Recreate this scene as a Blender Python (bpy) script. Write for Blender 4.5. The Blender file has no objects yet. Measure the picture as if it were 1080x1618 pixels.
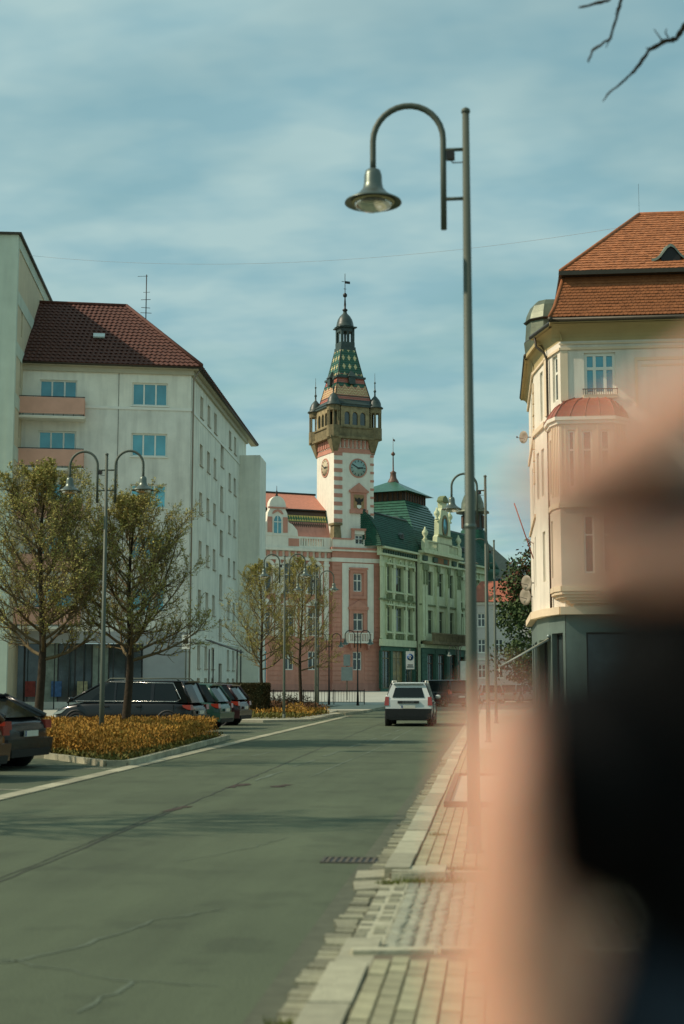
import bpy, bmesh, math, random
from mathutils import Matrix, Vector, noise as mnoise
R = math.radians
rnd = random.Random(7)
sc = bpy.context.scene
col = sc.collection
# ------------------------------------------------------------------ camera, world, sun, exposure
cam_d = bpy.data.cameras.new('camera'); cam = bpy.data.objects.new('camera', cam_d); col.objects.link(cam)
cam.location = (0, 0, 1.65); cam.rotation_euler = (R(90 + 6.82), 0, R(6))
cam_d.lens = 50; cam_d.sensor_fit = 'VERTICAL'; cam_d.sensor_height = 36; cam_d.sensor_width = 24
cam_d.clip_start = 0.05; cam_d.clip_end = 6000
cam_d.dof.use_dof = True; cam_d.dof.focus_distance = 120; cam_d.dof.aperture_fstop = 2.0
sc.camera = cam
SUN = Vector((-0.97, -0.20, 0.0)).normalized() * math.cos(R(42)) + Vector((0, 0, math.sin(R(42))))
sun_d = bpy.data.lights.new('sun', 'SUN'); sun_d.energy = 3.4; sun_d.angle = R(1.0); sun_d.color = (1.0, 0.86, 0.67)
sun = bpy.data.objects.new('sun', sun_d); col.objects.link(sun)
sun.rotation_euler = (-SUN).to_track_quat('-Z', 'Y').to_euler(); sun.location = (0, 0, 60)

def build_world():
    w = bpy.data.worlds.new('World'); sc.world = w; w.use_nodes = True
    nt = w.node_tree; N = nt.nodes; L = nt.links; N.clear()
    def n(t, **k):
        o = N.new(t)
        for a, b in k.items(): setattr(o, a, b)
        return o
    out = n('ShaderNodeOutputWorld'); bg = n('ShaderNodeBackground'); L.new(bg.outputs[0], out.inputs[0])
    sky = n('ShaderNodeTexSky'); sky.sky_type = 'NISHITA'; sky.sun_disc = False
    sky.sun_elevation = R(42); sky.sun_rotation = math.atan2(SUN.x, SUN.y); sky.air_density = 1.2; sky.dust_density = 2.0
    tc = n('ShaderNodeTexCoord'); sep = n('ShaderNodeSeparateXYZ'); L.new(tc.outputs['Generated'], sep.inputs[0])
    add = n('ShaderNodeMath', operation='ADD'); L.new(sep.outputs[2], add.inputs[0]); add.inputs[1].default_value = 0.22
    mx = n('ShaderNodeMath', operation='MAXIMUM'); L.new(add.outputs[0], mx.inputs[0]); mx.inputs[1].default_value = 0.12
    dx = n('ShaderNodeMath', operation='DIVIDE'); L.new(sep.outputs[0], dx.inputs[0]); L.new(mx.outputs[0], dx.inputs[1])
    dy = n('ShaderNodeMath', operation='DIVIDE'); L.new(sep.outputs[1], dy.inputs[0]); L.new(mx.outputs[0], dy.inputs[1])
    cmb = n('ShaderNodeCombineXYZ'); L.new(dx.outputs[0], cmb.inputs[0]); L.new(dy.outputs[0], cmb.inputs[1])
    mp = n('ShaderNodeMapping'); mp.inputs['Scale'].default_value = (1.25, 1.9, 1); mp.inputs['Location'].default_value = (3.3, 1.7, 0)
    mp.inputs['Rotation'].default_value = (0, 0, R(12)); L.new(cmb.outputs[0], mp.inputs[0])
    nz = n('ShaderNodeTexNoise'); nz.inputs['Scale'].default_value = 1.5; nz.inputs['Detail'].default_value = 4; nz.inputs['Roughness'].default_value = 0.5
    nz.inputs['Distortion'].default_value = 0.4; L.new(mp.outputs[0], nz.inputs[0])
    rp = n('ShaderNodeValToRGB'); rp.color_ramp.elements[0].position = 0.40; rp.color_ramp.elements[0].color = (0.60, 0.60, 0.60, 1)
    rp.color_ramp.elements[1].position = 0.56; rp.color_ramp.elements[1].color = (0.93, 0.93, 0.93, 1); L.new(nz.outputs[0], rp.inputs[0])
    nz2 = n('ShaderNodeTexNoise'); nz2.inputs['Scale'].default_value = 4.2; nz2.inputs['Detail'].default_value = 3; L.new(mp.outputs[0], nz2.inputs[0])
    rp2 = n('ShaderNodeValToRGB'); rp2.color_ramp.elements[0].position = 0.36; rp2.color_ramp.elements[0].color = CLOUD_A
    rp2.color_ramp.elements[1].position = 0.64; rp2.color_ramp.elements[1].color = CLOUD_B; L.new(nz2.outputs[0], rp2.inputs[0])
    tint = n('ShaderNodeMix', data_type='RGBA', blend_type='MULTIPLY'); tint.inputs[0].default_value = 1
    L.new(sky.outputs[0], tint.inputs[6]); tint.inputs[7].default_value = (0.75, 1.05, 0.82, 1)
    mix = n('ShaderNodeMix', data_type='RGBA'); L.new(rp.outputs[0], mix.inputs[0]); L.new(tint.outputs[2], mix.inputs[6]); L.new(rp2.outputs[0], mix.inputs[7])
    L.new(mix.outputs[2], bg.inputs[0]); bg.inputs[1].default_value = 0.108
CLOUD_A = (2.3, 3.9, 4.35, 1)
CLOUD_B = (3.4, 4.8, 4.85, 1)
build_world()
vs = sc.view_settings; sc.display_settings.display_device = 'sRGB'
vs.view_transform = 'Standard'; vs.look = 'None'; vs.gamma = 1; vs.use_curve_mapping = False; vs.exposure = 0.22
sc.cycles.use_denoising = True; sc.cycles.max_bounces = 6; sc.cycles.diffuse_bounces = 3; sc.cycles.glossy_bounces = 3
sc.cycles.transparent_max_bounces = 8; sc.cycles.caustics_reflective = False; sc.cycles.caustics_refractive = False

# ------------------------------------------------------------------ materials
_m = {}
def mat(name, c, rough=0.85, amt=0.18, scale=1.5, bump=0.0, bscale=30, metal=0.0, c2=None, spec=0.35, stain=0.0, coat=0.0, trans=0.0):
    if name in _m: return _m[name]
    m = bpy.data.materials.new(name); m.use_nodes = True; nt = m.node_tree; N = nt.nodes; L = nt.links
    b = N['Principled BSDF']; b.inputs['Roughness'].default_value = rough; b.inputs['Metallic'].default_value = metal
    b.inputs['Specular IOR Level'].default_value = spec; b.inputs['Coat Weight'].default_value = coat; b.inputs['Transmission Weight'].default_value = trans
    tc = N.new('ShaderNodeTexCoord')
    src = tc.outputs['Object']
    nz = N.new('ShaderNodeTexNoise'); nz.inputs['Scale'].default_value = scale; nz.inputs['Detail'].default_value = 6; nz.inputs['Roughness'].default_value = 0.6
    L.new(src, nz.inputs[0])
    mr = N.new('ShaderNodeMapRange'); mr.inputs[1].default_value = 0.25; mr.inputs[2].default_value = 0.75
    L.new(nz.outputs[0], mr.inputs[0])
    mix = N.new('ShaderNodeMix'); mix.data_type = 'RGBA'; L.new(mr.outputs[0], mix.inputs[0])
    c2 = c2 or tuple(x * (1 - amt) for x in c); c1 = tuple(min(1, x * (1 + amt * 0.6)) for x in c)
    mix.inputs[6].default_value = (*c2, 1); mix.inputs[7].default_value = (*c1, 1)
    last = mix.outputs[2]
    if stain:
        mp = N.new('ShaderNodeMapping'); mp.inputs['Scale'].default_value = (2.2, 2.2, 0.25); L.new(src, mp.inputs[0])
        n2 = N.new('ShaderNodeTexNoise'); n2.inputs['Scale'].default_value = 1.0; n2.inputs['Detail'].default_value = 5; L.new(mp.outputs[0], n2.inputs[0])
        r2 = N.new('ShaderNodeMapRange'); r2.inputs[1].default_value = 0.45; r2.inputs[2].default_value = 0.8; r2.inputs[3].default_value = 1; r2.inputs[4].default_value = 1 - stain
        L.new(n2.outputs[0], r2.inputs[0])
        mu = N.new('ShaderNodeMix'); mu.data_type = 'RGBA'; mu.blend_type = 'MULTIPLY'; mu.inputs[0].default_value = 1
        L.new(last, mu.inputs[6]); L.new(r2.outputs[0], mu.inputs[7]); last = mu.outputs[2]
    L.new(last, b.inputs['Base Color'])
    if bump:
        n3 = N.new('ShaderNodeTexNoise'); n3.inputs['Scale'].default_value = bscale; n3.inputs['Detail'].default_value = 5; L.new(src, n3.inputs[0])
        bp = N.new('ShaderNodeBump'); bp.inputs['Strength'].default_value = bump; bp.inputs['Distance'].default_value = 0.02
        L.new(n3.outputs[0], bp.inputs['Height']); L.new(bp.outputs[0], b.inputs['Normal'])
    _m[name] = m
    return m
def random_tone(m, lo=0.7, hi=1.2):
    """varies the tone from object to object (stones, pavers)"""
    nt = m.node_tree; b = nt.nodes['Principled BSDF']; l = b.inputs['Base Color'].links[0].from_socket
    oi = nt.nodes.new('ShaderNodeObjectInfo'); mr = nt.nodes.new('ShaderNodeMapRange'); mr.inputs[3].default_value = lo; mr.inputs[4].default_value = hi
    nt.links.new(oi.outputs['Random'], mr.inputs[0])
    mu = nt.nodes.new('ShaderNodeMix'); mu.data_type = 'RGBA'; mu.blend_type = 'MULTIPLY'; mu.inputs[0].default_value = 1
    nt.links.new(l, mu.inputs[6]); nt.links.new(mr.outputs[0], mu.inputs[7]); nt.links.new(mu.outputs[2], b.inputs['Base Color'])
    return m

M_asphalt = mat('asphalt', (0.080, 0.099, 0.056), 0.9, 0.22, 0.35, 0.5, 60, stain=0)
def worn_road(m):
    nt = m.node_tree; N = nt.nodes; L = nt.links; b = N['Principled BSDF']; last = b.inputs['Base Color'].links[0].from_socket
    tc = N.new('ShaderNodeTexCoord')
    def layer(sc_, scale, lo, hi, a, c, det=6, last=None):
        mp = N.new('ShaderNodeMapping'); mp.inputs['Scale'].default_value = sc_; L.new(tc.outputs['Object'], mp.inputs[0])
        nz = N.new('ShaderNodeTexNoise'); nz.inputs['Scale'].default_value = scale; nz.inputs['Detail'].default_value = det; nz.inputs['Roughness'].default_value = .65; L.new(mp.outputs[0], nz.inputs[0])
        mr = N.new('ShaderNodeMapRange'); mr.inputs[1].default_value = lo; mr.inputs[2].default_value = hi; mr.inputs[3].default_value = a; mr.inputs[4].default_value = c; L.new(nz.outputs[0], mr.inputs[0])
        mu = N.new('ShaderNodeMix'); mu.data_type = 'RGBA'; mu.blend_type = 'MULTIPLY'; mu.inputs[0].default_value = 1; L.new(last, mu.inputs[6]); L.new(mr.outputs[0], mu.inputs[7]); return mu.outputs[2]
    last = layer((1, .10, 1), 1.1, .35, .65, .86, 1.12, 4, last)      # tyre-polished lanes and streaks
    last = layer((1, 1, 1), .9, .55, .62, 1.0, .84, 3, last)          # old patches
    last = layer((1, 1, 1), 5.0, .62, .75, 1.0, .72, 5, last)         # oil stains
    last = layer((1, 1, 1), 55.0, .3, .7, .78, 1.22, 3, last)         # aggregate
    L.new(last, b.inputs['Base Color'])
worn_road(M_asphalt)
M_asphalt2 = mat('parking_asphalt', (0.076, 0.092, 0.055), 0.9, 0.25, 0.6, 0.5, 60)
M_ground = mat('ground', (0.14, 0.15, 0.11), 0.95, 0.3, 0.05)
M_concrete = mat('concrete', (0.38, 0.36, 0.27), 0.9, 0.25, 2.5, 0.4, 40)
M_plaza = mat('plaza_paving', (0.36, 0.36, 0.30), 0.9, 0.2, 0.4)
M_kerb = random_tone(mat('kerb_granite', (0.37, 0.35, 0.24), 0.85, 0.3, 6, 0.5, 50), 0.75, 1.15)
M_paver = random_tone(mat('paver', (0.33, 0.31, 0.19), 0.9, 0.25, 9, 0.5, 70), 0.8, 1.15)
M_joint = mat('joint_sand', (0.15, 0.125, 0.08), 0.95, 0.4, 12)
M_cobble = random_tone(mat('cobble', (0.31, 0.31, 0.225), 0.85, 0.25, 14, 0.5, 60), 0.82, 1.12)
M_plL = mat('plaster_grey', (0.84, 0.81, 0.68), 0.92, 0.16, 0.7, 0.3, 25, stain=0.22)
M_plL2 = mat('plaster_grey_blue', (0.77, 0.75, 0.65), 0.92, 0.16, 0.9, 0.35, 25, stain=0.24)
M_plTall = mat('plaster_beige', (0.62, 0.54, 0.37), 0.92, 0.12, 0.8, 0.3, 20, stain=0.12)
M_plTall2 = mat('plaster_mint', (0.56, 0.62, 0.50), 0.92, 0.1, 0.8, 0.3, 20, stain=0.12)
M_balc = mat('balcony_pink', (0.66, 0.36, 0.26), 0.8, 0.12, 1.2)
M_white = mat('white_paint', (0.80, 0.78, 0.68), 0.6, 0.06, 2)
M_trimw = mat('stucco_white', (0.80, 0.75, 0.63), 0.85, 0.10, 1.2, 0.3, 15, stain=0.15)
M_pink = mat('stucco_pink', (0.58, 0.265, 0.19), 0.88, 0.14, 0.9, 0.3, 15, stain=0.15)
M_pinkl = mat('stucco_pink_plinth', (0.52, 0.24, 0.18), 0.88, 0.14, 0.9, 0.3, 15, stain=0.2)
M_green = mat('stucco_green', (0.56, 0.61, 0.38), 0.88, 0.16, 0.8, 0.3, 15, stain=0.22)
M_greenl = mat('stucco_green_light', (0.62, 0.66, 0.42), 0.88, 0.16, 0.8, 0.3, 15, stain=0.2)
M_greend = mat('stucco_green_dark', (0.06, 0.14, 0.095), 0.7, 0.2, 0.8, 0.3, 15, stain=0.2)
M_olive = mat('weathered_stone', (0.24, 0.19, 0.10), 0.85, 0.45, 1.6, 0.5, 12, stain=0.4)
M_cream = mat('stucco_cream', (0.80, 0.72, 0.60), 0.9, 0.12, 0.9, 0.3, 20, stain=0.18)
M_creamd = mat('stucco_cream_trim', (0.76, 0.60, 0.42), 0.9, 0.08, 0.9, 0.3, 20)
M_eave = mat('soffit', (0.46, 0.36, 0.18), 0.85, 0.12, 1)
M_gutter = mat('gutter_metal', (0.06, 0.05, 0.035), 0.5, 0.2, 3, metal=0.4)
M_copper = mat('copper_patina', (0.13, 0.15, 0.10), 0.45, 0.35, 2.0, 0.2, 10, metal=0.3)
M_redtin = mat('red_tin', (0.28, 0.075, 0.045), 0.45, 0.22, 1.8, 0.1, 8)
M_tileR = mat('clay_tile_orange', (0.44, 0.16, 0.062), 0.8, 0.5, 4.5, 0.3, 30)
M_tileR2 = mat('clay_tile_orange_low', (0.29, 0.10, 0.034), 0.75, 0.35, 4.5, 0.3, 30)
M_tileL = mat('clay_tile_brown', (0.10, 0.033, 0.02), 0.75, 0.45, 3.5, 0.3, 30)
M_tileP = mat('clay_tile_pink', (0.52, 0.21, 0.14), 0.7, 0.2, 3)
M_roofG = mat('roof_green', (0.014, 0.078, 0.046), 0.6, 0.5, 1.4, 0.3, 6, spec=0.25)
M_roofGl = mat('roof_green_light', (0.028, 0.11, 0.07), 0.35, 0.4, 1.4, 0.3, 6, spec=0.5)
M_darkcu = mat('dark_copper', (0.035, 0.055, 0.045), 0.45, 0.4, 2.5, spec=0.5)
M_glass = mat('window_glass', (0.035, 0.045, 0.045), 0.08, 0.5, 0.9, spec=0.9)
M_glassT = mat('window_glass_teal', (0.12, 0.38, 0.44), 0.08, 0.35, 0.7, spec=1.0, metal=0.3)
M_glassS = mat('shopfront_glass', (0.05, 0.07, 0.07), 0.06, 0.7, 1.3, spec=0.8)
random_tone(M_glassT, .55, 1.25)
M_carglass = mat('car_glass', (0.008, 0.012, 0.012), 0.08, 0.2, 2, spec=0.28)
M_metal = mat('pole_metal', (0.085, 0.10, 0.075), 0.55, 0.15, 2.5, 0.1, 40, metal=0.2)
M_metald = mat('dark_metal', (0.035, 0.032, 0.028), 0.5, 0.2, 3, metal=0.3)
M_bell = mat('bell_metal', (0.13, 0.155, 0.13), 0.38, 0.15, 6, metal=0.7)
M_bellin = mat('bell_inner', (0.60, 0.55, 0.34), 0.4, 0.15, 9)
M_bowl = mat('lamp_bowl', (0.75, 0.72, 0.60), 0.08, 0.05, 9, trans=0.85)
M_tyre = mat('rubber', (0.012, 0.012, 0.012), 0.85, 0.2, 10)
M_rim = mat('alloy_rim', (0.35, 0.35, 0.33), 0.35, 0.1, 10, metal=0.8)
M_blackpl = mat('black_plastic', (0.018, 0.019, 0.018), 0.6, 0.2, 10)
M_redl = mat('tail_light_red', (0.30, 0.035, 0.02), 0.15, 0.15, 20, spec=0.7)
M_chrome = mat('chrome_trim', (0.6, 0.6, 0.56), 0.2, 0.05, 10, metal=0.9)
M_plate = mat('number_plate', (0.62, 0.60, 0.50), 0.5, 0.1, 20)
M_bark = mat('bark', (0.042, 0.030, 0.017), 0.95, 0.4, 9, 0.7, 25)
M_twig = mat('twig_bark', (0.16, 0.12, 0.06), 0.95, 0.4, 9)
M_leafy = mat('spring_leaf', (0.40, 0.345, 0.09), 0.8, 0.45, 1.5, c2=(0.22, 0.20, 0.055))
M_leafg = mat('evergreen_leaf', (0.075, 0.11, 0.03), 0.8, 0.5, 1.0, c2=(0.022, 0.042, 0.014))
M_leafr = mat('copper_leaf', (0.10, 0.035, 0.015), 0.8, 0.5, 1.0)
M_yel = mat('yellow_shrub', (0.38, 0.19, 0.025), 0.9, 0.5, 2.2, c2=(0.17, 0.10, 0.02))
M_yelg = mat('olive_shrub', (0.12, 0.11, 0.02), 0.85, 0.4, 2.2)
M_hedge = mat('hedge_leaf', (0.085, 0.058, 0.022), 0.9, 0.5, 1.6, c2=(0.03, 0.04, 0.012))
M_grass = mat('grass_blade', (0.13, 0.15, 0.025), 0.9, 0.4, 3)
M_soil = mat('soil', (0.06, 0.045, 0.025), 0.95, 0.4, 3)
M_skin = mat('skin', (0.80, 0.41, 0.275), 0.5, 0.12, 9, 0.1, 90, spec=0.4)
M_skin.node_tree.nodes['Principled BSDF'].inputs['Subsurface Weight'].default_value = 0.25; M_skin.node_tree.nodes['Principled BSDF'].inputs['Subsurface Scale'].default_value = 0.006
M_denim = mat('denim', (0.022, 0.034, 0.048), 0.9, 0.25, 40, 0.4, 300)
M_hair = mat('hair', (0.03, 0.017, 0.008), 0.6, 0.3, 60)

# ------------------------------------------------------------------ mesh helpers
def tag(o, label=None, cat=None, group=None, kind=None):
    if label: o['label'] = label
    if cat: o['category'] = cat
    if group: o['group'] = group
    if kind: o['kind'] = kind
    return o
def thing(name, loc, label, cat, group=None, rz=0.0):
    o = bpy.data.objects.new(name, None); o.location = loc; o.rotation_euler = (0, 0, rz); o.empty_display_size = 0.3
    col.objects.link(o); return tag(o, label, cat, group)
def frame(x, y, heading, z=0.0):
    """facade frame: local x runs along the wall (compass heading from +Y), local y goes inward, z up"""
    h = R(heading)
    return Matrix(((math.sin(h), -math.cos(h), 0, x), (math.cos(h), math.sin(h), 0, y), (0, 0, 1, z), (0, 0, 0, 1)))
class MB:
    def __init__(s, M=None): s.v = []; s.f = []; s.mi = []; s.M = M or Matrix(); s.m = 0; s.smooth = False; s.sm = []
    def add(s, vs, fs, sm=False):
        b = len(s.v); s.v += [tuple(s.M @ Vector(p)) for p in vs]
        for f in fs: s.f.append(tuple(b + i for i in f)); s.mi.append(s.m); s.sm.append(sm)
        return s
    def box(s, x0, x1, y0, y1, z0, z1):
        return s.add([(x0,y0,z0),(x1,y0,z0),(x1,y1,z0),(x0,y1,z0),(x0,y0,z1),(x1,y0,z1),(x1,y1,z1),(x0,y1,z1)],
              [(0,3,2,1),(4,5,6,7),(0,1,5,4),(1,2,6,5),(2,3,7,6),(3,0,4,7)])
    def frus(s, x0, x1, y0, y1, z0, X0, X1, Y0, Y1, z1):
        return s.add([(x0,y0,z0),(x1,y0,z0),(x1,y1,z0),(x0,y1,z0),(X0,Y0,z1),(X1,Y0,z1),(X1,Y1,z1),(X0,Y1,z1)],
              [(0,3,2,1),(4,5,6,7),(0,1,5,4),(1,2,6,5),(2,3,7,6),(3,0,4,7)])
    def prism_y(s, pts, y0, y1):
        """outline in x,z extruded along y"""
        n = len(pts)
        return s.add([(x, y0, z) for x, z in pts] + [(x, y1, z) for x, z in pts],
              [tuple(range(n)), tuple(reversed(range(n, 2 * n)))] + [((i + 1) % n, i, n + i, n + (i + 1) % n) for i in range(n)])
    def prism_z(s, pts, z0, z1):
        n = len(pts)
        return s.add([(x, y, z0) for x, y in pts] + [(x, y, z1) for x, y in pts],
              [tuple(reversed(range(n))), tuple(range(n, 2 * n))] + [(i, (i + 1) % n, n + (i + 1) % n, n + i) for i in range(n)])
    def lathe(s, prof, n=16, c=(0, 0), rot=0.0, sm=True, sx=1, sy=1):
        vs = []; fs = []
        for r, z in prof:
            for k in range(n):
                a = rot + 2 * math.pi * k / n; vs.append((c[0] + r * math.cos(a) * sx, c[1] + r * math.sin(a) * sy, z))
        for i in range(len(prof) - 1):
            for k in range(n):
                k2 = (k + 1) % n; fs.append((i * n + k, i * n + k2, (i + 1) * n + k2, (i + 1) * n + k))
        fs.append(tuple(reversed(range(n)))); fs.append(tuple((len(prof) - 1) * n + k for k in range(n)))
        return s.add(vs, fs, sm)
    def tube(s, pts, r, n=8, cap=True):
        pts = [Vector(p) for p in pts]; rr = r if isinstance(r, (list, tuple)) else [r] * len(pts)
        vs = []; fs = []
        u = None
        for i, p in enumerate(pts):
            d = (pts[min(i + 1, len(pts) - 1)] - pts[max(i - 1, 0)]).normalized()
            if u is None:
                u = d.cross(Vector((0, 0, 1)) if abs(d.z) < 0.9 else Vector((1, 0, 0))).normalized()
            u = (u - d * u.dot(d)).normalized(); w = d.cross(u)
            for k in range(n):
                a = 2 * math.pi * k / n; vs.append(tuple(p + (u * math.cos(a) + w * math.sin(a)) * rr[i]))
        for i in range(len(pts) - 1):
            for k in range(n):
                k2 = (k + 1) % n; fs.append((i * n + k, i * n + k2, (i + 1) * n + k2, (i + 1) * n + k))
        if cap: fs.append(tuple(reversed(range(n)))); fs.append(tuple((len(pts) - 1) * n + k for k in range(n)))
        return s.add(vs, fs, True)
    def wall(s, x0, x1, z0, z1, ops, y=0.0, rev=0.25):
        """sheet of wall with reveals round openings (x0,x1,z0,z1)"""
        xs = sorted({x0, x1, *[c for o in ops for c in o[:2]]}); zs = sorted({z0, z1, *[c for o in ops for c in o[2:4]]})
        for i in range(len(xs) - 1):
            for j in range(len(zs) - 1):
                cx = (xs[i] + xs[i+1]) / 2; cz = (zs[j] + zs[j+1]) / 2
                if any(o[0] < cx < o[1] and o[2] < cz < o[3] for o in ops): continue
                s.add([(xs[i], y, zs[j]), (xs[i+1], y, zs[j]), (xs[i+1], y, zs[j+1]), (xs[i], y, zs[j+1])], [(0, 1, 2, 3)])
        for a, b, c, d in [o[:4] for o in ops]:
            s.add([(a,y,c),(b,y,c),(b,y,d),(a,y,d),(a,y+rev,c),(b,y+rev,c),(b,y+rev,d),(a,y+rev,d)],
                  [(0,4,5,1),(1,5,6,2),(2,6,7,3),(3,7,4,0)])
        return s
    def mesh(s, name, mats, off=None):
        me = bpy.data.meshes.new(name)
        v = s.v if off is None else [(a - off[0], b - off[1], c - off[2]) for a, b, c in s.v]
        me.from_pydata(v, [], s.f)
        for m in (mats if isinstance(mats, (list, tuple)) else [mats]): me.materials.append(m)
        me.polygons.foreach_set('material_index', s.mi); me.polygons.foreach_set('use_smooth', s.sm); me.update()
        return me
    def build(s, name, mats, parent=None, world=True, **k):
        off = parent_off(parent) if (parent is not None and world) else None
        o = bpy.data.objects.new(name, s.mesh(name, mats, off)); col.objects.link(o)
        if parent is not None: o.parent = parent
        return tag(o, **k)
def parent_off(p):
    v = Vector((0, 0, 0))
    while p is not None: v += p.location; p = p.parent
    return v
def place(name, me, parent, M, **k):
    """link a shared mesh under parent at world matrix M (parents only carry translations)"""
    o = bpy.data.objects.new(name, me); col.objects.link(o); o.parent = parent
    o.matrix_basis = Matrix.Translation(-parent_off(parent)) @ M
    return tag(o, **k)
def copy_tree(o, parent=None):
    c = o.copy(); col.objects.link(c)
    if parent is not None: c.parent = parent
    for ch in list(o.children): copy_tree(ch, c)
    return c
_wc = {}
def window(parent, M, x0, x1, z0, z1, y=0.2, cols=2, transom=0.0, fm=None, gm=None, bar=0.07, sill=True, arch=False, sillm=None):
    """one casement window: frame (part) with a pane (sub-part), set y inward of the wall"""
    fm = fm or M_white; gm = gm or M_glass
    w = round(x1 - x0, 2); h = round(z1 - z0, 2); key = (w, h, cols, transom, fm.name, gm.name, bar, sill, arch)
    if key not in _wc:
        f = MB()
        f.box(0, bar, 0, .07, 0, h); f.box(w - bar, w, 0, .07, 0, h); f.box(bar, w - bar, 0, .07, 0, bar); f.box(bar, w - bar, 0, .07, h - bar, h)
        for c in range(1, cols): f.box(w * c / cols - bar / 2, w * c / cols + bar / 2, .003, .067, bar, h - bar)
        if transom: f.box(bar, w - bar, .006, .064, h * transom - bar / 2, h * transom + bar / 2)
        if arch:
            r = w / 2
            for sgn in (0, 1):
                pts = [(0, h - r), (0, h)] + [(r, h)] + [(r - r * math.cos(a), h - r + r * math.sin(a)) for a in [R(90 - 15 * q) for q in range(0, 7)]]
                if sgn: pts = [(w - a, b) for a, b in reversed(pts)]
                f.prism_y(pts, -.16, .08)
        if sill: f.box(-.08, w + .08, -y - .07 if y > .1 else -.1, 0.0, -.07, -.003)
        g = MB(); g.add([(0, .05, 0), (w, .05, 0), (w, .05, h), (0, .05, h)], [(0, 1, 2, 3)])
        _wc[key] = (f.mesh('window', fm), g.mesh('pane', gm))
    fme, gme = _wc[key]
    o = place('window', fme, parent, M @ Matrix.Translation((x0, y, z0)))
    g = bpy.data.objects.new('pane', gme); col.objects.link(g); g.parent = o
    return o
def capsules_mesh(name, caps, voxel, m, parent=None, **k):
    """one continuous skin round tapered capsules (p0, r0, p1, r1)"""
    b = MB()
    for c in caps:
        p0, r0, p1, r1 = Vector(c[0]), c[1], Vector(c[2]), c[3]
        d = (p1 - p0); Lg = d.length; d = d.normalized() if Lg > 1e-6 else Vector((0, 0, 1))
        pts = []; rr = []
        for a in (85, 60, 35, 15): pts.append(p0 - d * r0 * math.sin(R(a))); rr.append(r0 * math.cos(R(a)))
        for t in (0, .25, .5, .75, 1): pts.append(p0 + d * Lg * t); rr.append(r0 + (r1 - r0) * t)
        for a in (15, 35, 60, 85): pts.append(p1 + d * r1 * math.sin(R(a))); rr.append(r1 * math.cos(R(a)))
        b.tube(pts, rr, 14)
    off = parent_off(parent) if parent is not None else None
    tmp = bpy.data.objects.new(name, b.mesh(name, m, off)); col.objects.link(tmp)
    md = tmp.modifiers.new('r', 'REMESH'); md.mode = 'VOXEL'; md.voxel_size = voxel; md.use_smooth_shade = True
    m2 = tmp.modifiers.new('s', 'SMOOTH'); m2.iterations = 4; m2.factor = 0.5
    dg = bpy.context.evaluated_depsgraph_get(); me = bpy.data.meshes.new_from_object(tmp.evaluated_get(dg))
    tmp.modifiers.clear(); tmp.data = me
    if not me.materials: me.materials.append(m)
    if parent is not None: tmp.parent = parent
    return tag(tmp, **k)
# ------------------------------------------------------------------ ground, road, pavements
def sheet(name, pts, z, m, kind='structure', **k):
    b = MB(); b.add([(x, y, z if not callable(z) else z(x, y)) for x, y in pts], [tuple(range(len(pts)))])
    return b.build(name, m, kind=kind, **k)
sheet('ground', [(-2500, -60), (2500, -60), (2500, 4000), (-2500, 4000)], -0.04, M_ground)
sheet('road', [(-7.0, -25), (-1.22, -25), (-1.22, 86), (6, 98), (60, 104), (60, 128), (-4, 128), (-30, 112), (-42, 104), (-42, 92), (-16, 92), (-8.0, 86)], 0.0, M_asphalt)
b = MB()
b.prism_z([(-7.0, -25), (-7.0, 95), (-16.5, 95), (-16.5, -25)], -0.035, -0.004)
b.build('parking_lane', M_asphalt2, kind='structure')
# paved strip that divides the bays from the carriageway
b = MB(); y = -8.0
strip = MB().box(-.14, .14, 0, .96, 0, .012).mesh('paving_slab', M_kerb)
st = sheet('parking_divider', [(-7.16, -25), (-6.86, -25), (-6.86, 71), (-7.16, 71)], 0.004, M_joint)
for i in range(50):
    o = bpy.data.objects.new('paving_slab', strip); col.objects.link(o); o.parent = st; o.location = (-7.01 + rnd.uniform(-.01, .01), 19 + i * 1.0, .005)
# bay markings
bm_ = MB()
for yy in (16.2, 18.9, 21.6, 24.4, 27.0, 44.0, 48.2, 52.5, 57.2):
    bm_.add([(-7.2, yy, .001), (-12.2, yy + .9, .001), (-12.2, yy + 1.0, .001), (-7.2, yy + .1, .001)], [(0, 1, 2, 3)])
bm_.build('bay_markings', mat('worn_white_line', (0.27, 0.26, 0.19), 0.9, 0.4, 5), kind='structure')
# tar seam and pale crack repairs
def ribbon(mb, pts, w, z=.004, jit=.02, sub=6):
    P = []
    for i in range(len(pts) - 1):
        for q in range(sub):
            t = q / sub; P.append(Vector((pts[i][0] * (1 - t) + pts[i+1][0] * t + rnd.uniform(-jit, jit), pts[i][1] * (1 - t) + pts[i+1][1] * t + rnd.uniform(-jit, jit), z)))
    P.append(Vector((*pts[-1], z)))
    for i in range(len(P) - 1):
        d = (P[i+1] - P[i]).normalized(); s = Vector((-d.y, d.x, 0))
        wa = w * rnd.uniform(.15, .6); wb = w * rnd.uniform(.15, .6)
        if i: wa = lastw
        lastw = wb
        mb.add([P[i] - s * wa, P[i+1] - s * wb, P[i+1] + s * wb, P[i] + s * wa], [(0, 1, 2, 3)])
b = MB(); ribbon(b, [(-4.07, 4), (-4.1, 16), (-4.17, 23), (-4.4, 45), (-4.6, 80)], .035, .004, .015, 40)
ribbon(b, [(-4.2, 4), (-4.16, 13), (-4.2, 19)], .022, .004, .01, 30)
b.build('tar_seam', mat('tar', (0.045, 0.045, 0.03), 0.7, 0.3, 5), kind='structure')
b = MB()
ribbon(b, [(-3.2, 7.2), (-2.9, 7.9), (-3.0, 8.3), (-2.6, 8.9), (-2.35, 10.0), (-2.0, 10.5)], .05 * .6, .004, .035, 7)
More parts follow.
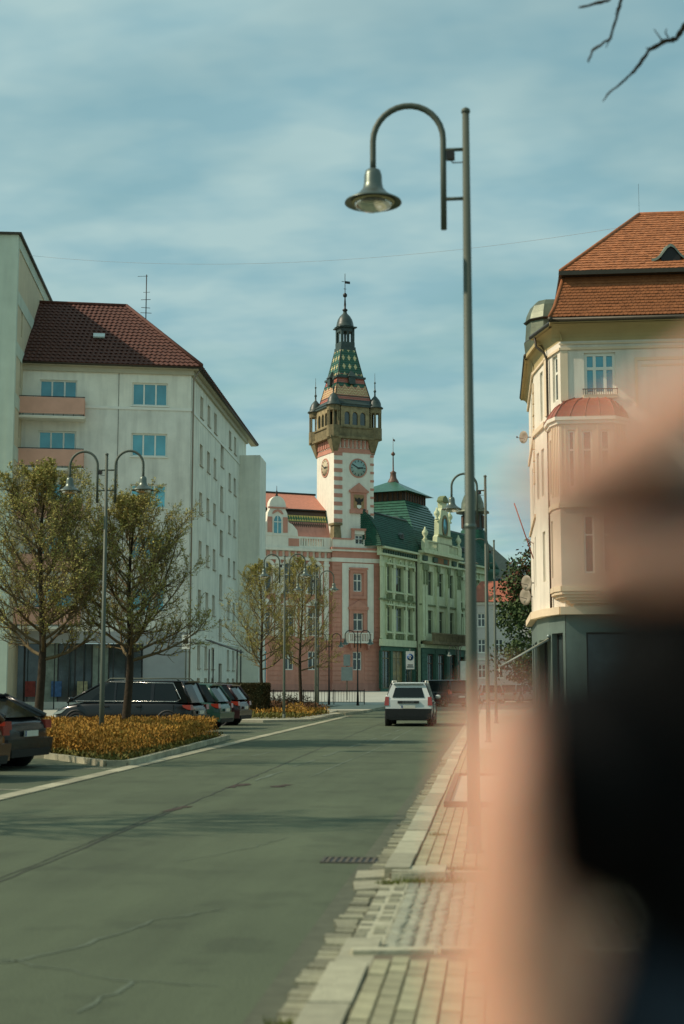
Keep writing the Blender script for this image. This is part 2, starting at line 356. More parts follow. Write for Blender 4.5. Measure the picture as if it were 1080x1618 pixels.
ribbon(b, [(-3.6, 8.5), (-2.9, 8.5), (-2.1, 8.0), (-1.5, 7.9)], .03 * .6, .004, .035, 7); ribbon(b, [(-2.0, 8.0), (-2.1, 7.2)], .05 * .6, .004, .035, 7)
ribbon(b, [(-2.9, 13.2), (-2.4, 14.4), (-2.2, 15.4)], .03 * .6, .004, .035, 7)
for k in range(7): ribbon(b, [(-4.0 + k * .12, 24 + k * 4), (-3.9 + k * .12, 26.5 + k * 4)], .09, .0045, .03, 5)
ribbon(b, [(-3.2, 25), (-2.9, 35), (-2.8, 60)], .05, .004, .02, 20)
ribbon(b, [(-5.4, 32), (-5.2, 34)], .08); ribbon(b, [(-6.0, 31), (-5.8, 33)], .08)
b.build('crack_sealing', mat('pale_sealing', (0.105, 0.13, 0.088), 0.85, 0.2, 6), kind='structure')
b = MB(); ribbon(b, [(-4.15, 22.4), (-4.0, 23.3)], .22, .006, .03); ribbon(b, [(-3.45, 22.6), (-3.3, 23.2)], .2, .006, .03); ribbon(b, [(-4.2, 18.2), (-4.05, 19.0)], .12, .006, .03)
b.build('tar_patches', mat('tar_dark', (0.055, 0.035, 0.025), 0.8, 0.4, 5), kind='structure')

# right-hand pavement: base slab, kerb stones, pavers, cobbled driveway
pv = MB(); pv.box(-.86, 2.9, 11.95, 120, -.3, .085); pv.box(-.86, 2.9, -25, 8.48, -.3, .085); pv.box(-.86, 2.9, 8.48, 11.95, -.3, .02)
pv = pv.build('pavement', M_joint, kind='structure')
far = sheet('paving_far', [(-.68, 34), (2.88, 34), (2.88, 119), (-.68, 119)], .089, M_concrete, parent=pv)
gut = sheet('gutter_strip', [(-1.23, -25), (-.9, -25), (-.9, 90), (-1.23, 90)], .002, mat('gutter_mortar', (.088, .094, .06), .9, .3, 6))
kst = MB(); kst.box(-.105, .105, 0, .985, -.14, .02)
km = kst.mesh('kerb_stone', M_kerb)
kb = sheet('kerb', [(-.92, -25), (-.66, -25), (-.66, 100), (-.92, 100)], .012, M_joint)
for i in range(64):
    y = -2 + i * 1.0
    z = .115 if (y < 7.6 or y > 11.9) else .03
    if 7.6 <= y < 8.4: z = .075
    o = bpy.data.objects.new('kerb_stone', km); col.objects.link(o); o.parent = kb
    o.location = (-.80 + rnd.uniform(-.008, .008), y, z - .006 + rnd.uniform(-.004, .004)); o.rotation_euler = (0, 0, rnd.uniform(-.006, .006))
b = MB(); b.box(-.9, -.7, 62, 100, -.1, .125); b.build('kerb_far', M_kerb, kb, kind='stuff')
gs = MB().frus(-.085, .085, -.068, .068, -.03, -.078, .078, -.062, .062, .022).mesh('sett', random_tone(mat('sett_stone', (.27, .26, .17), .85, .3, 8, .5, 50), .6, 1.15))
for i in range(170):
    o = bpy.data.objects.new('sett', gs); col.objects.link(o); o.parent = gut
    o.location = (-1.0 + rnd.uniform(-.03, .01), 6 + i * .145, -.006 + rnd.uniform(-.008, .006)); o.rotation_euler = (0, 0, rnd.uniform(-.12, .12))
    o.scale = (rnd.uniform(.75, 1.15), rnd.uniform(.85, 1), 1)
b = MB()
for i in range(330): 
    y = 30.7 + i * .16; s = rnd.uniform(.07, .1); b.frus(-1.03 - s, -1.03 + s, y, y + .14, -.03, -1.02 - s, -1.04 + s, y + .01, y + .13, .018)
b.build('gutter_setts', M_cobble, gut, kind='stuff')
pvm = MB().frus(-.0485, .0485, -.0975, .0975, -.03, -.045, .045, -.094, .094, .0).mesh('paver', M_paver)
def pavers(y0, rows, x0, cols_, zt, left):
    mass = MB()
    for r in range(rows):
        for c in range(cols_):
            x = x0 + c * .103; y = y0 + r * .203 + (.1 if c % 2 else 0); z = zt + rnd.uniform(-.0035, .0035)
            if left > 0 and x < .35:
                o = bpy.data.objects.new('paver', pvm); col.objects.link(o); o.parent = pv; o.location = (x, y, z); o.rotation_euler = (rnd.uniform(-.012, .012), rnd.uniform(-.012, .012), rnd.uniform(-.012, .012)); left -= 1
            else:
                mass.frus(x - .0485, x + .0485, y - .0975, y + .0975, z - .03, x - .045, x + .045, y - .094, y + .094, z)
    if mass.v: mass.build('paver_field', M_paver, pv, kind='stuff')
    return left
pavers(6.2, 10, -.63, 14, .116, 110)
pavers(12.25, 105, -.63, 34, .116, 190)
b = MB()
for r in range(10, 11): pass
# cobbled driveway laid in segmental fans
cbm = MB().frus(-.043, .043, -.040, .040, -.03, -.040, .040, -.034, .034, .0).mesh('cobble', M_cobble)
left = 300; mass = MB()
for r in range(44):
    for c in range(40):
        x = -.64 + c * .088; u = ((x + .30) % 1.05) / 1.05 - .5
        y = 8.55 + r * .088 + -1.5 * u * u * 1.0 + .1; rot = -math.atan(3.0 * u / 1.05)
        if not (8.66 < y < 11.78): continue
        x += rnd.uniform(-.01, .01); z = .05 + rnd.uniform(-.003, .003)
        if left > 0 and x < .2:
            o = bpy.data.objects.new('cobble', cbm); col.objects.link(o); o.parent = pv; o.location = (x, y, z); o.rotation_euler = (0, 0, rot + rnd.uniform(-.1, .1)); left -= 1
        else:
            s = .042; mass.frus(x - s, x + s, y - .04, y + .04, z - .03, x - s * .94, x + s * .94, y - .034, y + .034, z)
mass.build('cobble_field', M_cobble, pv, kind='stuff')
for k in range(31):
    for x in (-.86, -.75):
        o = bpy.data.objects.new('sett', gs); col.objects.link(o); o.parent = pv; o.location = (x + rnd.uniform(-.006, .006), 8.72 + k * .1, .022 + rnd.uniform(-.005, .005)); o.rotation_euler = (0, 0, rnd.uniform(-.08, .08)); o.scale = (.48, .72, 1)
eg = MB().frus(-.24, .24, -.06, .06, -.1, -.235, .235, -.052, .052, .0).mesh('edging_stone', M_kerb)
for k in range(7):
    for (yy, zz, sl) in ((8.50, .112, .55), (11.86, .125, .0)):
        o = bpy.data.objects.new('edging_stone', eg); col.objects.link(o); o.parent = pv
        o.location = (-.6 + k * .5, yy + (min(k, 1.5) * .1 if sl else 0), zz); o.rotation_euler = (0, 0, .18 if (sl and k < 2) else 0)
# flat apron stones where the kerb drops
ap = MB().frus(-.28, .28, -.3, .3, -.1, -.27, .27, -.29, .29, .0).mesh('apron_slab', M_kerb)
for (x, y, z, r) in ((-.92, 11.75, .03, .12), (-.62, 12.0, .12, .0), (-.95, 12.25, .05, .05)):
    o = bpy.data.objects.new('apron_slab', ap); col.objects.link(o); o.parent = pv; o.location = (x, y, z); o.rotation_euler = (0, -.05, r); o.scale = (.8, .8, 1)

# plaza paving in front of the town hall, gently rising, and the far-left pavement
def pz(x, y): return .02 if y < 120 else .02 + .0065 * (y - 120)
b = MB()
for (ys) in [(114, 128), (128, 150), (150, 200), (200, 320)]:
    a, c = ys; xl = -60; b.add([(xl, a, pz(0, a)), (10 if a >= 128 else -9, a, pz(0, a)), (10 if a >= 128 else -9, c, pz(0, c)), (xl, c, pz(0, c))], [(0, 1, 2, 3)])
b.build('plaza', M_plaza, kind='structure')
b = MB(); b.box(-60, -16.6, -25, 92, -.3, .11); b.box(-42, -7.6, 96.0, 113.99, -.3, .09); b.build('pavement_left', M_plaza, kind='structure')
b = MB(); b.prism_z([(-16.6, 60.6), (-9.4, 58.4), (-7.7, 60.2), (-7.5, 71.6), (-8.4, 73), (-8.6, 86), (-16.6, 88)], -.2, .10); b.build('pavement_corner', M_concrete, kind='structure')
b = MB(); b.box(-9.8, -6.9, 78, 97, -.2, .12)
b.build('traffic_island_paving', M_concrete, kind='structure')

def kerb_line(pts, z=.12, w=.14, name='bed_kerb', L=1.0, parent=None):
    base = MB()
    for i in range(len(pts) - 1):
        a = Vector((*pts[i], 0)); c = Vector((*pts[i+1], 0)); d = (c - a).normalized(); s = Vector((-d.y, d.x, 0)) * .03
        base.add([a - s + Vector((0, 0, .0)), c - s, c + s, a + s], [(0, 1, 2, 3)])
    k = base.build(name, M_joint, kind='structure')
    n = 0
    for i in range(len(pts) - 1):
        a = Vector((*pts[i], 0)); c = Vector((*pts[i+1], 0)); ln = (c - a).length; q = max(1, round(ln / L)); d = (c - a) / q
        me = MB().frus(-ln / q / 2 + .01, ln / q / 2 - .01, -w / 2, w / 2, -.1, -ln / q / 2 + .012, ln / q / 2 - .012, -w / 2 + .012, w / 2 - .012, z).mesh('kerb_stone', M_kerb)
        for j in range(q):
            o = bpy.data.objects.new('kerb_stone', me); col.objects.link(o); o.parent = k
            p = a + d * (j + .5); o.location = (p.x, p.y, rnd.uniform(-.006, .006)); o.rotation_euler = (0, 0, math.atan2(d.y, d.x) + rnd.uniform(-.01, .01))
    return k
BED1 = [(-16.4, 31.6), (-9.7, 30.6), (-7.6, 27.8), (-7.2, 27.9), (-7.2, 29), (-7.7, 41.4), (-9.0, 42.6), (-16.4, 42.8)]
kerb_line(BED1[0:7])
BED2 = [(-16.4, 60.2), (-9.2, 60.4), (-7.9, 61.6), (-7.5, 70.8), (-7.9, 72.2), (-9.5, 73.5), (-16.4, 74)]
kerb_line(BED2[0:6])
kerb_line([(-7.4, 71.6), (-6.9, 78), (-6.8, 95), (-7.6, 97)], .13)
for P, nm in ((BED1, 'bed_soil'), (BED2, 'bed_soil')):
    b = MB(); b.prism_z([(x, y) for x, y in P][::-1] if False else P, -.1, .06); b.build(nm, M_soil, kind='structure')

# low shrubs: thousands of small leaf faces on short stems
def inside(P, x, y):
    c = False; j = len(P) - 1
    for i in range(len(P)):
        if (P[i][1] > y) != (P[j][1] > y) and x < (P[j][0] - P[i][0]) * (y - P[i][1]) / (P[j][1] - P[i][1]) + P[i][0]: c = not c
        j = i
    return c
def shrubs(name, P, n, hf, m, size, seed, **k):
    r = random.Random(seed); b = MB()
    x0 = min(p[0] for p in P); x1 = max(p[0] for p in P); y0 = min(p[1] for p in P); y1 = max(p[1] for p in P)
    cnt = 0
    while cnt < n:
        x = r.uniform(x0, x1); y = r.uniform(y0, y1)
        if not inside(P, x, y): continue
        h = hf(x, y)
        if h <= 0: cnt += 1; continue
        z = h * (1 - r.random() ** 2.2 * .95) + r.uniform(-.05, .05)
        s = size * r.uniform(.5, 1.3); a = r.uniform(0, 6.28); t = r.uniform(-1.1, 1.1)
        u = Vector((math.cos(a), math.sin(a), 0)) * s; v = Vector((-math.sin(a) * math.sin(t), math.cos(a) * math.sin(t), math.cos(t))) * s * 1.6
        p = Vector((x, y, max(.06, z)))
        b.add([p - u * .5, p + u * .5, p + u * .3 + v, p - u * .3 + v], [(0, 1, 2, 3)]); cnt += 1
    return b.build(name, m, **k)
def h1(x, y):
    e = min(1, max(0, (y - 27.5) / 1.2)); return e * (.56 + .16 * mnoise.noise(Vector((x * .8, y * .5, 0))) + .08 * mnoise.noise(Vector((x * 3, y * 3, 1))))
S1 = [(-13.6, 32.0), (-9.6, 30.95), (-7.75, 28.4), (-7.4, 28.4), (-7.45, 29), (-7.9, 41.0), (-9.0, 42.2), (-14.6, 42.4)]
shrubs('flowering_shrubs', S1, 85000, h1, M_yel, .033, 3, kind='stuff')
def core(name, P, z, m, **k):
    b = MB(); b.prism_z(P, .05, z); return b
shrubs('low_weeds', [(-9.7, 30.7), (-7.6, 27.9), (-7.3, 28.0), (-7.3, 29.2), (-7.8, 41.2), (-8.1, 41.2), (-7.7, 29.3), (-9.7, 31.6)], 3000, lambda x, y: .14, M_yelg, .04, 4, kind='stuff')
def h2(x, y): return max(0, .35 + .5 * mnoise.noise(Vector((x * .35, y * .28, 5))))
S2 = [(-16.2, 60.8), (-9.4, 60.9), (-8.4, 62), (-8.0, 70.6), (-9.6, 73.1), (-16.2, 73.6)]
shrubs('flowering_shrubs', S2, 15000, lambda x, y: h2(x, y) if mnoise.noise(Vector((x * .3, y * .3, 9))) > -.1 else 0, M_yel, .06, 5, kind='stuff')
shrubs('reddish_shrubs', [(-15.8, 66), (-9.0, 66), (-8.3, 72), (-15.8, 73.4)], 11000, lambda x, y: max(.1, .5 + .3 * mnoise.noise(Vector((x * .5, y * .5, 2)))), mat('brown_shrub', (.13, .065, .03), .9, .4, 2), .06, 6, kind='stuff')
shrubs('olive_groundcover', S2, 14000, lambda x, y: .22, M_yelg, .06, 8, kind='stuff')
for k, (x, y, n_) in enumerate(((-.56, 13.05 + 1.6, 60), (-.2, 11.98, 160), (-.62, 11.7, 140), (-.85, 11.6, 60), (-.35, 11.72, 80), (-1.0, 7.0, 60), (-1.0, 6.6, 40), (-.12, 8.9, 20))):
    b = MB()
    for q in range(n_):
        a = rnd.uniform(0, 6.28); d = rnd.random() ** .7 * (.12 if n_ > 100 else .07); px = x + math.cos(a) * d * 1.6; py = y + math.sin(a) * d * .5
        ln = rnd.uniform(.02, .06); t = rnd.uniform(-.03, .03); w = .004
        z0 = .11 if y > 11.9 or y < 8 else .05
        if x < -.9: z0 = .01
        b.add([(px - w, py, z0), (px + w, py, z0), (px + t, py + rnd.uniform(-.02, .02), z0 + ln)], [(0, 1, 2)])
    b.build('grass_tuft', M_grass, kind='stuff')
# drain grate let into the gutter
t = thing('drain_grate', (-1.3, 13.45, 0), 'rusty iron drain grate let into the asphalt beside the kerb', 'drain grate')
b = MB(); b.box(-.3, .3, -.2, -.17, 0, .012); b.box(-.3, .3, .17, .2, 0, .012); b.box(-.3, -.27, -.17, .17, 0, .012); b.box(.27, .3, -.17, .17, 0, .012); b.build('grate_frame', mat('grate_rim', (.07, .065, .05), .8, .3, 9), t, world=False)
bar = MB().box(-.014, .014, -.17, .17, 0, .01).mesh('bar', mat('grate_iron', (.10, .085, .06), .8, .4, 12))
for k in range(9):
    o = bpy.data.objects.new('bar', bar); col.objects.link(o); o.parent = t; o.location = (-.24 + k * .06, 0, .001)
b = MB(); b.add([(-.27, -.17, .0), (.27, -.17, .0), (.27, .17, .0), (-.27, .17, .0)], [(0, 1, 2, 3)]); o = b.build('shaft', M_blackpl, t, world=False); o.location.z = .005
# ------------------------------------------------------------------ apartment block with the hipped brown roof
def T(x, y, z): return Matrix.Translation((x, y, z))
root = thing('apartment_building', (-17.9, 83, 0), 'pale grey plaster apartment block with brown hipped tile roof and pink balconies', 'building')
FF = frame(-17.9, 83, 75.1)            # front wall, local x from -10 (left) to 0 (corner)
FS = frame(-17.9, 83, -2.2)            # street wall, local x from 0 (corner) to 25
EZ = 20.35
ops = []
for k in range(6):
    z0 = 18.12 - k * 3.08
    if z0 < 4: continue
    ops += [(-8.95, -6.75, z0, z0 + 1.4, 'a'), (-3.5, -1.38, z0, z0 + 1.4, 'b')]
sidew = []
for k in range(6):
    z0 = 18.3 - k * 3.05
    if z0 > 4:
        sidew += [(3.5, 4.6, z0 - .1, z0 + 1.25), (6.35, 7.45, z0 - .1, z0 + 1.25), (9.1, 10.2, z0 - .1, z0 + 1.25), (15.9, 17.0, z0, z0 + 1.25), (18.5, 19.6, z0, z0 + 1.25)]
        if k < 5: sidew.append((12.1, 13.4, z0 - 1.9, z0 - .2))
for a, c in ((3.4, 4.5), (6.2, 7.3), (9.0, 10.1), (15.9, 17.0), (18.5, 19.6)): sidew += [(a, c, .6, 1.9), (a, c, 2.5, 3.9)]
sidew += [(12.1, 13.6, 0.15, 2.9)]
b = MB(FF); b.wall(-10.6, 0, 4.6, 17.9, [o for o in ops if o[2] < 17], 0, .18); b.build('wall', M_plL2, root)
b = MB(FF); b.wall(-10.6, 0, 17.9, EZ, [o for o in ops if o[2] > 17], 0, .18); b.build('wall', M_plL, root)
b = MB(FS); b.wall(0, 25, 0, EZ, sidew, 0, .22); b.add([(25, 0, 0), (25, 10, 0), (25, 10, EZ), (25, 0, EZ)], [(0, 1, 2, 3)]); b.build('wall', M_plL, root)
b = MB(FF); b.box(-10.6, .04, -.05, -.002, 17.86, 18.02); b.M = FS; b.box(-.04, 21.5, -.05, -.002, 17.86, 18.02); b.box(-.02, 25, -.06, -.002, 4.2, 4.36); b.build('string_course', M_white, root)
b = MB(FF); b.box(-10.6, .45, -.45, 0.0, EZ, EZ + .12); b.box(-10.6, .16, -.16, .0, EZ - .3, EZ); b.M = FS; b.box(.2, 28, -.45, 0, EZ + .003, EZ + .123); b.box(.05, 25, -.16, 0, EZ - .3, EZ - .003); b.build('cornice', mat('cornice_paint', (.5, .46, .34), .85, .1), root)
for o in ops: window(root, FF, *o[:4], y=.12, cols=3, gm=M_glassT, bar=.09)
for i, o in enumerate(sidew):
    if o[2] < .2: continue
    window(root, FS, *o[:4], y=.16, cols=2 if o[1] - o[0] < 1.2 else 2, gm=M_glass, bar=.07, fm=mat('window_frame_beige', (.40, .33, .24), .6, .1))
b = MB(FS); b.box(12.12, 13.58, .15, .2, .15, 2.88); b.build('door', mat('door_brown', (.10, .06, .035), .5, .2), root)
# ground floor of the front: recessed arcade with slim posts and shop glazing
b = MB(FF); b.wall(-10.6, -2.6, 3.9, 4.6, [], 0, .1); b.build('shop_fascia', mat('plaster_shop', (.36, .37, .36), .9, .1), root)
b = MB(FF); b.wall(-2.6, 0, 0, 4.6, [], 0, .1); b.build('wall', mat('plaster_shop', (.36, .37, .36), .9, .1), root)
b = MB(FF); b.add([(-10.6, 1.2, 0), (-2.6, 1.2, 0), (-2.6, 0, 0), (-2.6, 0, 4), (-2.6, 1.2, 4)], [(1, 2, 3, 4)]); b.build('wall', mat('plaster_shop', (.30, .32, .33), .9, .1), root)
for k in range(9):
    x = -10.5 + k * .98
    p = MB(FF); p.box(x, x + .07, 1.0, 1.08, 0.1, 3.9); p.build('glazing_bar', M_metald, root)
    g = MB(FF); g.add([(x + .07, 1.06, .5), (x + .98, 1.06, .5), (x + .98, 1.06, 3.9), (x + .07, 1.06, 3.9)], [(0, 1, 2, 3)]); g.build('shop_pane', [M_glassS, mat('shop_light', (.26, .31, .25), .2, .5, 2)][k in (2, 5)], root)
b = MB(FF); b.box(-10.6, -2.6, .95, 1.15, 0, .5); b.build('shop_plinth', M_plL2, root)
for k in range(10):
    x = -10.2 + k * .84; p = MB(FF); p.tube([(x, -.25, 0), (x, -.25, 3.9)], .035, 6); p.build('post', M_metald, root)
for k, cc in enumerate(((.25, .04, .03), (.06, .14, .3), (.4, .36, .2), (.3, .3, .28), (.25, .04, .03))):
    p = MB(FF); x = -9.4 + k * 1.5; p.box(x, x + .6, .88, .9, .8, 1.7); p.build('poster', mat('poster_%d' % k, cc, .6, .5, 5), root)
# balconies
def balcony(z):
    p = MB(FF); p.box(-10.6, -6.25, -1.15, 0, z - .14, z); p.box(-10.6, -6.2, -1.2, 0, z - .06, z - .02)
    bb = p.build('balcony', M_metald if False else M_white, root)
    q = MB(FF); q.box(-10.6, -6.28, -1.15, -1.11, z + .12, z + 1.1); q.box(-6.3, -6.26, -1.11, 0, z + .12, z + 1.1); q.build('railing_panel', M_balc, bb)
    q = MB(FF); q.box(-10.6, -6.25, -1.16, -1.1, z + 1.12, z + 1.16)
    for k in range(8): x = -10.4 + k * .58; q.box(x, x + .03, -1.1, -1.07, z, z + 1.12)
    q.build('railing_frame', M_metald, bb)
for k in range(5): balcony(17.15 - k * 3.08)
# gutters and downpipe
b = MB(FF); b.tube([(-10.6, -.52, EZ + .1), (.5, -.52, EZ + .1)], .08, 6); b.M = FS; b.tube([(-.4, -.52, EZ + .1), (28, -.52, EZ + .1)], .08, 6); b.build('gutter', M_gutter, root)
b = MB(FS); b.tube([(.1, -.5, EZ + .05), (.25, -.12, EZ - .5), (.25, -.08, 0)], .05, 6); b.build('downpipe', mat('pipe_beige', (.3, .25, .2), .6), root)
b = MB(FF); b.tube([(-4.3, -.02, 4.6), (-4.3, -.02, EZ - .3)], .012, 4); b.build('lightning_cable', M_gutter, root)
# roof: front slope and street slope with pan tiles laid in courses
def tiled_slope(A, B, C, D, courses, m, parent, name='tile_courses', step=.05, cols_=0):
    """A-B eave (left,right), D-C ridge; every course is a sloping slab lapping over the one below, cols_ = rolls across"""
    A, B, C, D = map(Vector, (A, B, C, D)); n = (B - A).cross(D - A).normalized()
    if n.z < 0: n = -n
    mb = MB()
    for i in range(courses):
        t0 = i / courses; t1 = (i + 1.12) / courses
        a = A.lerp(D, t0); bb = B.lerp(C, t0); c = B.lerp(C, min(1, t1)); d = A.lerp(D, min(1, t1))
        if cols_:
            ln = (bb - a).length; q = max(2, int(ln / cols_)); vs = []
            for j in range(q * 2 + 1):
                f = j / (q * 2); h = step + (.055 if j % 2 else 0)
                vs += [a.lerp(bb, f) + n * h, d.lerp(c, f) + n * (h - step)]
            fs = [(2 * j, 2 * j + 2, 2 * j + 3, 2 * j + 1) for j in range(q * 2)]
            mb.add(vs, fs)
            mb.add([a, bb, bb + n * step, a + n * step], [(0, 1, 2, 3)])
        else:
            mb.add([a, bb, bb + n * step, a + n * step, c, d], [(0, 1, 2, 3), (3, 2, 4, 5)])
    return mb.build(name, m, parent, kind='stuff')
e0 = FF @ Vector((-11.2, -.55, EZ + .12)); e1 = FF @ Vector((.6, -.62, EZ + .12)); e2 = FS @ Vector((28.2, -.55, EZ + .12))
r0 = Vector((-29.3, 86.6, 25.85)); r1 = Vector((-23.35, 88.2, 25.85)); r2 = Vector((-24.3, 108, 25.85))
b = MB(); b.add([e0, e1, r1, r0], [(0, 1, 2, 3)]); b.add([e1, e2, r2, r1], [(0, 1, 2, 3)]); rf = b.build('roof', M_tileL, root)
tiled_slope(e0, e1, r1, r0, 19, M_tileL, rf, step=.05, cols_=.3)
tiled_slope(e1, e2, r2, r1, 16, M_tileL, rf, step=.05, cols_=.5)
b = MB(); b.tube([e1 + Vector((0, 0, .1)), r1 + Vector((0, 0, .08))], .12, 6); b.tube([r0 + Vector((0, 0, .08)), r1 + Vector((0, 0, .08))], .12, 6); b.tube([r1 + Vector((0, 0, .08)), r2 + Vector((0, 0, .08))], .12, 6); b.build('ridge_tiles', M_tileL, rf, kind='stuff')
nrm = (e1 - e0).cross(r0 - e0).normalized()
p = e0.lerp(e1, .52).lerp(r0.lerp(r1, .62), .42) + nrm * .12
b = MB(Matrix.Translation(p) @ (frame(0, 0, 75.1)) @ Matrix.Rotation(R(38), 4, 'X')); b.box(-.35, .35, -.25, .25, 0, .1); b.build('skylight', mat('skylight', (.5, .55, .5), .2), rf)
# projecting block at the far end of the street wall
b = MB(FS); b.box(21.4, 25.2, -1.55, -.003, 0, 18.6); b.build('stair_tower', M_plL, root)
# roof aerial
t = thing('roof_aerial', (-22.5, 90, 24.9), 'thin television aerial mast on the brown hipped roof', 'aerial')
b = MB(); b.tube([(0, 0, 0), (0, 0, 3.6)], .035, 6); b.build('mast', M_metald, t, world=False)
b = MB(); b.tube([(-.35, -.1, 1.0), (.35, .1, 1.0)], .02, 4); b.tube([(-.3, -.1, 1.35), (.25, .1, 1.35)], .02, 4); b.tube([(-.35, 0, 1.9), (.3, 0, 1.9)], .02, 4); b.tube([(-.2, 0, 2.4), (.25, 0, 2.4)], .015, 4); b.tube([(-.6, 0, 3.5), (.1, 0, 3.5)], .015, 4); b.build('crossbars', M_metald, t, world=False)

# ------------------------------------------------------------------ tall flat-roofed block at the left edge
root = thing('tower_block', (-26.92, 77.3, 0), 'tall flat-roofed beige and mint panel block at the left edge of the picture', 'building')
FT = frame(-26.92, 77.3, -10.6); FU = frame(-26.92, 77.3, 79.4); HT = 27.3
tw = []
for k in range(7):
    z0 = 21.8 - k * 3.0
    if z0 > 3: tw += [(2.0, 2.5, z0, z0 + 1.6), (1.0, 1.35, z0 + .3, z0 + 1.1)]
b = MB(FT); b.wall(0.35, 22, 0, HT - .7, [o for o in tw if o[0] > 1.5], 0, .15); b.build('wall', M_plTall, root)
for o in [o for o in tw if o[0] > 1.5]: window(root, FT, *o, y=.1, cols=1, bar=.06, gm=M_glass, sill=False)
b = MB(FT); b.box(-.05, .35, -.02, .4, 0, HT); b.box(.35, 22.2, -.05, .4, HT - .7, HT)
for z in (HT - 4.0, HT - 7.0, HT - 10, HT - 13, HT - 16, HT - 19): b.box(.36, 22, -.03, -.004, z, z + .8)
b.build('panel_bands', M_plTall2, root)
uw = []
for k in range(8):
    z0 = 23.2 - k * 2.95
    if z0 > 3: uw += [(-3.4, -1.6, z0, z0 + 1.6), (-7.4, -5.6, z0, z0 + 1.6)]
b = MB(FU); b.wall(-20, -.05, 3.6, HT, uw, -.02, .15); b.build('wall', M_plTall2, root)
for o in uw: window(root, FU, *o, y=.08, cols=2, gm=M_glassT, sill=False)
b = MB(FU); b.add([(-20, 1.4, 0), (-.05, 1.4, 0), (-.05, 1.4, 3.6), (-20, 1.4, 3.6)], [(0, 1, 2, 3)]); b.add([(-.05, -.02, 0), (-.05, 1.4, 0), (-.05, 1.4, 3.6), (-.05, -.02, 3.6)], [(0, 1, 2, 3)]); b.add([(-20, -.02, 3.6), (-.05, -.02, 3.6), (-.05, 1.4, 3.6), (-20, 1.4, 3.6)], [(0, 1, 2, 3)]); b.build('shop_wall', M_glassS, root)
for k in range(6): p = MB(FU); p.box(-.3 - k * 1.6, -.05 - k * 1.6, -.02, .3, 0, 3.6); p.build('pillar', M_plTall2, root)
b = MB(FT); b.box(-.2, 22.4, -.2, 12, HT, HT + .12); b.build('roof', M_gutter, root)
b = MB(FT); b.add([(22, 0, 0), (22, 12, 0), (22, 12, HT), (22, 0, HT)], [(0, 1, 2, 3)]); b.build('wall', M_plTall, root)

# ------------------------------------------------------------------ pink town hall with the clock tower
FP = frame(-20.45, 185, 60)
root = thing('town_hall', (-20.45, 185, 0), 'pink and white town hall with a tall striped clock tower and tiled spire', 'town hall')
def P(mb, name, m, parent=None, **k): return mb.build(name, m, parent or root, **k)
# tower wing
wops = [(2.75, 4.0, 13.5, 15.9), (2.6, 4.15, 8.35, 10.75), (2.65, 3.95, 3.2, 5.6), (2.95, 4.15, 19.75, 21.0)]
b = MB(FP); b.wall(-.25, 6.75, 7.2, 18.3, wops[:2], 0, .3); b.wall(-.25, 6.75, 1.4, 7.0, [wops[2]], 0, .3)
b.add([(-.25, 0, 0), (-.25, 9, 0), (-.25, 9, 18.3), (-.25, 0, 18.3)], [(0, 1, 2, 3)]); b.add([(6.75, 0, 0), (6.75, 9, 0), (6.75, 9, 18.3), (6.75, 0, 18.3)], [(0, 1, 2, 3)]); P(b, 'wing_wall', M_pink)
b = MB(FP); b.box(-.4, 6.9, -.15, .3, -1, 1.4); b.box(-.32, 6.82, -.08, .3, 1.4, 1.55); P(b, 'plinth', M_pinkl)
b = MB(FP)
for z in [1.9 + .62 * k for k in range(8)] + [7.6 + .62 * k for k in range(17)]:
    for (a, c) in ((-.27, .9 if z > 7 else 2.3), (5.75 if z > 7 else 4.3, 6.77)): b.box(a, c, -.05, -.002, z, z + .5)
P(b, 'rustication', M_pink)
b = MB(FP); 
for (a, c, z0, z1) in ((1.1, 2.0, 7.3, 17.2), (4.75, 5.65, 7.3, 17.2), (2.0, 4.75, 16.3, 17.2)): b.box(a, c, -.1, -.055 + .05, z0, z1)
P(b, 'white_surround', M_trimw)
for (a, c, z0, z1) in ((2.2, 4.6, 12.9, 16.9), (2.1, 4.65, 8.0, 11.6)):
    b = MB(FP); b.box(a, wops[0][0] - .08, -.16, -.003, z0, z1 - .5); b.box(wops[0][1] + .16, c, -.16, -.003, z0, z1 - .5); b.box(a - .15, c + .15, -.3, -.003, z1 - .5, z1 - .25); b.box(a, c, -.18, -.004, z1 - .95, z1 - .5)
    if z0 < 10: b.prism_y([(a - .25, z1 - .25), (3.4, z1 + .7), (c + .25, z1 - .25)], -.34, -.003)
    else: b.box(a, c, -.22, -.003, z0 - .35, z0)
    P(b, 'window_surround', M_pink)
for i, o in enumerate(wops): window(root, FP, *o, y=.2 if i < 3 else .05, cols=2, transom=.6, gm=M_glass, bar=.13, sill=False)
b = MB(FP); b.box(-.4, 6.9, -.2, .4, 6.95, 7.25); P(b, 'string_course', M_pink)
bal = MB(FP); bal.prism_z([(1.3, 0), (1.7, -1.0), (4.9, -1.0), (5.6, 0)], 6.7, 6.95); bb = P(bal, 'balcony', M_trimw)
bal = MB(FP)
for k in range(14): bal.box(1.75 + k * .235, 1.86 + k * .235, -1.0, -.9, 6.96, 7.9)
bal.box(1.6, 5.0, -1.05, -.85, 7.9, 8.05); bal.box(1.6, 1.75, -1.0, 0, 6.96, 8.05); bal.box(4.95, 5.1, -1.0, 0, 6.96, 8.05); bal.build('balustrade', M_trimw, bb)
b = MB(FP); b.prism_y([(1.9, 6.7), (2.2, 5.8), (2.35, 6.7)], -.8, -.003); b.prism_y([(4.4, 6.7), (4.6, 5.8), (4.9, 6.7)], -.8, -.003); b.build('bracket', M_pinkl, bb)
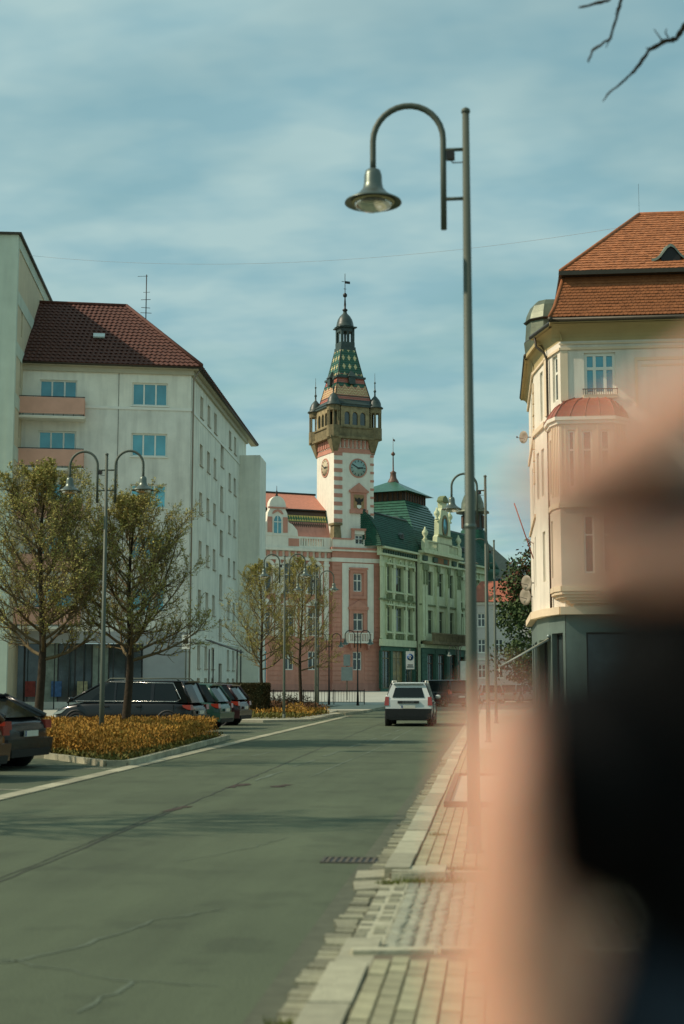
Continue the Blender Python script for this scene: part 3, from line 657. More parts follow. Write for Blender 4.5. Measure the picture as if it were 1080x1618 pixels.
# wing cornice and attic
b = MB(FP); b.box(-.35, 6.85, -.12, .5, 17.35, 17.9); b.box(-.5, 7.0, -.35, .5, 18.75, 19.0); P(b, 'cornice', M_trimw)
b = MB(FP); b.box(-.3, 6.8, -.1, .5, 17.9, 18.75); b.box(-.55, 7.05, -.45, .5, 19.0, 19.25); P(b, 'cornice_pink', M_pink)
b = MB(FP); b.wall(-.35, 6.85, 19.25, 20.4, [(2.95, 4.15, 19.75, 20.4)], -.2, .2); b.add([(-.35, -.2, 20.4), (6.85, -.2, 20.4), (6.85, 3, 20.4), (-.35, 3, 20.4)], [(0, 1, 2, 3)]); b.box(-.35, 6.85, .1, 6, 19.25, 20.38); P(b, 'attic', M_trimw)
b = MB(FP); b.box(-.4, 2.5, -.28, -.2, 20.3, 20.5); b.box(4.6, 6.9, -.28, -.2, 20.3, 20.5); b.box(2.3, 4.8, -.4, -.1, 21.6, 21.85); b.box(2.4, 2.8, -.3, -.05, 20.4, 21.6); b.box(4.3, 4.7, -.3, -.05, 20.4, 21.6); P(b, 'attic_trim', M_pink)
b = MB(FP); b.box(2.8, 4.3, -.2, -.02, 21.05, 21.6); P(b, 'attic_window_head', M_trimw)
# tower shaft
TW = (.05, 5.85, 0.25, 6.05)
b = MB(FP); b.box(*TW, 19.3, 33.9); sh = P(b, 'tower_shaft', M_trimw)
b = MB(FP)
for k in range(9):
    z = 22.6 + k * 1.12
    if z > 31.9: break
    b.box(.02, 1.25, .2, .245, z, z + .5)
    b.box(5.35, 5.88, .2, .245, z, z + .3)
b.box(-.02, 5.92, .17, .244, 32.0, 32.6); b.box(-.03, .045, .2, 6.1, 32.0, 32.6)
P(b, 'quoin_stripes', M_pink)
b = MB(FP)
for k in range(9): b.box(.5 + k * .6, .8 + k * .6, 0.0, .25, 32.7, 33.7); b.box(-.22, .05, .6 + k * .6, .9 + k * .6, 32.7, 33.7)
P(b, 'frieze_consoles', M_pink)
for (x, y) in ((-.3, -.1), (-.3, 5.5), (5.2, -.1)):
    b = MB(FP); b.frus(x + .3, x + .8, y + .35, y + .8, 31.9, x - .4, x + 1.1, y - .4, y + 1.1, 33.8); P(b, 'corner_console', M_olive)
for (x0, x1) in ((-.1, 1.0), (5.3, 6.1)):
    b = MB(FP); b.frus(x0, x1, -.1, 1.4, 20.4, x0 + .1, x1 - .1, .1, 1.2, 22.2); b.box(x0 - .08, x1 + .08, -.2, 1.5, 22.2, 22.5); P(b, 'corner_turret_base', M_olive)
# clock faces: dial colours carry the shade in front and the sun at the side
def clock(M, r, cx, cz, sx=1.0, pale=False):
    b = MB(M @ T(cx, 0, cz) @ Matrix.Rotation(R(90), 4, 'X') @ Matrix.Diagonal((sx, 1, 1, 1))); b.lathe([(r * 1.16, 0), (r * 1.16, .06), (r * 1.02, .1), (r * 1.02, 0.02)], 40); cf = P(b, 'clock_ring', M_pink)
    b = MB(M @ T(cx, -.03, cz) @ Matrix.Rotation(R(90), 4, 'X')); b.lathe([(r, 0), (r, .05)], 40); b.build('clock_dial', mat('dial_shaded', (.30, .42, .38), .4, .1) if not pale else mat('dial_sunlit', (.55, .46, .30), .5, .1), cf)
    b = MB(M @ T(cx, -.08, cz))
    for k in range(12):
        a = k * math.pi / 6; mm = b.M; b.M = mm @ Matrix.Rotation(a, 4, 'Y'); b.box(-.045, .045, -.03, -.004, r * .74, r * .95); b.M = mm
    b.build('hour_marks', M_metald, cf)
    b = MB(M @ T(cx, -.12, cz)); mm = b.M
    b.M = mm @ Matrix.Rotation(R(-62), 4, 'Y'); b.box(-.06, .06, -.03, 0, -.15, r * .92)
    b.M = mm @ Matrix.Rotation(R(86), 4, 'Y'); b.box(-.09, .09, -.06, -.031, -.15, r * .62); b.build('clock_hands', M_blackpl, cf)
clock(FP @ T(0, .24, 0), 1.12, 3.55, 30.0)
FL = FP @ T(.04, 5.9, 0) @ Matrix.Rotation(R(-90), 4, 'Z')
clock(FL, 1.12, 2.75, 30.2, pale=True)
# coat of arms niche
b = MB(FP); b.box(2.45, 4.75, .1, .248, 24.0, 27.0); b.box(2.2, 5.0, -.05, .248, 26.7, 27.0); b.box(2.3, 4.9, 0, .248, 23.9, 24.4); b.prism_y([(2.3, 27.0), (3.6, 28.0), (4.9, 27.0)], 0, .248); nb = P(b, 'arms_frame', M_pink)
b = MB(FP); b.box(2.85, 4.35, .06, .098, 24.6, 26.4); b.build('arms_panel', mat('arms_gold', (.36, .22, .10), .6, .4, 3), nb)
b = MB(FP @ T(3.6, .05, 25.5)); b.prism_y([(-.12, .5), (.12, .5), (.2, .25), (.62, .5), (.55, .05), (.25, -.1), (.3, -.5), (0, -.3), (-.3, -.5), (-.25, -.1), (-.55, .05), (-.62, .5), (-.2, .25)], -.06, 0); b.build('eagle_relief', M_metald, nb)
b = MB(FP @ T(3.6, .05, 24.75)); b.prism_y([(-.3, .25), (.3, .25), (.3, -.05), (0, -.25), (-.3, -.05)], -.06, .0); b.build('shield', M_white, nb)
# gallery
M_ochre = mat('ochre_stone', (.36, .28, .15), .85, .4, 1.6, .4, 12, stain=.35)
GC = (2.95, 3.15); GF = FP @ T(GC[0], GC[1], 0)
b = MB(GF); b.box(-3.75, 3.75, -3.75, 3.75, 33.8, 34.1); b.box(-3.45, 3.45, -3.45, 3.45, 34.1, 35.3); P(b, 'gallery_parapet', M_olive)
b = MB(GF); b.box(-3.6, 3.6, -3.6, 3.6, 35.3, 35.46); P(b, 'gallery_rail', M_olive)
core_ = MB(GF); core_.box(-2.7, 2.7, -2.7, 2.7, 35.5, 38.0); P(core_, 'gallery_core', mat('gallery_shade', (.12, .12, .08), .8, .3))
for q in range(4):
    Mq = GF @ Matrix.Rotation(R(90) * q, 4, 'Z')
    b = MB(Mq)
    n_ = 7
    b.wall(-2.1, 2.1, 35.5, 38.2, [(-1.55 + k * 1.15, -.75 + k * 1.15, 35.75, 37.5) for k in range(3)], -3.3, .3)
    for k in range(3):
        cx = -1.15 + k * 1.15; w = .4; z = 37.1
        for sg in (1, -1): b.prism_y([(cx + sg * w, z), (cx + sg * w, z + .42), (cx, z + .42)] + [(cx + sg * w * math.sin(R(a)), z + w * math.cos(R(a))) for a in (0, 30, 60)], -3.3, -3.02)
    P(b, 'arcade_wall', M_ochre)
    gq = MB(Mq); gq.add([(-1.6, -3.1, 35.7), (1.6, -3.1, 35.7), (1.6, -3.1, 37.5), (-1.6, -3.1, 37.5)], [(0, 1, 2, 3)]); P(gq, 'arcade_glass', M_glass)
    # open corner turret
    b = MB(Mq @ T(-3.05, -3.05, 0))
    for k in range(8):
        a = R(22.5 + 45 * k); b.box(.76 * math.cos(a) - .08, .76 * math.cos(a) + .08, .76 * math.sin(a) - .08, .76 * math.sin(a) + .08, 35.4, 37.6)
    b.lathe([(.92, 33.95), (.92, 35.5)], 8, rot=R(22.5), sm=False); b.lathe([(.88, 37.5), (.9, 38.25)], 8, rot=R(22.5), sm=False); tb = P(b, 'corner_turret', M_olive)
    b = MB(Mq @ T(-3.05, -3.05, 0)); b.lathe([(1.12, 38.2), (1.12, 38.32), (.86, 38.5), (.8, 38.95), (.6, 39.4), (.35, 39.7), (.12, 39.95), (.1, 40.4), (.2, 40.6), (.08, 40.8), (.06, 41.6), (.15, 41.75), (.04, 41.9), (.02, 43.1)], 12); b.build('turret_cap', M_darkcu, tb)
b = MB(GF); b.box(-3.5, 3.5, -3.5, 3.5, 38.2, 38.5); b.frus(-3.6, 3.6, -3.6, 3.6, 38.5, -2.7, 2.7, -2.7, 2.7, 39.3); P(b, 'gallery_roof', M_darkcu)
# glazed spire: patterned majolica tiles
def spire_mat():
    m = bpy.data.materials.new('glazed_tiles'); m.use_nodes = True; nt = m.node_tree; N = nt.nodes; L = nt.links; bs = N['Principled BSDF']; bs.inputs['Roughness'].default_value = .35
    uv = N.new('ShaderNodeUVMap'); uv.uv_map = 'UVMap'; sp = N.new('ShaderNodeSeparateXYZ'); L.new(uv.outputs[0], sp.inputs[0])
    def M(op, a, b_=None):
        o = N.new('ShaderNodeMath'); o.operation = op
        for i, q in enumerate((a, b_)):
            if q is None: continue
            if isinstance(q, (int, float)): o.inputs[i].default_value = q
            else: L.new(q, o.inputs[i])
        return o.outputs[0]
    u, v = sp.outputs[0], sp.outputs[1]
    pp = M('PINGPONG', u, .5)                                     # zigzag in u (metres)
    zz = M('ADD', v, M('MULTIPLY', pp, 1.3))
    def ramp(src, stops):
        r = N.new('ShaderNodeValToRGB'); r.color_ramp.interpolation = 'CONSTANT'
        e = r.color_ramp.elements
        while len(e) > 1: e.remove(e[-1])
        e[0].position = stops[0][0]; e[0].color = (*stops[0][1], 1)
        for p_, c_ in stops[1:]: x = e.new(p_); x.color = (*c_, 1)
        L.new(src, r.inputs[0]); return r.outputs[0]
    pk = (.42, .13, .085); gr = (.02, .095, .05); yl = (.62, .50, .24); wh = (.55, .5, .36); dk = (.05, .045, .02); br = (.46, .17, .09)
    base = ramp(M('DIVIDE', v, 8.0), [(0, pk), (.06, dk), (.08, br), (.13, pk), (.2, br), (.235, gr), (.30, dk), (.31, pk), (.42, gr), (.46, pk), (.47, gr), (.97, dk)])
    z1 = ramp(M('FRACT', M('MULTIPLY', zz, 2.0)), [(0, yl), (.35, br), (.6, yl), (.75, br)])
    f1 = M('MULTIPLY', M('GREATER_THAN', v, .75), M('LESS_THAN', zz, 2.3))
    mx = N.new('ShaderNodeMix'); mx.data_type = 'RGBA'; L.new(f1, mx.inputs[0]); L.new(base, mx.inputs[6]); L.new(z1, mx.inputs[7])
    dia = M('ADD', M('PINGPONG', M('ADD', u, .0), .42), M('MULTIPLY', M('PINGPONG', M('ADD', v, .1), .62), .55))
    f2 = M('MULTIPLY', M('LESS_THAN', dia, .24), M('GREATER_THAN', v, 3.6))
    f2 = M('MULTIPLY', f2, M('LESS_THAN', v, 7.4))
    m2 = N.new('ShaderNodeMix'); m2.data_type = 'RGBA'; L.new(f2, m2.inputs[0]); L.new(mx.outputs[2], m2.inputs[6]); m2.inputs[7].default_value = (*yl, 1)
    nz = N.new('ShaderNodeTexNoise'); nz.inputs['Scale'].default_value = 3
    m3 = N.new('ShaderNodeMix'); m3.data_type = 'RGBA'; m3.blend_type = 'MULTIPLY'; m3.inputs[0].default_value = .7; L.new(m2.outputs[2], m3.inputs[6]); L.new(nz.outputs[0], m3.inputs[7])
    mu = N.new('ShaderNodeMix'); mu.data_type = 'RGBA'; mu.blend_type = 'ADD'; mu.inputs[0].default_value = .35; L.new(m3.outputs[2], mu.inputs[6]); L.new(m2.outputs[2], mu.inputs[7])
    L.new(mu.outputs[2], bs.inputs['Base Color']); return m
M_spire = spire_mat()
b = MB(GF); uvs = []
z0, z1_, w0, w1 = 39.2, 46.6, 2.65, 1.05
nrow = 22
for q in range(4):
    b.M = GF @ Matrix.Rotation(R(90) * q, 4, 'Z')
    for i in range(nrow):
        ta, tb_ = i / nrow, (i + 1) / nrow
        wa = w0 + (w1 - w0) * ta ** .92; wb = w0 + (w1 - w0) * tb_ ** .92; za = z0 + (z1_ - z0) * ta; zb = z0 + (z1_ - z0) * tb_
        o_ = .04
        b.add([(-wa - o_, -wa - o_, za), (wa + o_, -wa - o_, za), (wb, -wb, zb), (-wb, -wb, zb)], [(0, 1, 2, 3)])
        uvs += [(-wa, za - z0), (wa, za - z0), (wb, zb - z0), (-wb, zb - z0)]
        b.add([(-wa - o_, -wa - o_, za), (wa + o_, -wa - o_, za), (wa, -wa, za), (-wa, -wa, za)], [(0, 1, 2, 3)]); uvs += [(0, za - z0)] * 4
sp = P(b, 'spire', M_spire); ul = sp.data.uv_layers.new(name='UVMap')
for i, uvc in enumerate(uvs): ul.data[i].uv = uvc
b = MB(GF)
for q in range(4):
    b.M = GF @ Matrix.Rotation(R(90) * q, 4, 'Z'); b.tube([(-w0, -w0, z0), (-w0 + (w0 - w1) * .54, -w0 + (w0 - w1) * .54, z0 + (z1_ - z0) * .5), (-w1, -w1, z1_)], .07, 5)
b.build('hip_ribs', M_metald, sp)
for q in range(4):
    b = MB(GF @ Matrix.Rotation(R(90) * q, 4, 'Z')); b.box(-.45, .45, -2.45, -1.6, 41.5, 42.5); b.frus(-.6, .6, -2.6, -1.5, 42.5, -.05, .05, -2.0, -1.2, 43.4)
    b.box(-2.1, 2.1, -2.15, -2.02, 42.35, 42.6); b.build('spire_dormer', M_darkcu, sp)
# lantern, dome, finial
b = MB(GF)
for (x, y) in ((-1, -1), (1, -1), (1, 1), (-1, 1)): b.box(x * .82 - .16, x * .82 + .16, y * .82 - .16, y * .82 + .16, 46.5, 49.6)
b.box(-1.1, 1.1, -1.1, 1.1, 46.3, 46.9); b.box(-1.0, 1.0, -1.0, 1.0, 46.9, 47.6); b.box(-.98, .98, -.98, .98, 49.1, 49.6); b.box(-.12, .12, -.12, .12, 47.6, 49.1)
for q in range(4): b.M = GF @ Matrix.Rotation(R(90) * q, 4, 'Z'); b.box(-.1, .1, -.94, -.86, 47.6, 49.1)
P(b, 'lantern', M_darkcu)
b = MB(GF); b.box(-1.25, 1.25, -1.25, 1.25, 49.6, 49.75); b.lathe([(1.5, 49.75), (1.2, 49.95), (1.12, 50.4), (.98, 50.9), (.68, 51.4), (.32, 51.75), (.2, 52.1)], 8, rot=R(22.5)); P(b, 'lantern_dome', M_darkcu)
b = MB(GF); b.lathe([(.22, 52.0), (.4, 52.25), (.12, 52.5), (.16, 53.0), (.08, 54.0), (.3, 54.2), (.3, 54.45), (.06, 54.7), (.04, 57.4)], 8); b.box(0, .75, -.02, .02, 56.0, 56.35); b.box(-.5, 0, -.02, .02, 56.2, 56.26); b.box(-.2, .2, -.02, .02, 55.2, 55.26); P(b, 'weather_vane', M_metald)
# main wing left of the tower
LY = .55
arch = [(-3.55, -1.85, 13.0, 17.1), (-6.95, -5.25, 13.0, 17.1), (-10.2, -8.5, 13.0, 17.1), (-13.5, -11.8, 13.0, 17.1), (-16.8, -15.1, 13.0, 17.1)]
rect = [(-3.5, -1.95, 7.6, 11.3), (-6.9, -5.35, 7.6, 11.3), (-10.2, -8.6, 7.6, 11.3), (-13.5, -11.9, 7.6, 11.3)]
low = [(-3.5, -2.1, 3.2, 5.6), (-6.9, -5.5, 3.2, 5.6)]
b = MB(FP); b.wall(-22, -.25, 12.4, 17.4, arch, LY, .35); b.wall(-22, -.25, 7.0, 12.4, rect, LY, .35); P(b, 'wing_wall', M_pink)
b = MB(FP); b.wall(-22, -.25, 1.4, 6.8, low + [(-11.9, -9.2, 1.4, 5.6)], LY - .05, .35); P(b, 'ground_floor_wall', M_pink)
b = MB(FP); b.box(-22, -.3, LY - .2, LY + .3, -1, 1.4); b.box(-22, -.26, LY - .2, LY + .2, 6.75, 7.05); P(b, 'plinth', M_pinkl)
b = MB(FP); b.box(-11.85, -9.25, LY + .1, LY + .15, 1.4, 5.55); P(b, 'shop_window', M_glassT)
b = MB(FP)
for z in [1.9 + .62 * k for k in range(8)]:
    for (a, c) in ((-22, -12.1), (-9.0, -7.1), (-5.3, -3.7), (-1.9, -.28)): b.box(a, c, LY - .1, LY - .052, z, z + .5)
P(b, 'rustication', M_pink)
for o in arch:
    window(root, FP, *o, y=LY + .2, cols=2, transom=.62, gm=M_glass, bar=.13, arch=True, sill=False)
    cx = (o[0] + o[1]) / 2; zc = 16.25
    b = MB(FP); pts = [(cx + 1.25 * math.cos(R(a)), zc + 1.25 * math.sin(R(a))) for a in range(0, 181, 15)] + [(cx + .86 * math.cos(R(a)), zc + .86 * math.sin(R(a))) for a in range(180, -1, -15)]
    for i in range(12): b.prism_y([pts[i], pts[i+1], pts[24 - i], pts[25 - i]][::-1], LY - .14, LY - .003)
    b.box(cx - 1.25, cx - .86, LY - .1, LY - .003, 13.0, zc); b.box(cx + .86, cx + 1.25, LY - .1, LY - .003, 13.0, zc); P(b, 'arch_surround', M_trimw)
for o in rect:
    window(root, FP, *o, y=LY + .2, cols=2, transom=.65, gm=M_glass, bar=.13, sill=False)
    b = MB(FP); b.box(o[0] - .35, o[0] - .02, LY - .1, LY - .003, 7.5, 11.4); b.box(o[1] + .02, o[1] + .35, LY - .1, LY - .003, 7.5, 11.4); b.prism_y([(o[0] - .6, 11.5), ((o[0] + o[1]) / 2, 12.4), (o[1] + .6, 11.5)], LY - .3, LY - .003); P(b, 'window_surround', M_trimw)
for o in low: window(root, FP, *o, y=LY + .15, cols=2, transom=.65, gm=M_glass, bar=.13, sill=False)
for s in (-.95, -4.4, -7.75, -11.0, -14.4): b = MB(FP); b.box(s - .32, s + .32, LY - .2, LY - .003, 7.05, 17.4); b.box(s - .42, s + .42, LY - .26, LY - .003, 16.7, 17.0); P(b, 'pilaster', M_trimw)
b = MB(FP); b.box(-22, -.3, LY - .25, LY + .3, 17.4, 17.75); b.box(-22, -.3, LY - .55, LY + .3, 18.6, 18.95); P(b, 'cornice', M_trimw)
b = MB(FP); b.box(-22, -.31, LY - .12, LY + .2, 17.75, 18.6); P(b, 'frieze', M_trimw)
b = MB(FP)
for k in range(24): b.box(-.9 - k * .85, -.45 - k * .85, LY - .35, LY - .124, 17.85, 18.5)
P(b, 'corbels', M_pink)
# attic balustrade
b = MB(FP); b.box(-22, -11.6, LY - .3, LY + .1, 18.96, 20.5); b.box(-11.6, -4.7, LY - .3, LY + .1, 18.96, 20.5); b.box(-1.4, -.4, LY - .3, LY + .1, 18.96, 20.5); b.box(-4.7, -1.4, LY - .3, LY + .1, 18.96, 19.3); b.box(-4.7, -1.4, LY - .3, LY + .1, 20.25, 20.5)
for k in range(9): b.box(-4.55 + k * .36, -4.37 + k * .36, LY - .25, LY + .05, 19.3, 20.25)
P(b, 'attic', M_trimw)
b = MB(FP); b.box(-11.4, -9.6, LY - .34, LY - .302, 19.2, 20.2); b.box(-6.4, -4.9, LY - .34, LY - .302, 19.2, 20.2); P(b, 'attic_panel', M_pink)
# dormer gable with rounded top
dc = -7.95
b = MB(FP); b.prism_y([(dc - 2.9, 20.5), (dc + 2.9, 20.5), (dc + 2.75, 21.3), (dc + 2.1, 22.0), (dc + 1.5, 22.3), (dc + 1.35, 23.4), (dc + 1.1, 23.9), (dc + 1.15, 24.3)] + [(dc + 1.15 * math.cos(R(a)), 24.3 + 1.35 * math.sin(R(a))) for a in range(15, 180, 15)] + [(dc - 1.15, 24.3), (dc - 1.1, 23.9), (dc - 1.35, 23.4), (dc - 1.5, 22.3), (dc - 2.1, 22.0), (dc - 2.75, 21.3)], LY - .35, LY + .5); g = P(b, 'dormer_gable', M_trimw)
b = MB(FP); b.box(dc - 1.35, dc + 1.35, LY - .5, LY - .352, 24.0, 24.2); b.box(dc - 1.4, dc - .75, LY - .42, LY - .352, 20.9, 22.9); b.box(dc + .75, dc + 1.4, LY - .42, LY - .352, 20.9, 22.9); b.prism_y([(dc - .8, 23.3), (dc - .5, 23.75), (dc, 23.9), (dc + .5, 23.75), (dc + .8, 23.3), (dc + .6, 23.3), (dc, 23.65), (dc - .6, 23.3)], LY - .45, LY - .352); b.build('gable_trim', M_pink, g)
b = MB(FP); b.prism_y([(dc - .5, 20.8), (dc + .5, 20.8), (dc + .5, 22.5), (dc + .3, 22.95), (dc, 23.1), (dc - .3, 22.95), (dc - .5, 22.5)], LY - .38, LY - .352); b.build('dormer_window', M_glassT, g)
b = MB(FP); b.box(dc - .05, dc + .05, LY - .42, LY - .385, 20.8, 23.1); b.box(dc - .5, dc + .5, LY - .42, LY - .385, 22.2, 22.3); b.build('dormer_window_frame', M_white, g)
b = MB(FP @ T(dc, LY, 0)); b.lathe([(.25, 25.6), (.12, 25.9), (.2, 26.1), (.05, 26.4), (.03, 27.0)], 8); b.build('finial', M_metald, g)
# its roof: steep patterned lower slope, paler upper slope
b = MB(FP); b.add([(-22, LY + .5, 20.0), (.04, LY + .5, 20.0), (.04, LY + 2.6, 24.4), (-22, LY + 2.6, 24.4)], [(0, 1, 2, 3)])
mr_ = P(b, 'roof', M_pinkl)
def slope_pt(s, t, e=.0): return (s, LY + .5 + 2.1 * t - e, 20.0 + 4.4 * t + e * .5)
b = MB(FP); b.add([slope_pt(-22, .80, .03), slope_pt(.03, .80, .03), slope_pt(.03, 1, .03), slope_pt(-22, 1, .03)], [(0, 1, 2, 3)])
for k in range(36):
    s = -.3 - k * .6; b.add([slope_pt(s, .52, .04), slope_pt(s - .15, .42, .04), slope_pt(s - .3, .52, .04), slope_pt(s - .3, .60, .04), slope_pt(s - .15, .50, .04), slope_pt(s, .60, .04)], [(0, 5, 4, 1), (1, 4, 3, 2)]); b.add([slope_pt(s - .3, .52, .04), slope_pt(s - .45, .42, .04), slope_pt(s - .6, .52, .04), slope_pt(s - .6, .60, .04), slope_pt(s - .45, .50, .04), slope_pt(s - .3, .60, .04)], [(0, 5, 4, 1), (1, 4, 3, 2)])
b.build('dark_tile_pattern', mat('tile_dark', (.06, .035, .02), .5, .3), mr_, kind='stuff')
b = MB(FP); b.add([slope_pt(-22, .60, .05), slope_pt(.03, .60, .05), slope_pt(.03, .80, .05), slope_pt(-22, .80, .05)], [(0, 1, 2, 3)]); b.build('green_tile_band', mat('tile_green', (.03, .13, .06), .35, .3), mr_)
b = MB(FP)
for k in range(60):
    s = -.1 - k * .36; b.add([slope_pt(s, .80, .07), slope_pt(s - .18, .70, .07), slope_pt(s - .36, .80, .07)], [(0, 2, 1)]); b.add([slope_pt(s, .62, .07), slope_pt(s - .18, .70, .07), slope_pt(s - .36, .62, .07)], [(0, 1, 2)])
b.build('yellow_tile_pattern', mat('tile_yellow', (.55, .42, .12), .4, .3), mr_, kind='stuff')
b = MB(FP); b.add([(-22, LY + 2.4, 24.45), (.04, LY + 2.4, 24.45), (.04, LY + 6.6, 27.0), (-22, LY + 6.6, 27.0)], [(0, 1, 2, 3)]); P(b, 'upper_roof', M_tileP)
b = MB(FP); b.box(-22, .03, LY + 2.2, LY + 2.7, 24.25, 24.42); P(b, 'roof_break', M_metald)
b = MB(FP); b.tube([(-22, LY + 6.6, 27.05), (.3, LY + 6.6, 27.05)], .15, 6); b.build('ridge', M_metald, mr_)
for k in range(20): pass

# ------------------------------------------------------------------ green art-nouveau building
M_orn = mat('ornament_green', (.20, .24, .12), .85, .4, 2, .4, 12, stain=.35)
FG = frame(-14.5, 187.5, 20)
root = thing('ornate_building', (-14.5, 187.5, 0), 'pale green ornate building with dark green tiled roofs beside the pink town hall', 'building')
ax1 = [(1.7, 3.2), (4.6, 7.2), (8.7, 10.3)]
ax2 = [(14.1, 16.0), (18.2, 20.0), (22.3, 24.0)]
ax3 = [(27.4, 29.0), (30.8, 32.4), (34.4, 36.0)]
rows = ((13.8, 17.2), (8.4, 11.7))
ops = [(a, c, z0, z1) for (a, c) in ax1 + ax3 for (z0, z1) in rows]
ops2 = [(a, c, z0, z1) for (a, c) in ax2 for (z0, z1) in rows]
b = MB(FG); b.wall(-.4, 11.4, 7.3, 18.4, [o for o in ops if o[0] < 11], 0, .4); b.wall(26, 39.5, 7.3, 18.4, [o for o in ops if o[0] > 11], 0, .4); P(b, 'wall', M_green)
b = MB(FG); b.wall(11.4, 26, 7.3, 19.6, ops2, -.8, .4); b.add([(11.4, -.8, 0), (11.4, 0, 0), (11.4, 0, 19.6), (11.4, -.8, 19.6)], [(0, 1, 2, 3)]); P(b, 'risalit_wall', M_greenl)
for (a, c, z0, z1) in ops: window(root, FG, a, c, z0, z1, y=.28, cols=2 if c - a < 2 else 3, transom=.62, gm=M_glass, fm=mat('green_frame', (.22, .26, .15), .6), bar=.13, sill=False)
for (a, c, z0, z1) in ops2: window(root, FG, a, c, z0, z1, y=-.52, cols=2, transom=.62, gm=M_glass, fm=mat('green_frame', (.22, .26, .15), .6), bar=.13, sill=False)
for (a, c) in ax1 + ax3:
    for (z0, z1), top in zip(rows, (17.3, 11.8)):
        b = MB(FG); b.box(a - .32, a - .03, -.14, -.003, z0 - .5, z1 + .1); b.box(c + .03, c + .32, -.14, -.003, z0 - .5, z1 + .1); b.box(a - .45, c + .45, -.35, -.003, z1 + .12, z1 + .32); b.box(a - .4, c + .4, -.28, -.003, z0 - .28, z0 - .1)
        m_ = (a + c) / 2; b.prism_y([(m_ - .35, z1 + .32), (m_ + .35, z1 + .32), (m_ + .25, z1 + .8), (m_, z1 + 1.0), (m_ - .25, z1 + .8)], -.25, -.003)
        P(b, 'window_surround', M_greenl)
        b = MB(FG)
        for xx in (a - .18, c + .18, m_): b.box(xx - .16, xx + .16, -.26, -.142 if xx != m_ else -.252, z1 - .3 if xx != m_ else z1 + .36, z1 + .1 if xx != m_ else z1 + .7)
        b.box(a, c, -.18, -.003, z0 - 1.05, z0 - .3)
        for k in range(4): b.box(a + (c - a) * (k + .3) / 4, a + (c - a) * (k + .7) / 4, -.24, -.181, z0 - 1.0, z0 - .4)
        P(b, 'stucco_ornament', M_orn)
for s in (-.1, 3.9, 8.0, 11.0, 26.4, 29.9, 33.4, 37.0):
    b = MB(FG); b.box(s - .3, s + .3, -.16, -.003, 7.4, 18.3); b.box(s - .4, s + .4, -.28, -.003, 16.9, 17.6); P(b, 'pilaster', M_greenl)
for s in (11.9, 12.9, 17.1, 21.2, 24.9, 25.7):
    b = MB(FG); b.box(s - .38, s + .38, -1.15, -.803, 8.0, 18.0); b.box(s - .5, s + .5, -1.3, -.803, 7.4, 8.0); P(b, 'pilaster', M_greenl)
    b = MB(FG); b.box(s - .5, s + .5, -1.35, -1.153, 17.2, 18.1); b.box(s - .2, s + .2, -1.28, -1.153, 15.2, 17.2); P(b, 'capital', M_orn)
b = MB(FG); b.box(-.4, 11.38, -.3, .2, 12.45, 12.7); b.box(26, 39.5, -.3, .2, 12.45, 12.7); b.box(11.4, 26, -1.0, -.6, 12.3, 12.5); P(b, 'string_course', M_orn)
b = MB(FG); b.box(-.4, 11.35, -.5, .4, 18.4, 18.65); b.box(-.5, 11.38, -.8, .4, 19.3, 19.55); b.box(26, 39.5, -.5, .4, 18.4, 18.65); b.box(26.02, 39.5, -.8, .4, 19.3, 19.55); b.box(-.4, 11.3, -.2, .4, 18.65, 19.3); b.box(26.05, 39.5, -.2, .4, 18.65, 19.3); b.box(11.2, 26.2, -1.6, .2, 19.6, 19.95); b.box(11.3, 26.1, -1.2, .1, 18.2, 18.45); P(b, 'cornice', M_greenl)
b = MB(FG)
for k in range(14): b.box(.1 + k * .8, .4 + k * .8, -.45, -.202, 18.7, 19.2)
for k in range(10): b.box(26.4 + k * .85, 26.75 + k * .85, -.45, -.202, 18.7, 19.2)
for k in range(4): b.box(12.2 + k * 3.7, 13.6 + k * 3.7, -1.1, -.803, 18.6, 19.3)
P(b, 'frieze_blocks', mat('frieze_dark', (.07, .12, .09), .8, .4))
b = MB(FG); b.box(16.4, 21.8, -1.05, -.803, 18.5, 19.4); P(b, 'name_plaque', mat('plaque_ochre', (.28, .14, .05), .7, .4, 2.5))
# balcony over the entrance
b = MB(FG); b.box(12.0, 25.6, -2.4, -.8, 6.9, 7.3); bb = P(b, 'balcony', M_olive)
b = MB(FG); b.box(12.0, 25.6, -2.4, -2.2, 8.3, 8.5)
for k in range(34): b.box(12.1 + k * .4, 12.3 + k * .4, -2.38, -2.22, 7.3, 8.3)
b.build('balustrade', M_olive, bb)
# ground floor: dark green shopfronts
b = MB(FG); b.wall(-.4, 11.4, 0, 6.4, [(.2, 3.0, .8, 5.8), (3.6, 7.2, .8, 5.8), (7.8, 10.6, .8, 5.8)], -.05, .5); b.wall(11.4, 26, 0, 6.4, [(13.6, 16.2, .5, 5.6), (17.6, 20.4, .5, 5.6), (22.0, 24.4, .5, 5.6)], -.9, .6); b.wall(26, 39.5, 0, 6.4, [(27.2, 29.8, .8, 5.4), (31, 33.6, .8, 5.4)], -.05, .5); P(b, 'ground_floor_wall', M_greend)
for i, (a, c) in enumerate(((.2, 3.0), (3.6, 7.2), (7.8, 10.6))):
    window(root, FG, a, c, .8, 5.8, y=.2, cols=2, transom=.8, gm=[M_glassS, mat('display_ochre', (.30, .20, .06), .3, .9, 1.3, c2=(.03, .05, .05)), M_glassS][i], fm=M_olive, bar=.12, sill=False)
for (a, c, y) in ((13.6, 16.2, -.6), (17.6, 20.4, -.6), (22.0, 24.4, -.6), (27.2, 29.8, .2), (31, 33.6, .2)): window(root, FG, a, c, .5, 5.5, y=y, cols=2, transom=.75, gm=M_glassS, fm=mat('door_wood', (.12, .055, .03), .5), bar=.16, sill=False)
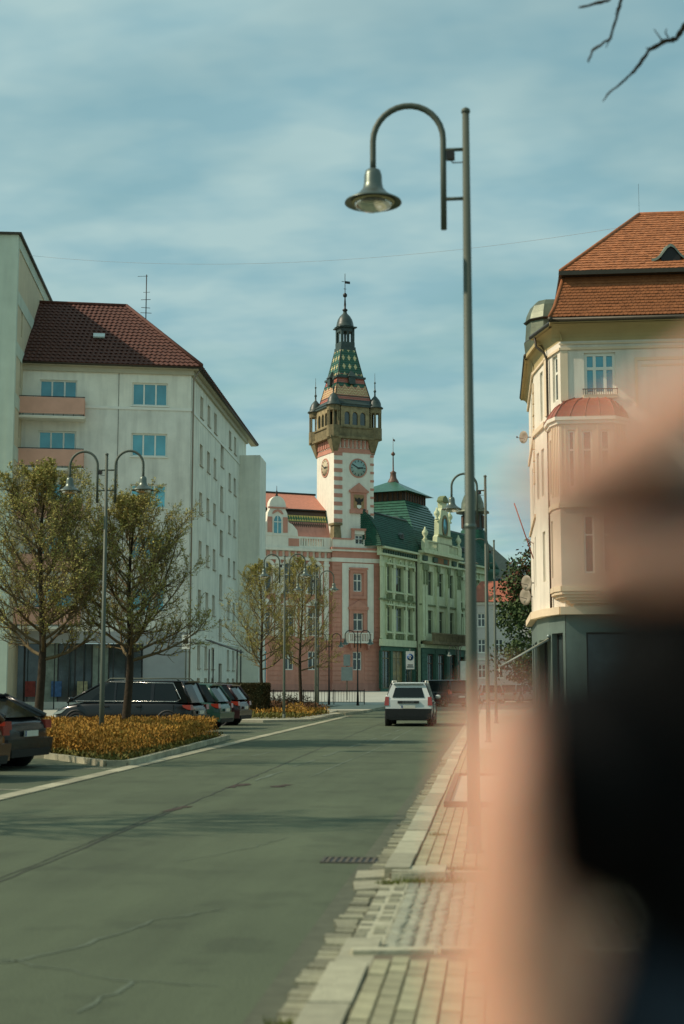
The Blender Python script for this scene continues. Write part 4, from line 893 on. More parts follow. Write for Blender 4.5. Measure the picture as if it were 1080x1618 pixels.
b = MB(FG); b.box(-.45, 11.38, -.35, .1, 6.4, 7.3); b.box(11.4, 26, -1.1, -.5, 6.4, 6.88); b.box(26.02, 39.5, -.35, .1, 6.4, 7.3); P(b, 'shop_cornice', M_greenl)
b = MB(FG)
for z in [.9 + .6 * k for k in range(9)]:
    for (a, c, y) in ((-.4, .1, -.13), (7.3, 7.7, -.13), (10.7, 11.35, -.13), (11.5, 13.4, -1.0), (16.4, 17.4, -1.0), (20.6, 21.8, -1.0), (24.6, 25.9, -1.0), (26.2, 27.0, -.13), (30, 30.8, -.13), (33.8, 34.9, -.13)): b.box(a, c, y, y + .075, z, z + .48)
P(b, 'rustication', M_greend)
b = MB(FG); b.tube([(11.15, -.35, 19.3), (11.15, -.35, 0)], .1, 6); P(b, 'downpipe', M_gutter)
# attic gable of the risalit
b = MB(FG); b.box(11.6, 25.8, -1.4, -1.0, 19.95, 20.2); b.box(11.6, 25.8, -1.4, -1.0, 21.3, 21.5); b.box(11.6, 13.0, -1.45, -.9, 20.2, 21.3); b.box(24.4, 25.8, -1.45, -.9, 20.2, 21.3); b.box(16.6, 21, -1.4, -.9, 20.2, 21.3)
for k in range(9): b.box(13.2 + k * .38, 13.4 + k * .38, -1.3, -1.1, 20.2, 21.3); b.box(21.1 + k * .37, 21.3 + k * .37, -1.3, -1.1, 20.2, 21.3)
P(b, 'attic_balustrade', M_greenl)
gx = 19.2
b = MB(FG); b.prism_y([(gx - 3.0, 21.3), (gx + 3.0, 21.3), (gx + 2.8, 22.3), (gx + 2.3, 22.6), (gx + 2.2, 24.6), (gx + 1.6, 25.2), (gx + 1.3, 26.2), (gx + .9, 26.6), (gx + .9, 27.6), (gx + .5, 28.0), (gx - .5, 28.0), (gx - .9, 27.6), (gx - .9, 26.6), (gx - 1.3, 26.2), (gx - 1.6, 25.2), (gx - 2.2, 24.6), (gx - 2.3, 22.6), (gx - 2.8, 22.3)], -1.4, -.7); g = P(b, 'ornate_gable', M_greenl)
b = MB(FG @ T(gx, -1.42, 24.0) @ Matrix.Rotation(R(90), 4, 'X')); b.lathe([(1.1, 0), (1.1, .1), (.85, .14), (.8, .02)], 20, sy=1.5); b.build('oval_frame', M_olive, g)
b = MB(FG @ T(gx, -1.44, 24.0) @ Matrix.Rotation(R(90), 4, 'X')); b.lathe([(.8, 0), (.8, .04)], 20, sy=1.5); b.build('oval_window', M_glassT, g)
b = MB(FG); b.box(gx - 1.2, gx + 1.2, -1.65, -.7, 27.5, 27.75); b.box(gx - 2.5, gx + 2.5, -1.6, -1.405, 22.4, 22.65); b.prism_y([(gx - 1.1, 27.75), (gx + 1.1, 27.75), (gx + .8, 28.2), (gx, 28.5), (gx - .8, 28.2)], -1.6, -.7); b.build('gable_trim', M_orn, g)
for s in (12.3, 25.1, gx - 2.5, gx + 2.5):
    b = MB(FG @ T(s, -1.2, 0)); z = 21.5 if abs(s - gx) > 4 else 24.7; b.lathe([(.3, z), (.3, z + .2), (.15, z + .35), (.42, z + .8), (.42, z + 1.1), (.15, z + 1.5), (.1, z + 1.8)], 10); b.build('urn', M_greenl, g)
# roofs: steep green mansards with tile courses
def mansard(x0, x1, ye, z0, z1, back, m, courses, hipL=0, hipR=0, bulge=.3):
    b = MB(FG); pr = None
    for i in range(courses):
        t0 = i / courses; t1 = (i + 1) / courses
        f = lambda t: (ye + back * (t ** 1.6), z0 + (z1 - z0) * t)
        (ya, za), (yb, zb) = f(t0), f(t1)
        xa0 = x0 + hipL * t0 ** 1.6; xb0 = x0 + hipL * t1 ** 1.6; xa1 = x1 - hipR * t0 ** 1.6; xb1 = x1 - hipR * t1 ** 1.6
        o = .07
        b.add([(xa0, ya - o, za), (xa1, ya - o, za), (xb1, yb, zb), (xb0, yb, zb)], [(0, 1, 2, 3)]); b.add([(xa0, ya - o, za), (xa1, ya - o, za), (xa1, ya + .05, za), (xa0, ya + .05, za)], [(3, 2, 1, 0)])
        b.add([(xa1 + o, ya, za), (xa1 + o, 16, za), (xb1, 16, zb), (xb1, yb, zb)], [(0, 1, 2, 3)]); b.add([(xa0 - o, ya, za), (xa0 - o, 16, za), (xb0, 16, zb), (xb0, yb, zb)], [(3, 2, 1, 0)])
    return b
rf = P(mansard(-1.2, 12.6, -.6, 19.55, 24.3, 2.6, M_roofG, 16, 0, -.4), 'mansard_roof', M_roofG)
b = MB(FG); b.frus(-1.2, 12.6, 2.0, 8, 24.25, 1, 11, 4.0, 7, 24.7); b.build('roof_top', M_roofG, rf)
b = MB(FG); b.tube([(-1.2, 1.95, 24.35), (12.9, 1.95, 24.35), (12.9, 6, 24.35)], .16, 6); b.build('roof_roll', M_darkcu, rf)
rf2 = P(mansard(25.2, 40, -.6, 19.55, 24.4, 2.4, M_roofG, 16, 0, .5), 'mansard_roof', M_roofG)
b = MB(FG); b.box(25.4, 39.6, 1.8, 15, 24.4, 24.6); b.build('roof_top', M_darkcu, rf2)
rf3 = P(mansard(11.8, 25.6, -.5, 20.1, 25.2, 4.0, M_roofG, 14, 1.5, 4.5), 'mansard_roof', M_roofG)
for (s, yy, z) in ((6.2, -.1, 21.3), (29.5, -.1, 21.4)):
    b = MB(FG); b.prism_y([(s - .7, z - .2), (s + .7, z - .2), (s + .5, z + .35), (s, z + .6), (s - .5, z + .35)], yy - .3, yy + 1.2); d = b.build('roof_dormer', M_darkcu, rf); b = MB(FG); b.prism_y([(s - .45, z - .1), (s + .45, z - .1), (s + .3, z + .3), (s, z + .42), (s - .3, z + .3)], yy - .34, yy - .302); 
    dd = b.build('louvre', M_blackpl, rf)
# pavilion roof with timber belvedere
b = MB(FG); b.frus(13.4, 28.0, .8, 14, 22.0, 16.9, 25.1, 3.9, 11.1, 27.9)
pr = P(b, 'pavilion_skirt', M_roofGl)
def courses(mb, x0, x1, y0, y1, z0, X0, X1, Y0, Y1, z1, n, o=.06):
    for i in range(n):
        t = i / n; t2 = (i + 1) / n; L_ = lambda a, c, t: a + (c - a) * t
        mb.frus(L_(x0, X0, t) - o, L_(x1, X1, t) + o, L_(y0, Y0, t) - o, L_(y1, Y1, t) + o, L_(z0, z1, t), L_(x0, X0, t2), L_(x1, X1, t2), L_(y0, Y0, t2), L_(y1, Y1, t2), L_(z0, z1, t2))
b = MB(FG); courses(b, 13.4, 28.0, .8, 14, 22.0, 16.9, 25.1, 3.9, 11.1, 27.9, 14, .12); b.build('tile_courses', M_roofGl, pr, kind='stuff')
b = MB(FG); b.box(17, 25, 4, 11, 27.9, 29.2); bv = P(b, 'belvedere', mat('old_timber', (.10, .05, .025), .8, .4, 4))
for k in range(9):
    b = MB(FG); b.box(16.9, 16.99, 4.1 + k * .82, 4.25 + k * .82, 27.95, 29.15); b.build('timber_post', M_metald, bv)
    b = MB(FG); b.box(17.1 + k * .95, 17.25 + k * .95, 3.9, 3.99, 27.95, 29.15); b.build('timber_post', M_metald, bv)
b = MB(FG); b.frus(16.0, 26.0, 3.0, 12.0, 29.2, 20.3, 21.7, 6.9, 8.1, 31.2); b.build('belvedere_roof', M_roofGl, bv)
b = MB(FG @ T(21, 7.5, 0.6)); b.lathe([(1.0, 30.2), (.8, 30.8), (.5, 31.3), (.42, 31.9), (.5, 32.1), (.12, 32.4), (.08, 34.6), (.3, 34.8), (.3, 35.0), (.04, 35.3), (.03, 37.4)], 12); b.box(0, .7, -.02, .02, 36.9, 37.2); b.build('finial', mat('finial_copper', (.14, .075, .05), .5, .2), bv)
# round corner tower with its cap
b = MB(FG @ T(42.0, 2.2, 0)); b.lathe([(3.0, 0), (3.0, 6.4), (3.2, 6.5), (3.2, 7.2), (2.9, 7.3), (2.9, 12.4), (3.1, 12.5), (3.1, 12.8), (2.9, 12.9), (2.9, 18.3), (3.4, 18.6), (3.6, 19.4)], 20); tw = P(b, 'corner_tower', M_greend)
for a in (-150, -120, -90, -60):
    for z in (8.6, 13.8):
        b = MB(FG @ T(42.0, 2.2, 0) @ Matrix.Rotation(R(a), 4, 'Z') @ T(2.88, 0, z)); b.box(0, .12, -.5, .5, 0, 3); b.build('tower_window', M_glass, tw)
        b = MB(FG @ T(42.0, 2.2, 0) @ Matrix.Rotation(R(a), 4, 'Z') @ T(2.88, 0, z)); b.box(0, .2, -.68, -.5, -.2, 3.2); b.box(0, .2, .5, .68, -.2, 3.2); b.box(0, .25, -.68, .68, 3.2, 3.5); b.build('tower_window_frame', M_greenl, tw)
b = MB(FG @ T(42.3, 3.0, 0)); b.lathe([(4.2, 19.5), (3.9, 20.2), (3.0, 22.0), (2.3, 24.3), (1.9, 25.8)], 16); b.build('bell_roof', M_roofG, tw)
b = MB(FG @ T(42.3, 3.0, 0)); b.lathe([(1.85, 25.7), (1.75, 28.6)], 8, sm=False); b.build('lantern', M_darkcu, tw)
for k in range(8): b = MB(FG @ T(42.3, 3.0, 0) @ Matrix.Rotation(R(45 * k), 4, 'Z')); b.box(1.6, 1.85, -.35, .35, 26.2, 28.2); b.build('lantern_opening', mat('louvre_brown', (.10, .055, .035), .7), tw)
b = MB(FG @ T(42.3, 3.0, 0)); b.lathe([(2.7, 28.6), (2.7, 28.85), (1.9, 29.2), (1.8, 30.3), (1.4, 31.4), (.7, 32.1), (.25, 32.5), (.3, 32.9), (.05, 33.4)], 12); b.build('lantern_dome', M_copper, tw)
b = MB(FG); b.box(39.5, 42, 3, 12, 0, 19); b.box(-.3, 39, 4, 14, 0, 19.4); P(b, 'core_wall', M_greend)
# ------------------------------------------------------------------ cream corner house on the right
root = thing('corner_house', (2.9, 57, 0), 'cream corner house with orange mansard roof and red-roofed corner oriel', 'building')
FR = frame(2.9, 57, 90); GA = frame(2.35, 58.8, math.degrees(math.atan2(.55, -1.8))); HG = frame(1.95, 61.5, math.degrees(math.atan2(.4, -2.7))); IH = frame(1.95, 70, 180)
b = MB(FR); b.wall(0, 16, 12.9, 15.7, [(.93, 2.18, 13.15, 14.85), (6.4, 7.7, 13.15, 14.85), (10.5, 11.8, 13.15, 14.85)], 0, .16); b.wall(0, 16, 4.6, 12.9, [(6.4, 7.7, 9.3, 11.6), (10.5, 11.8, 9.3, 11.6), (6.4, 7.7, 5.6, 7.9), (10.5, 11.8, 5.6, 7.9)], 0, .16)
b.M = GA; b.wall(0, 1.88, 4.6, 15.7, [(.9, 1.5, 13.0, 14.9)], 0, .16); b.M = HG; b.wall(0, 2.73, 4.6, 15.7, [(1.5, 2.1, 12.6, 14.7), (1.5, 2.1, 9.4, 11.4), (1.5, 2.1, 5.8, 7.9), (.4, .95, 9.4, 11.4)], 0, .16); b.M = IH; b.wall(0, 8.5, 4.6, 15.7, [(6.6, 7.6, 12.6, 14.7), (4.2, 5.2, 12.6, 14.7), (6.6, 7.6, 9.2, 11.4), (4.2, 5.2, 9.2, 11.4), (6.6, 7.6, 5.8, 8), (4.2, 5.2, 5.8, 8)], 0, .16)
P(b, 'wall', M_cream, root)
window(root, FR, .93, 2.18, 13.15, 14.85, y=.1, cols=3, transom=.63, gm=M_glassT, bar=.12, sill=False)
for (x0, z0) in ((6.4, 13.15), (10.5, 13.15)): window(root, FR, x0, x0 + 1.3, z0, z0 + 1.7, y=.1, cols=3, transom=.63, gm=M_glassT, bar=.12, sill=False)
for (x0, z0) in ((6.4, 9.3), (10.5, 9.3), (6.4, 5.6), (10.5, 5.6)): window(root, FR, x0, x0 + 1.3, z0, z0 + 2.3, y=.1, cols=2, transom=.63, bar=.1, sill=False)
window(root, GA, .9, 1.5, 13.0, 14.9, y=.1, cols=1, transom=.63, bar=.1, sill=False)
for (x0, x1, z0, z1) in ((1.5, 2.1, 12.6, 14.7), (1.5, 2.1, 9.4, 11.4), (1.5, 2.1, 5.8, 7.9), (.4, .95, 9.4, 11.4)): window(root, HG, x0, x1, z0, z1, y=.1, cols=1, transom=.6, bar=.1, sill=False)
for (x0, z0, z1) in ((6.6, 12.6, 14.7), (4.2, 12.6, 14.7), (6.6, 9.2, 11.4), (4.2, 9.2, 11.4), (6.6, 5.8, 8), (4.2, 5.8, 8)): window(root, IH, x0, x0 + 1, z0, z1, y=.1, cols=2, transom=.6, bar=.1, sill=False)
b = MB(FR); b.box(.88, 2.23, -.09, -.0, 12.98, 13.12); P(b, 'window_sill', M_creamd, root)
b = MB(FR)
for k in range(16): b.box(.86 + k * .09, .88 + k * .09, -.12, -.1, 13.12, 13.34)
b.box(.84, 2.26, -.13, -.095, 13.33, 13.36); P(b, 'window_guard', M_metald, root)
b = MB(FR); b.box(-.06, 16, -.08, -.003, 14.98, 15.08); b.box(-.06, 16, -.05, -.003, 15.2, 15.26); b.M = GA; b.box(0, 1.95, -.08, -.003, 14.98, 15.08); b.M = HG; b.box(0, 2.7, -.08, -.003, 14.95, 15.05); b.box(0, 2.7, -.12, -.003, 12.2, 12.4); b.M = IH; b.box(0, 8.5, -.08, -.003, 12.2, 12.4); b.box(0, 8.5, -.08, -.003, 8.7, 8.85); b.box(0, 8.5, -.1, -.003, 14.95, 15.1); P(b, 'string_course', M_creamd, root)
b = MB(FR); b.box(2.95, 15, -.04, -.003, 14.5, 14.62); b.box(2.95, 3.05, -.04, -.003, 12.6, 14.5); b.box(3.2, 15, -.03, -.003, 14.25, 14.33); P(b, 'wall_panel', M_creamd, root)
b = MB(GA); b.box(-.02, .3, -.06, -.003, 12.6, 15.0); b.M = FR; b.box(-.02, .28, -.05, -.003, 12.9, 14.98); b.M = IH
for k in range(9): b.box(8.1 if k % 2 else 7.95, 8.5, -.07, -.003, 10.2 + k * .5, 10.6 + k * .5)
P(b, 'quoins', M_creamd, root)
# coved eaves
def eave(M, x0, x1, z=15.7, d=.85, m=M_eave):
    b = MB(M); n = 6
    for i in range(n):
        a0 = R(90 * i / n); a1 = R(90 * (i + 1) / n)
        ya, za = -d * (1 - math.cos(a0)), z - .35 + .7 * math.sin(a0) * .75; yb, zb = -d * (1 - math.cos(a1)), z - .35 + .7 * math.sin(a1) * .75
        b.add([(x0, ya - .002, za), (x1, ya - .002, za), (x1 + (.0), yb - .002, zb), (x0, yb - .002, zb)], [(0, 1, 2, 3)], True)
    b.box(x0 - .1, x1, -d - .12, .1, z + .2, z + .36); return b
bb = eave(FR, -.35, 16); P(bb, 'eave_soffit', M_eave, root)
bb = eave(GA, -.2, 2.1, d=.42); P(bb, 'eave_soffit', M_eave, root)
bb = eave(HG, 0, 2.7, 15.45, .26); P(bb, 'eave_soffit', M_eave, root)
bb = eave(IH, -.5, 8.7, 15.45, .26); P(bb, 'eave_soffit', M_eave, root)
b = MB(FR); b.tube([(-.5, -1.0, 16.0), (16, -1.0, 16.0)], .09, 6); b.M = GA; b.tube([(-.3, -.52, 16.0), (2.5, -.52, 16.0), (2.9, -.8, 16.0)], .09, 6); b.M = IH; b.tube([(-.5, -.36, 15.75), (8.9, -.36, 15.75)], .08, 6); b.M = GA; b.tube([(.15, -.5, 15.95), (.2, -.45, 15.5), (.45, -.2, 15.2), (.5, -.1, 14.9), (.5, -.1, 4.5)], .055, 6); P(b, 'gutter', M_gutter, root)
# orange mansard: steep scalloped lower slope, flared foot, projecting upper slope
C0 = Vector((2.45, 56.1, 16.15)); C1 = Vector((19, 56.1, 16.15)); C2 = Vector((19, 57.1, 18.1)); C3 = Vector((3.1, 57.1, 18.1)); S0 = Vector((2.5, 63, 16.15)); S3 = Vector((3.1, 63, 18.1))
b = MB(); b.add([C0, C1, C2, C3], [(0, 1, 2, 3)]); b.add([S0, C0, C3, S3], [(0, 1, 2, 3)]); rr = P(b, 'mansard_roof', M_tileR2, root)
mid0 = Vector((2.55, 56.65, 16.6)); 
def curved_slope(A, B, C, D, n, sag, m, parent, stepz=.05, name='tile_courses', tooth=0):
    A, B, C, D = map(Vector, (A, B, C, D)); mb = MB(); nr = (B - A).cross(D - A).normalized()
    if nr.z < 0: nr = -nr
    def pt(P0, P1, t): return P0.lerp(P1, t) - nr * sag * math.sin(math.pi * t ** .7)
    for i in range(n):
        t0 = i / n; t1 = min(1, (i + 1.1) / n)
        a, bq, c, d = pt(A, D, t0), pt(B, C, t0), pt(B, C, t1), pt(A, D, t1)
        if tooth:
            ln = (bq - a).length; q = int(ln / tooth)
            vs = []; fs = []
            for j in range(q):
                f0 = j / q + (.5 / q if i % 2 else 0); f1 = f0 + .94 / q
                if f1 > 1: continue
                k = len(vs); p0 = a.lerp(bq, f0); p1 = a.lerp(bq, f1); q0 = d.lerp(c, f0); q1 = d.lerp(c, f1); lift = stepz * rnd.uniform(.8, 1.3)
                pm = p0.lerp(p1, .5) + (a - d) * .12
                vs += [p0 + nr * lift, pm + nr * lift, p1 + nr * lift, q1 + nr * .005, q0 + nr * .005, p0, p1]
                fs += [(k, k+1, k+2, k+3, k+4), (k+5, k+6, k+2, k)]
            mb.add(vs, fs)
        else:
            mb.add([a + nr * stepz, bq + nr * stepz, c, d, a, bq], [(0, 1, 2, 3), (4, 5, 1, 0)])
    return mb.build(name, m, parent, kind='stuff')
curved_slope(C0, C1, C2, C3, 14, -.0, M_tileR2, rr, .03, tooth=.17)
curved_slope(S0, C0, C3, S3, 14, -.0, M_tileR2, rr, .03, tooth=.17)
U0 = Vector((2.95, 56.75, 18.2)); U1 = Vector((19, 56.75, 18.2)); U2 = Vector((19, 61.4, 22.0)); U3 = Vector((6.65, 61.4, 22.0)); V0 = Vector((3.0, 66, 18.2)); V3 = Vector((7.0, 66, 22.0))
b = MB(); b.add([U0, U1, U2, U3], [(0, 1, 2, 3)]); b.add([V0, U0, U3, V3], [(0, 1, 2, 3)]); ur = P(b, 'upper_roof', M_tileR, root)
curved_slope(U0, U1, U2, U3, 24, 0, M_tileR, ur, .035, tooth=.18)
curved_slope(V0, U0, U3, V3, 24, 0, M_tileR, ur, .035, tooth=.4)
b = MB(); b.tube([U0, U3], .1, 6); b.tube([U3, U2], .1, 6); b.tube([C0, C0.lerp(C3, .25) + Vector((.05, -.0, -.03)), C3], .08, 6); P(b, 'ridge_tiles', M_tileR2, ur)
b = MB(); b.box(2.88, 19, 56.68, 57.1, 18.02, 18.19); b.box(2.9, 3.3, 57.1, 66, 18.02, 18.19); P(b, 'roof_break', M_gutter, ur)
b = MB(); b.box(2.6, 19, 57.1, 70, 15.9, 16.1); b.box(3.2, 19, 57.2, 66, 16.1, 18.05); P(b, 'roof_core', M_gutter, ur)
# eyebrow dormer
b = MB(FR)
n_ = 12; out = []
for i in range(n_ + 1):
    t = i / n_; x = 3.75 + 1.55 * t; z = 18.75 + .62 * math.exp(-((t - .5) / .24) ** 2); out.append((x, z))
for i in range(n_):
    (xa, za), (xb, zb) = out[i], out[i+1]
    ya = .25; yb_ = 1.6
    b.add([(xa, ya, za), (xb, ya, zb), (xb, yb_ + .2, zb + .35), (xa, yb_ + .2, za + .35)], [(0, 1, 2, 3)], True); b.add([(xa, ya - .02, za - .12), (xb, ya - .02, zb - .12), (xb, ya, zb), (xa, ya, za)], [(0, 1, 2, 3)], True)
P(b, 'eyebrow_dormer', mat('lead_sheet', (.16, .19, .15), .5, .2, 3), ur)
b = MB(FR); b.prism_y([(4.15, 18.66)] + [(x, z - .13) for x, z in out[3:10]] + [(4.9, 18.66)], .3, .5); P(b, 'dormer_louvre', M_blackpl, ur)
# side turret with copper cap
b = MB(Matrix.Translation((2.68, 61.2, 0.15)) @ Matrix.Diagonal((1.08, 1.08, 1, 1))); b.lathe([(1.0, 15.6), (1.05, 16.15), (1.0, 16.2), (.95, 17.0), (1.0, 17.05), (.93, 17.35), (.78, 17.7), (.55, 17.95), (.2, 18.05)], 10, sm=False); P(b, 'turret_cap', M_copper, root)
b = MB(Matrix.Translation((2.68, 61.2, 0.15)) @ Matrix.Diagonal((1.08, 1.08, 1, 1))); b.lathe([(1.02, 16.1), (1.05, 16.16), (1.02, 16.22)], 10, sm=False); b.lathe([(1.02, 17.0), (1.07, 17.05), (1.0, 17.1)], 10, sm=False); P(b, 'turret_bands', M_gutter, root)
# corner oriel with red tin roof
OR = [(2.52, 59.0), (2.42, 58.2), (2.5, 57.1), (2.75, 56.45), (4.9, 56.4), (5.45, 57.02)]
def ring(P_, cx, cy, s): return [(cx + (x - cx) * s, cy + (y - cy) * s) for x, y in P_]
cx, cy = 4.3, 57.6
b = MB(); orw = []
z0, z1_ = 5.2, 12.0
oriel = None
for i in range(len(OR) - 1):
    (xa, ya), (xb, yb) = OR[i], OR[i+1]; L_ = math.hypot(xb - xa, yb - ya); F_ = frame(xa, ya, math.degrees(math.atan2(xb - xa, yb - ya)))
    ops = []
    if i == 3: ops = [(.9, 1.3, 9.3, 11.6), (1.62, 1.98, 9.3, 11.6), (.35, .62, 9.3, 11.6), (.9, 1.3, 5.9, 8.2), (1.62, 1.98, 5.9, 8.2)]
    elif i == 1: ops = [(.3, .8, 9.2, 11.4), (.3, .8, 5.8, 8.1)]
    b.M = F_; b.wall(0, L_, z0, z1_, ops, 0, .12); orw.append((F_, L_, ops))
oriel = P(b, 'oriel', mat('oriel_stucco', (.66, .52, .40), .9, .08), root)
for F_, L_, ops in orw:
    for o in ops: window(oriel, F_, *o, y=.07, cols=1, transom=.66, bar=.07, sill=False)
b = MB()
for F_, L_, ops in orw:
    b.M = F_; b.box(0, L_, -.06, -.003, 8.5, 8.7); b.box(0, L_, -.05, -.003, 5.2, 5.4)
    k = 0
    while k * .16 < L_ - .1:
        x = .04 + k * .16; k += 1
        if any(o[0] - .1 < x < o[1] + .05 for o in ops): continue
        b.box(x, x + .06, -.03, -.003, 9.0, 11.8)
P(b, 'oriel_fluting', M_creamd, oriel)
b = MB(); b.prism_z(ring(OR, cx, cy, 1.1), 12.0, 12.14); b.prism_z(ring(OR, cx, cy, 1.05), 11.86, 12.0); P(b, 'oriel_cornice', M_cream, oriel)
lv = [(1.10, 12.14), (1.05, 12.33), (.93, 12.62), (.78, 12.84), (.56, 13.0)]
b = MB(); vs = [];  n_ = len(OR)
for s, z in lv: vs += [(x, y, z) for x, y in ring(OR, cx, cy, s)]
fs = [(j * n_ + i, j * n_ + i + 1, (j + 1) * n_ + i + 1, (j + 1) * n_ + i) for j in range(len(lv) - 1) for i in range(n_ - 1)]
b.add(vs, fs); orr = P(b, 'oriel_roof', M_redtin, root)
b = MB()
for i in range(n_ - 1):
    for t in ([0, .25, .5, .75] if i == 3 else [0, .5]):
        pts = []
        for s, z in lv:
            q = ring(OR, cx, cy, s); pts.append(Vector((q[i][0] * (1 - t) + q[i+1][0] * t, q[i][1] * (1 - t) + q[i+1][1] * t, z + .01)))
        b.tube(pts, .022, 5)
b.build('standing_seam', M_redtin, orr)
b = MB()
for j in range(8):
    s0 = 1.0 - .06 * j * (1 + j * .06); b.prism_z(ring(OR, cx, cy, max(.5, s0)), 5.2 - (j + 1) * .12, 5.2 - j * .12 - .004)
P(b, 'oriel_corbel', M_creamd, oriel)
# ground floor shop, cornice and awning
b = MB(FR); b.wall(0, 16, 0, 4.3, [(.8, 4.2, .5, 3.6), (5.5, 9, .5, 3.6)], -.02, .3); b.M = GA; b.wall(0, 1.88, 0, 4.3, [(.3, 1.6, .4, 3.6)], -.02, .3); b.M = HG; b.wall(0, 2.73, 0, 4.3, [(.4, 2.3, .4, 3.4)], -.02, .3); b.M = IH; b.wall(0, 8.5, 0, 4.3, [(1, 3.5, .4, 3.4), (4.5, 7.8, .4, 3.4)], -.02, .3); P(b, 'shopfront', mat('shopfront_teal', (.13, .175, .155), .6, .2), root)
for F_, o in ((FR, (.8, 4.2, .5, 3.6)), (FR, (5.5, 9, .5, 3.6)), (GA, (.3, 1.6, .4, 3.6)), (HG, (.4, 2.3, .4, 3.4)), (IH, (1, 3.5, .4, 3.4)), (IH, (4.5, 7.8, .4, 3.4))): window(root, F_, *o, y=.2, cols=2, gm=M_glassS, fm=M_metald, sill=False)
b = MB(FR); b.box(-.2, 16, -.35, .1, 4.3, 4.6); b.M = GA; b.box(-.1, 2.0, -.3, .1, 4.31, 4.61); b.M = HG; b.box(-.1, 2.73, -.28, .1, 4.32, 4.62); b.M = IH; b.box(0, 8.5, -.3, .1, 4.33, 4.6); P(b, 'shop_cornice', M_creamd, root)
def awning(y0, y1, wx, zx, ox, oz, name='awning'):
    b = MB(); n = 7
    b.add([(wx, y0, zx), (ox, y0, oz), (ox, y1, oz), (wx, y1, zx), (wx, y0, zx - .03), (ox, y0, oz - .03), (ox, y1, oz - .03), (wx, y1, zx - .03)], [(3, 2, 1, 0), (4, 5, 6, 7), (0, 1, 5, 4), (2, 3, 7, 6)])
    q = (y1 - y0) / 8
    for k in range(8): b.add([(ox, y0 + q * k, oz - .03), (ox, y0 + q * (k + 1), oz - .03), (ox, y0 + q * (k + .95), oz - .2), (ox, y0 + q * (k + .5), oz - .25), (ox, y0 + q * (k + .05), oz - .2)], [(0, 1, 2, 3, 4)])
    a = P(b, name, mat('awning_cloth', (.82, .76, .58), .8, .1), root)
    b = MB(); b.tube([(wx, y0 - .02, zx - .1), (ox, y0 - .02, oz - .04)], .03, 5); b.tube([(ox, y0, oz), (ox, y1, oz)], .04, 6); b.tube([(wx, y0, zx + .05), (wx, y1, zx + .05)], .08, 6); b.build('awning_frame', mat('awning_metal', (.22, .28, .27), .5, .1, metal=.5), a)
awning(58.6, 62.2, 2.3, 3.45, .28, 2.3)
for (y, z, s) in ((65.5, 6.15, .36), (68.5, 5.7, .40), (67.2, 13.2, .3)):
    o = MB(Matrix.Translation((1.7, y, z)) @ Matrix.Rotation(R(-95), 4, 'Y') @ Matrix.Rotation(R(40), 4, 'X')); o.lathe([(.02, .0), (s * .5, .03), (s, .12), (s, .13), (s * .5, .045), (.02, .015)], 18); d = P(o, 'satellite_dish', mat('dish_grey', (.30, .26, .20), .5), root)
    o = MB(); o.tube([(1.95, y, z), (1.68, y, z)], .025, 5); o.tube([(1.68, y, z - .1), (1.3, y, z)], .012, 4); o.box(1.27, 1.33, y - .03, y + .03, z - .03, z + .05); o.build('dish_arm', M_metald, d)
b = MB(); b.tube([(1.95, 66, 7.3), (1.1, 66, 9.9)], .03, 6); b.tube([(1.95, 66, 8.0), (1.6, 66, 8.3)], .015, 4); P(b, 'flag_pole', mat('faded_red', (.3, .07, .05), .6), root)
b = MB(); b.tube([(6.65, 61.4, 22), (6.65, 61.4, 23.4)], .006, 4); P(b, 'lightning_rod', M_metald, root)
b = MB(); b.add([(19, 57, 0), (19, 70, 0), (19, 70, 16), (19, 57, 16)], [(0, 1, 2, 3)]); b.add([(1.95, 70, 0), (19, 70, 0), (19, 70, 16), (1.95, 70, 16)], [(0, 1, 2, 3)]); P(b, 'wall', M_cream, root)

# far houses and the dark roof at the end of the street
root = thing('townhouse', (4, 200, 0), 'white townhouse with red roof seen at the far end of the street', 'building')
FQ = frame(-3, 200, 90); ops = [(1.0 + k * 2.4, 2.1 + k * 2.4, z, z + 1.9) for k in range(6) for z in (2.2, 5.7, 9.3)]
b = MB(FQ); b.wall(0, 16, 0, 12.8, ops, 0, .2); P(b, 'wall', mat('townhouse_white', (.58, .53, .47), .9, .1), root)
for o in ops: window(root, FQ, *o, y=.12, cols=2, transom=.6, bar=.12)
b = MB(FQ); b.frus(-.6, 16.6, -.6, 10, 12.8, 1.5, 14, 4.5, 6, 16.0); P(b, 'roof', mat('roof_red', (.38, .12, .07), .8, .2), root)
b = MB(FQ); b.box(-.3, 16.3, -.25, -.003, 12.4, 12.75); b.box(0, 16, -.1, -.003, 4.7, 4.9); P(b, 'cornice', M_trimw, root)
root = thing('gabled_house', (-4, 232, 0), 'pale blue house with a steep dark roof behind the white townhouse', 'building')
b = MB(); b.box(-14, 6.3, 232, 246, 0, 17.5); P(b, 'wall', mat('pale_blue', (.45, .50, .46), .9, .1), root)
b = MB(); b.frus(-14.5, 6.8, 231.4, 247, 17.5, -10, -1.0, 238, 240, 25.2); P(b, 'roof', M_darkcu, root)

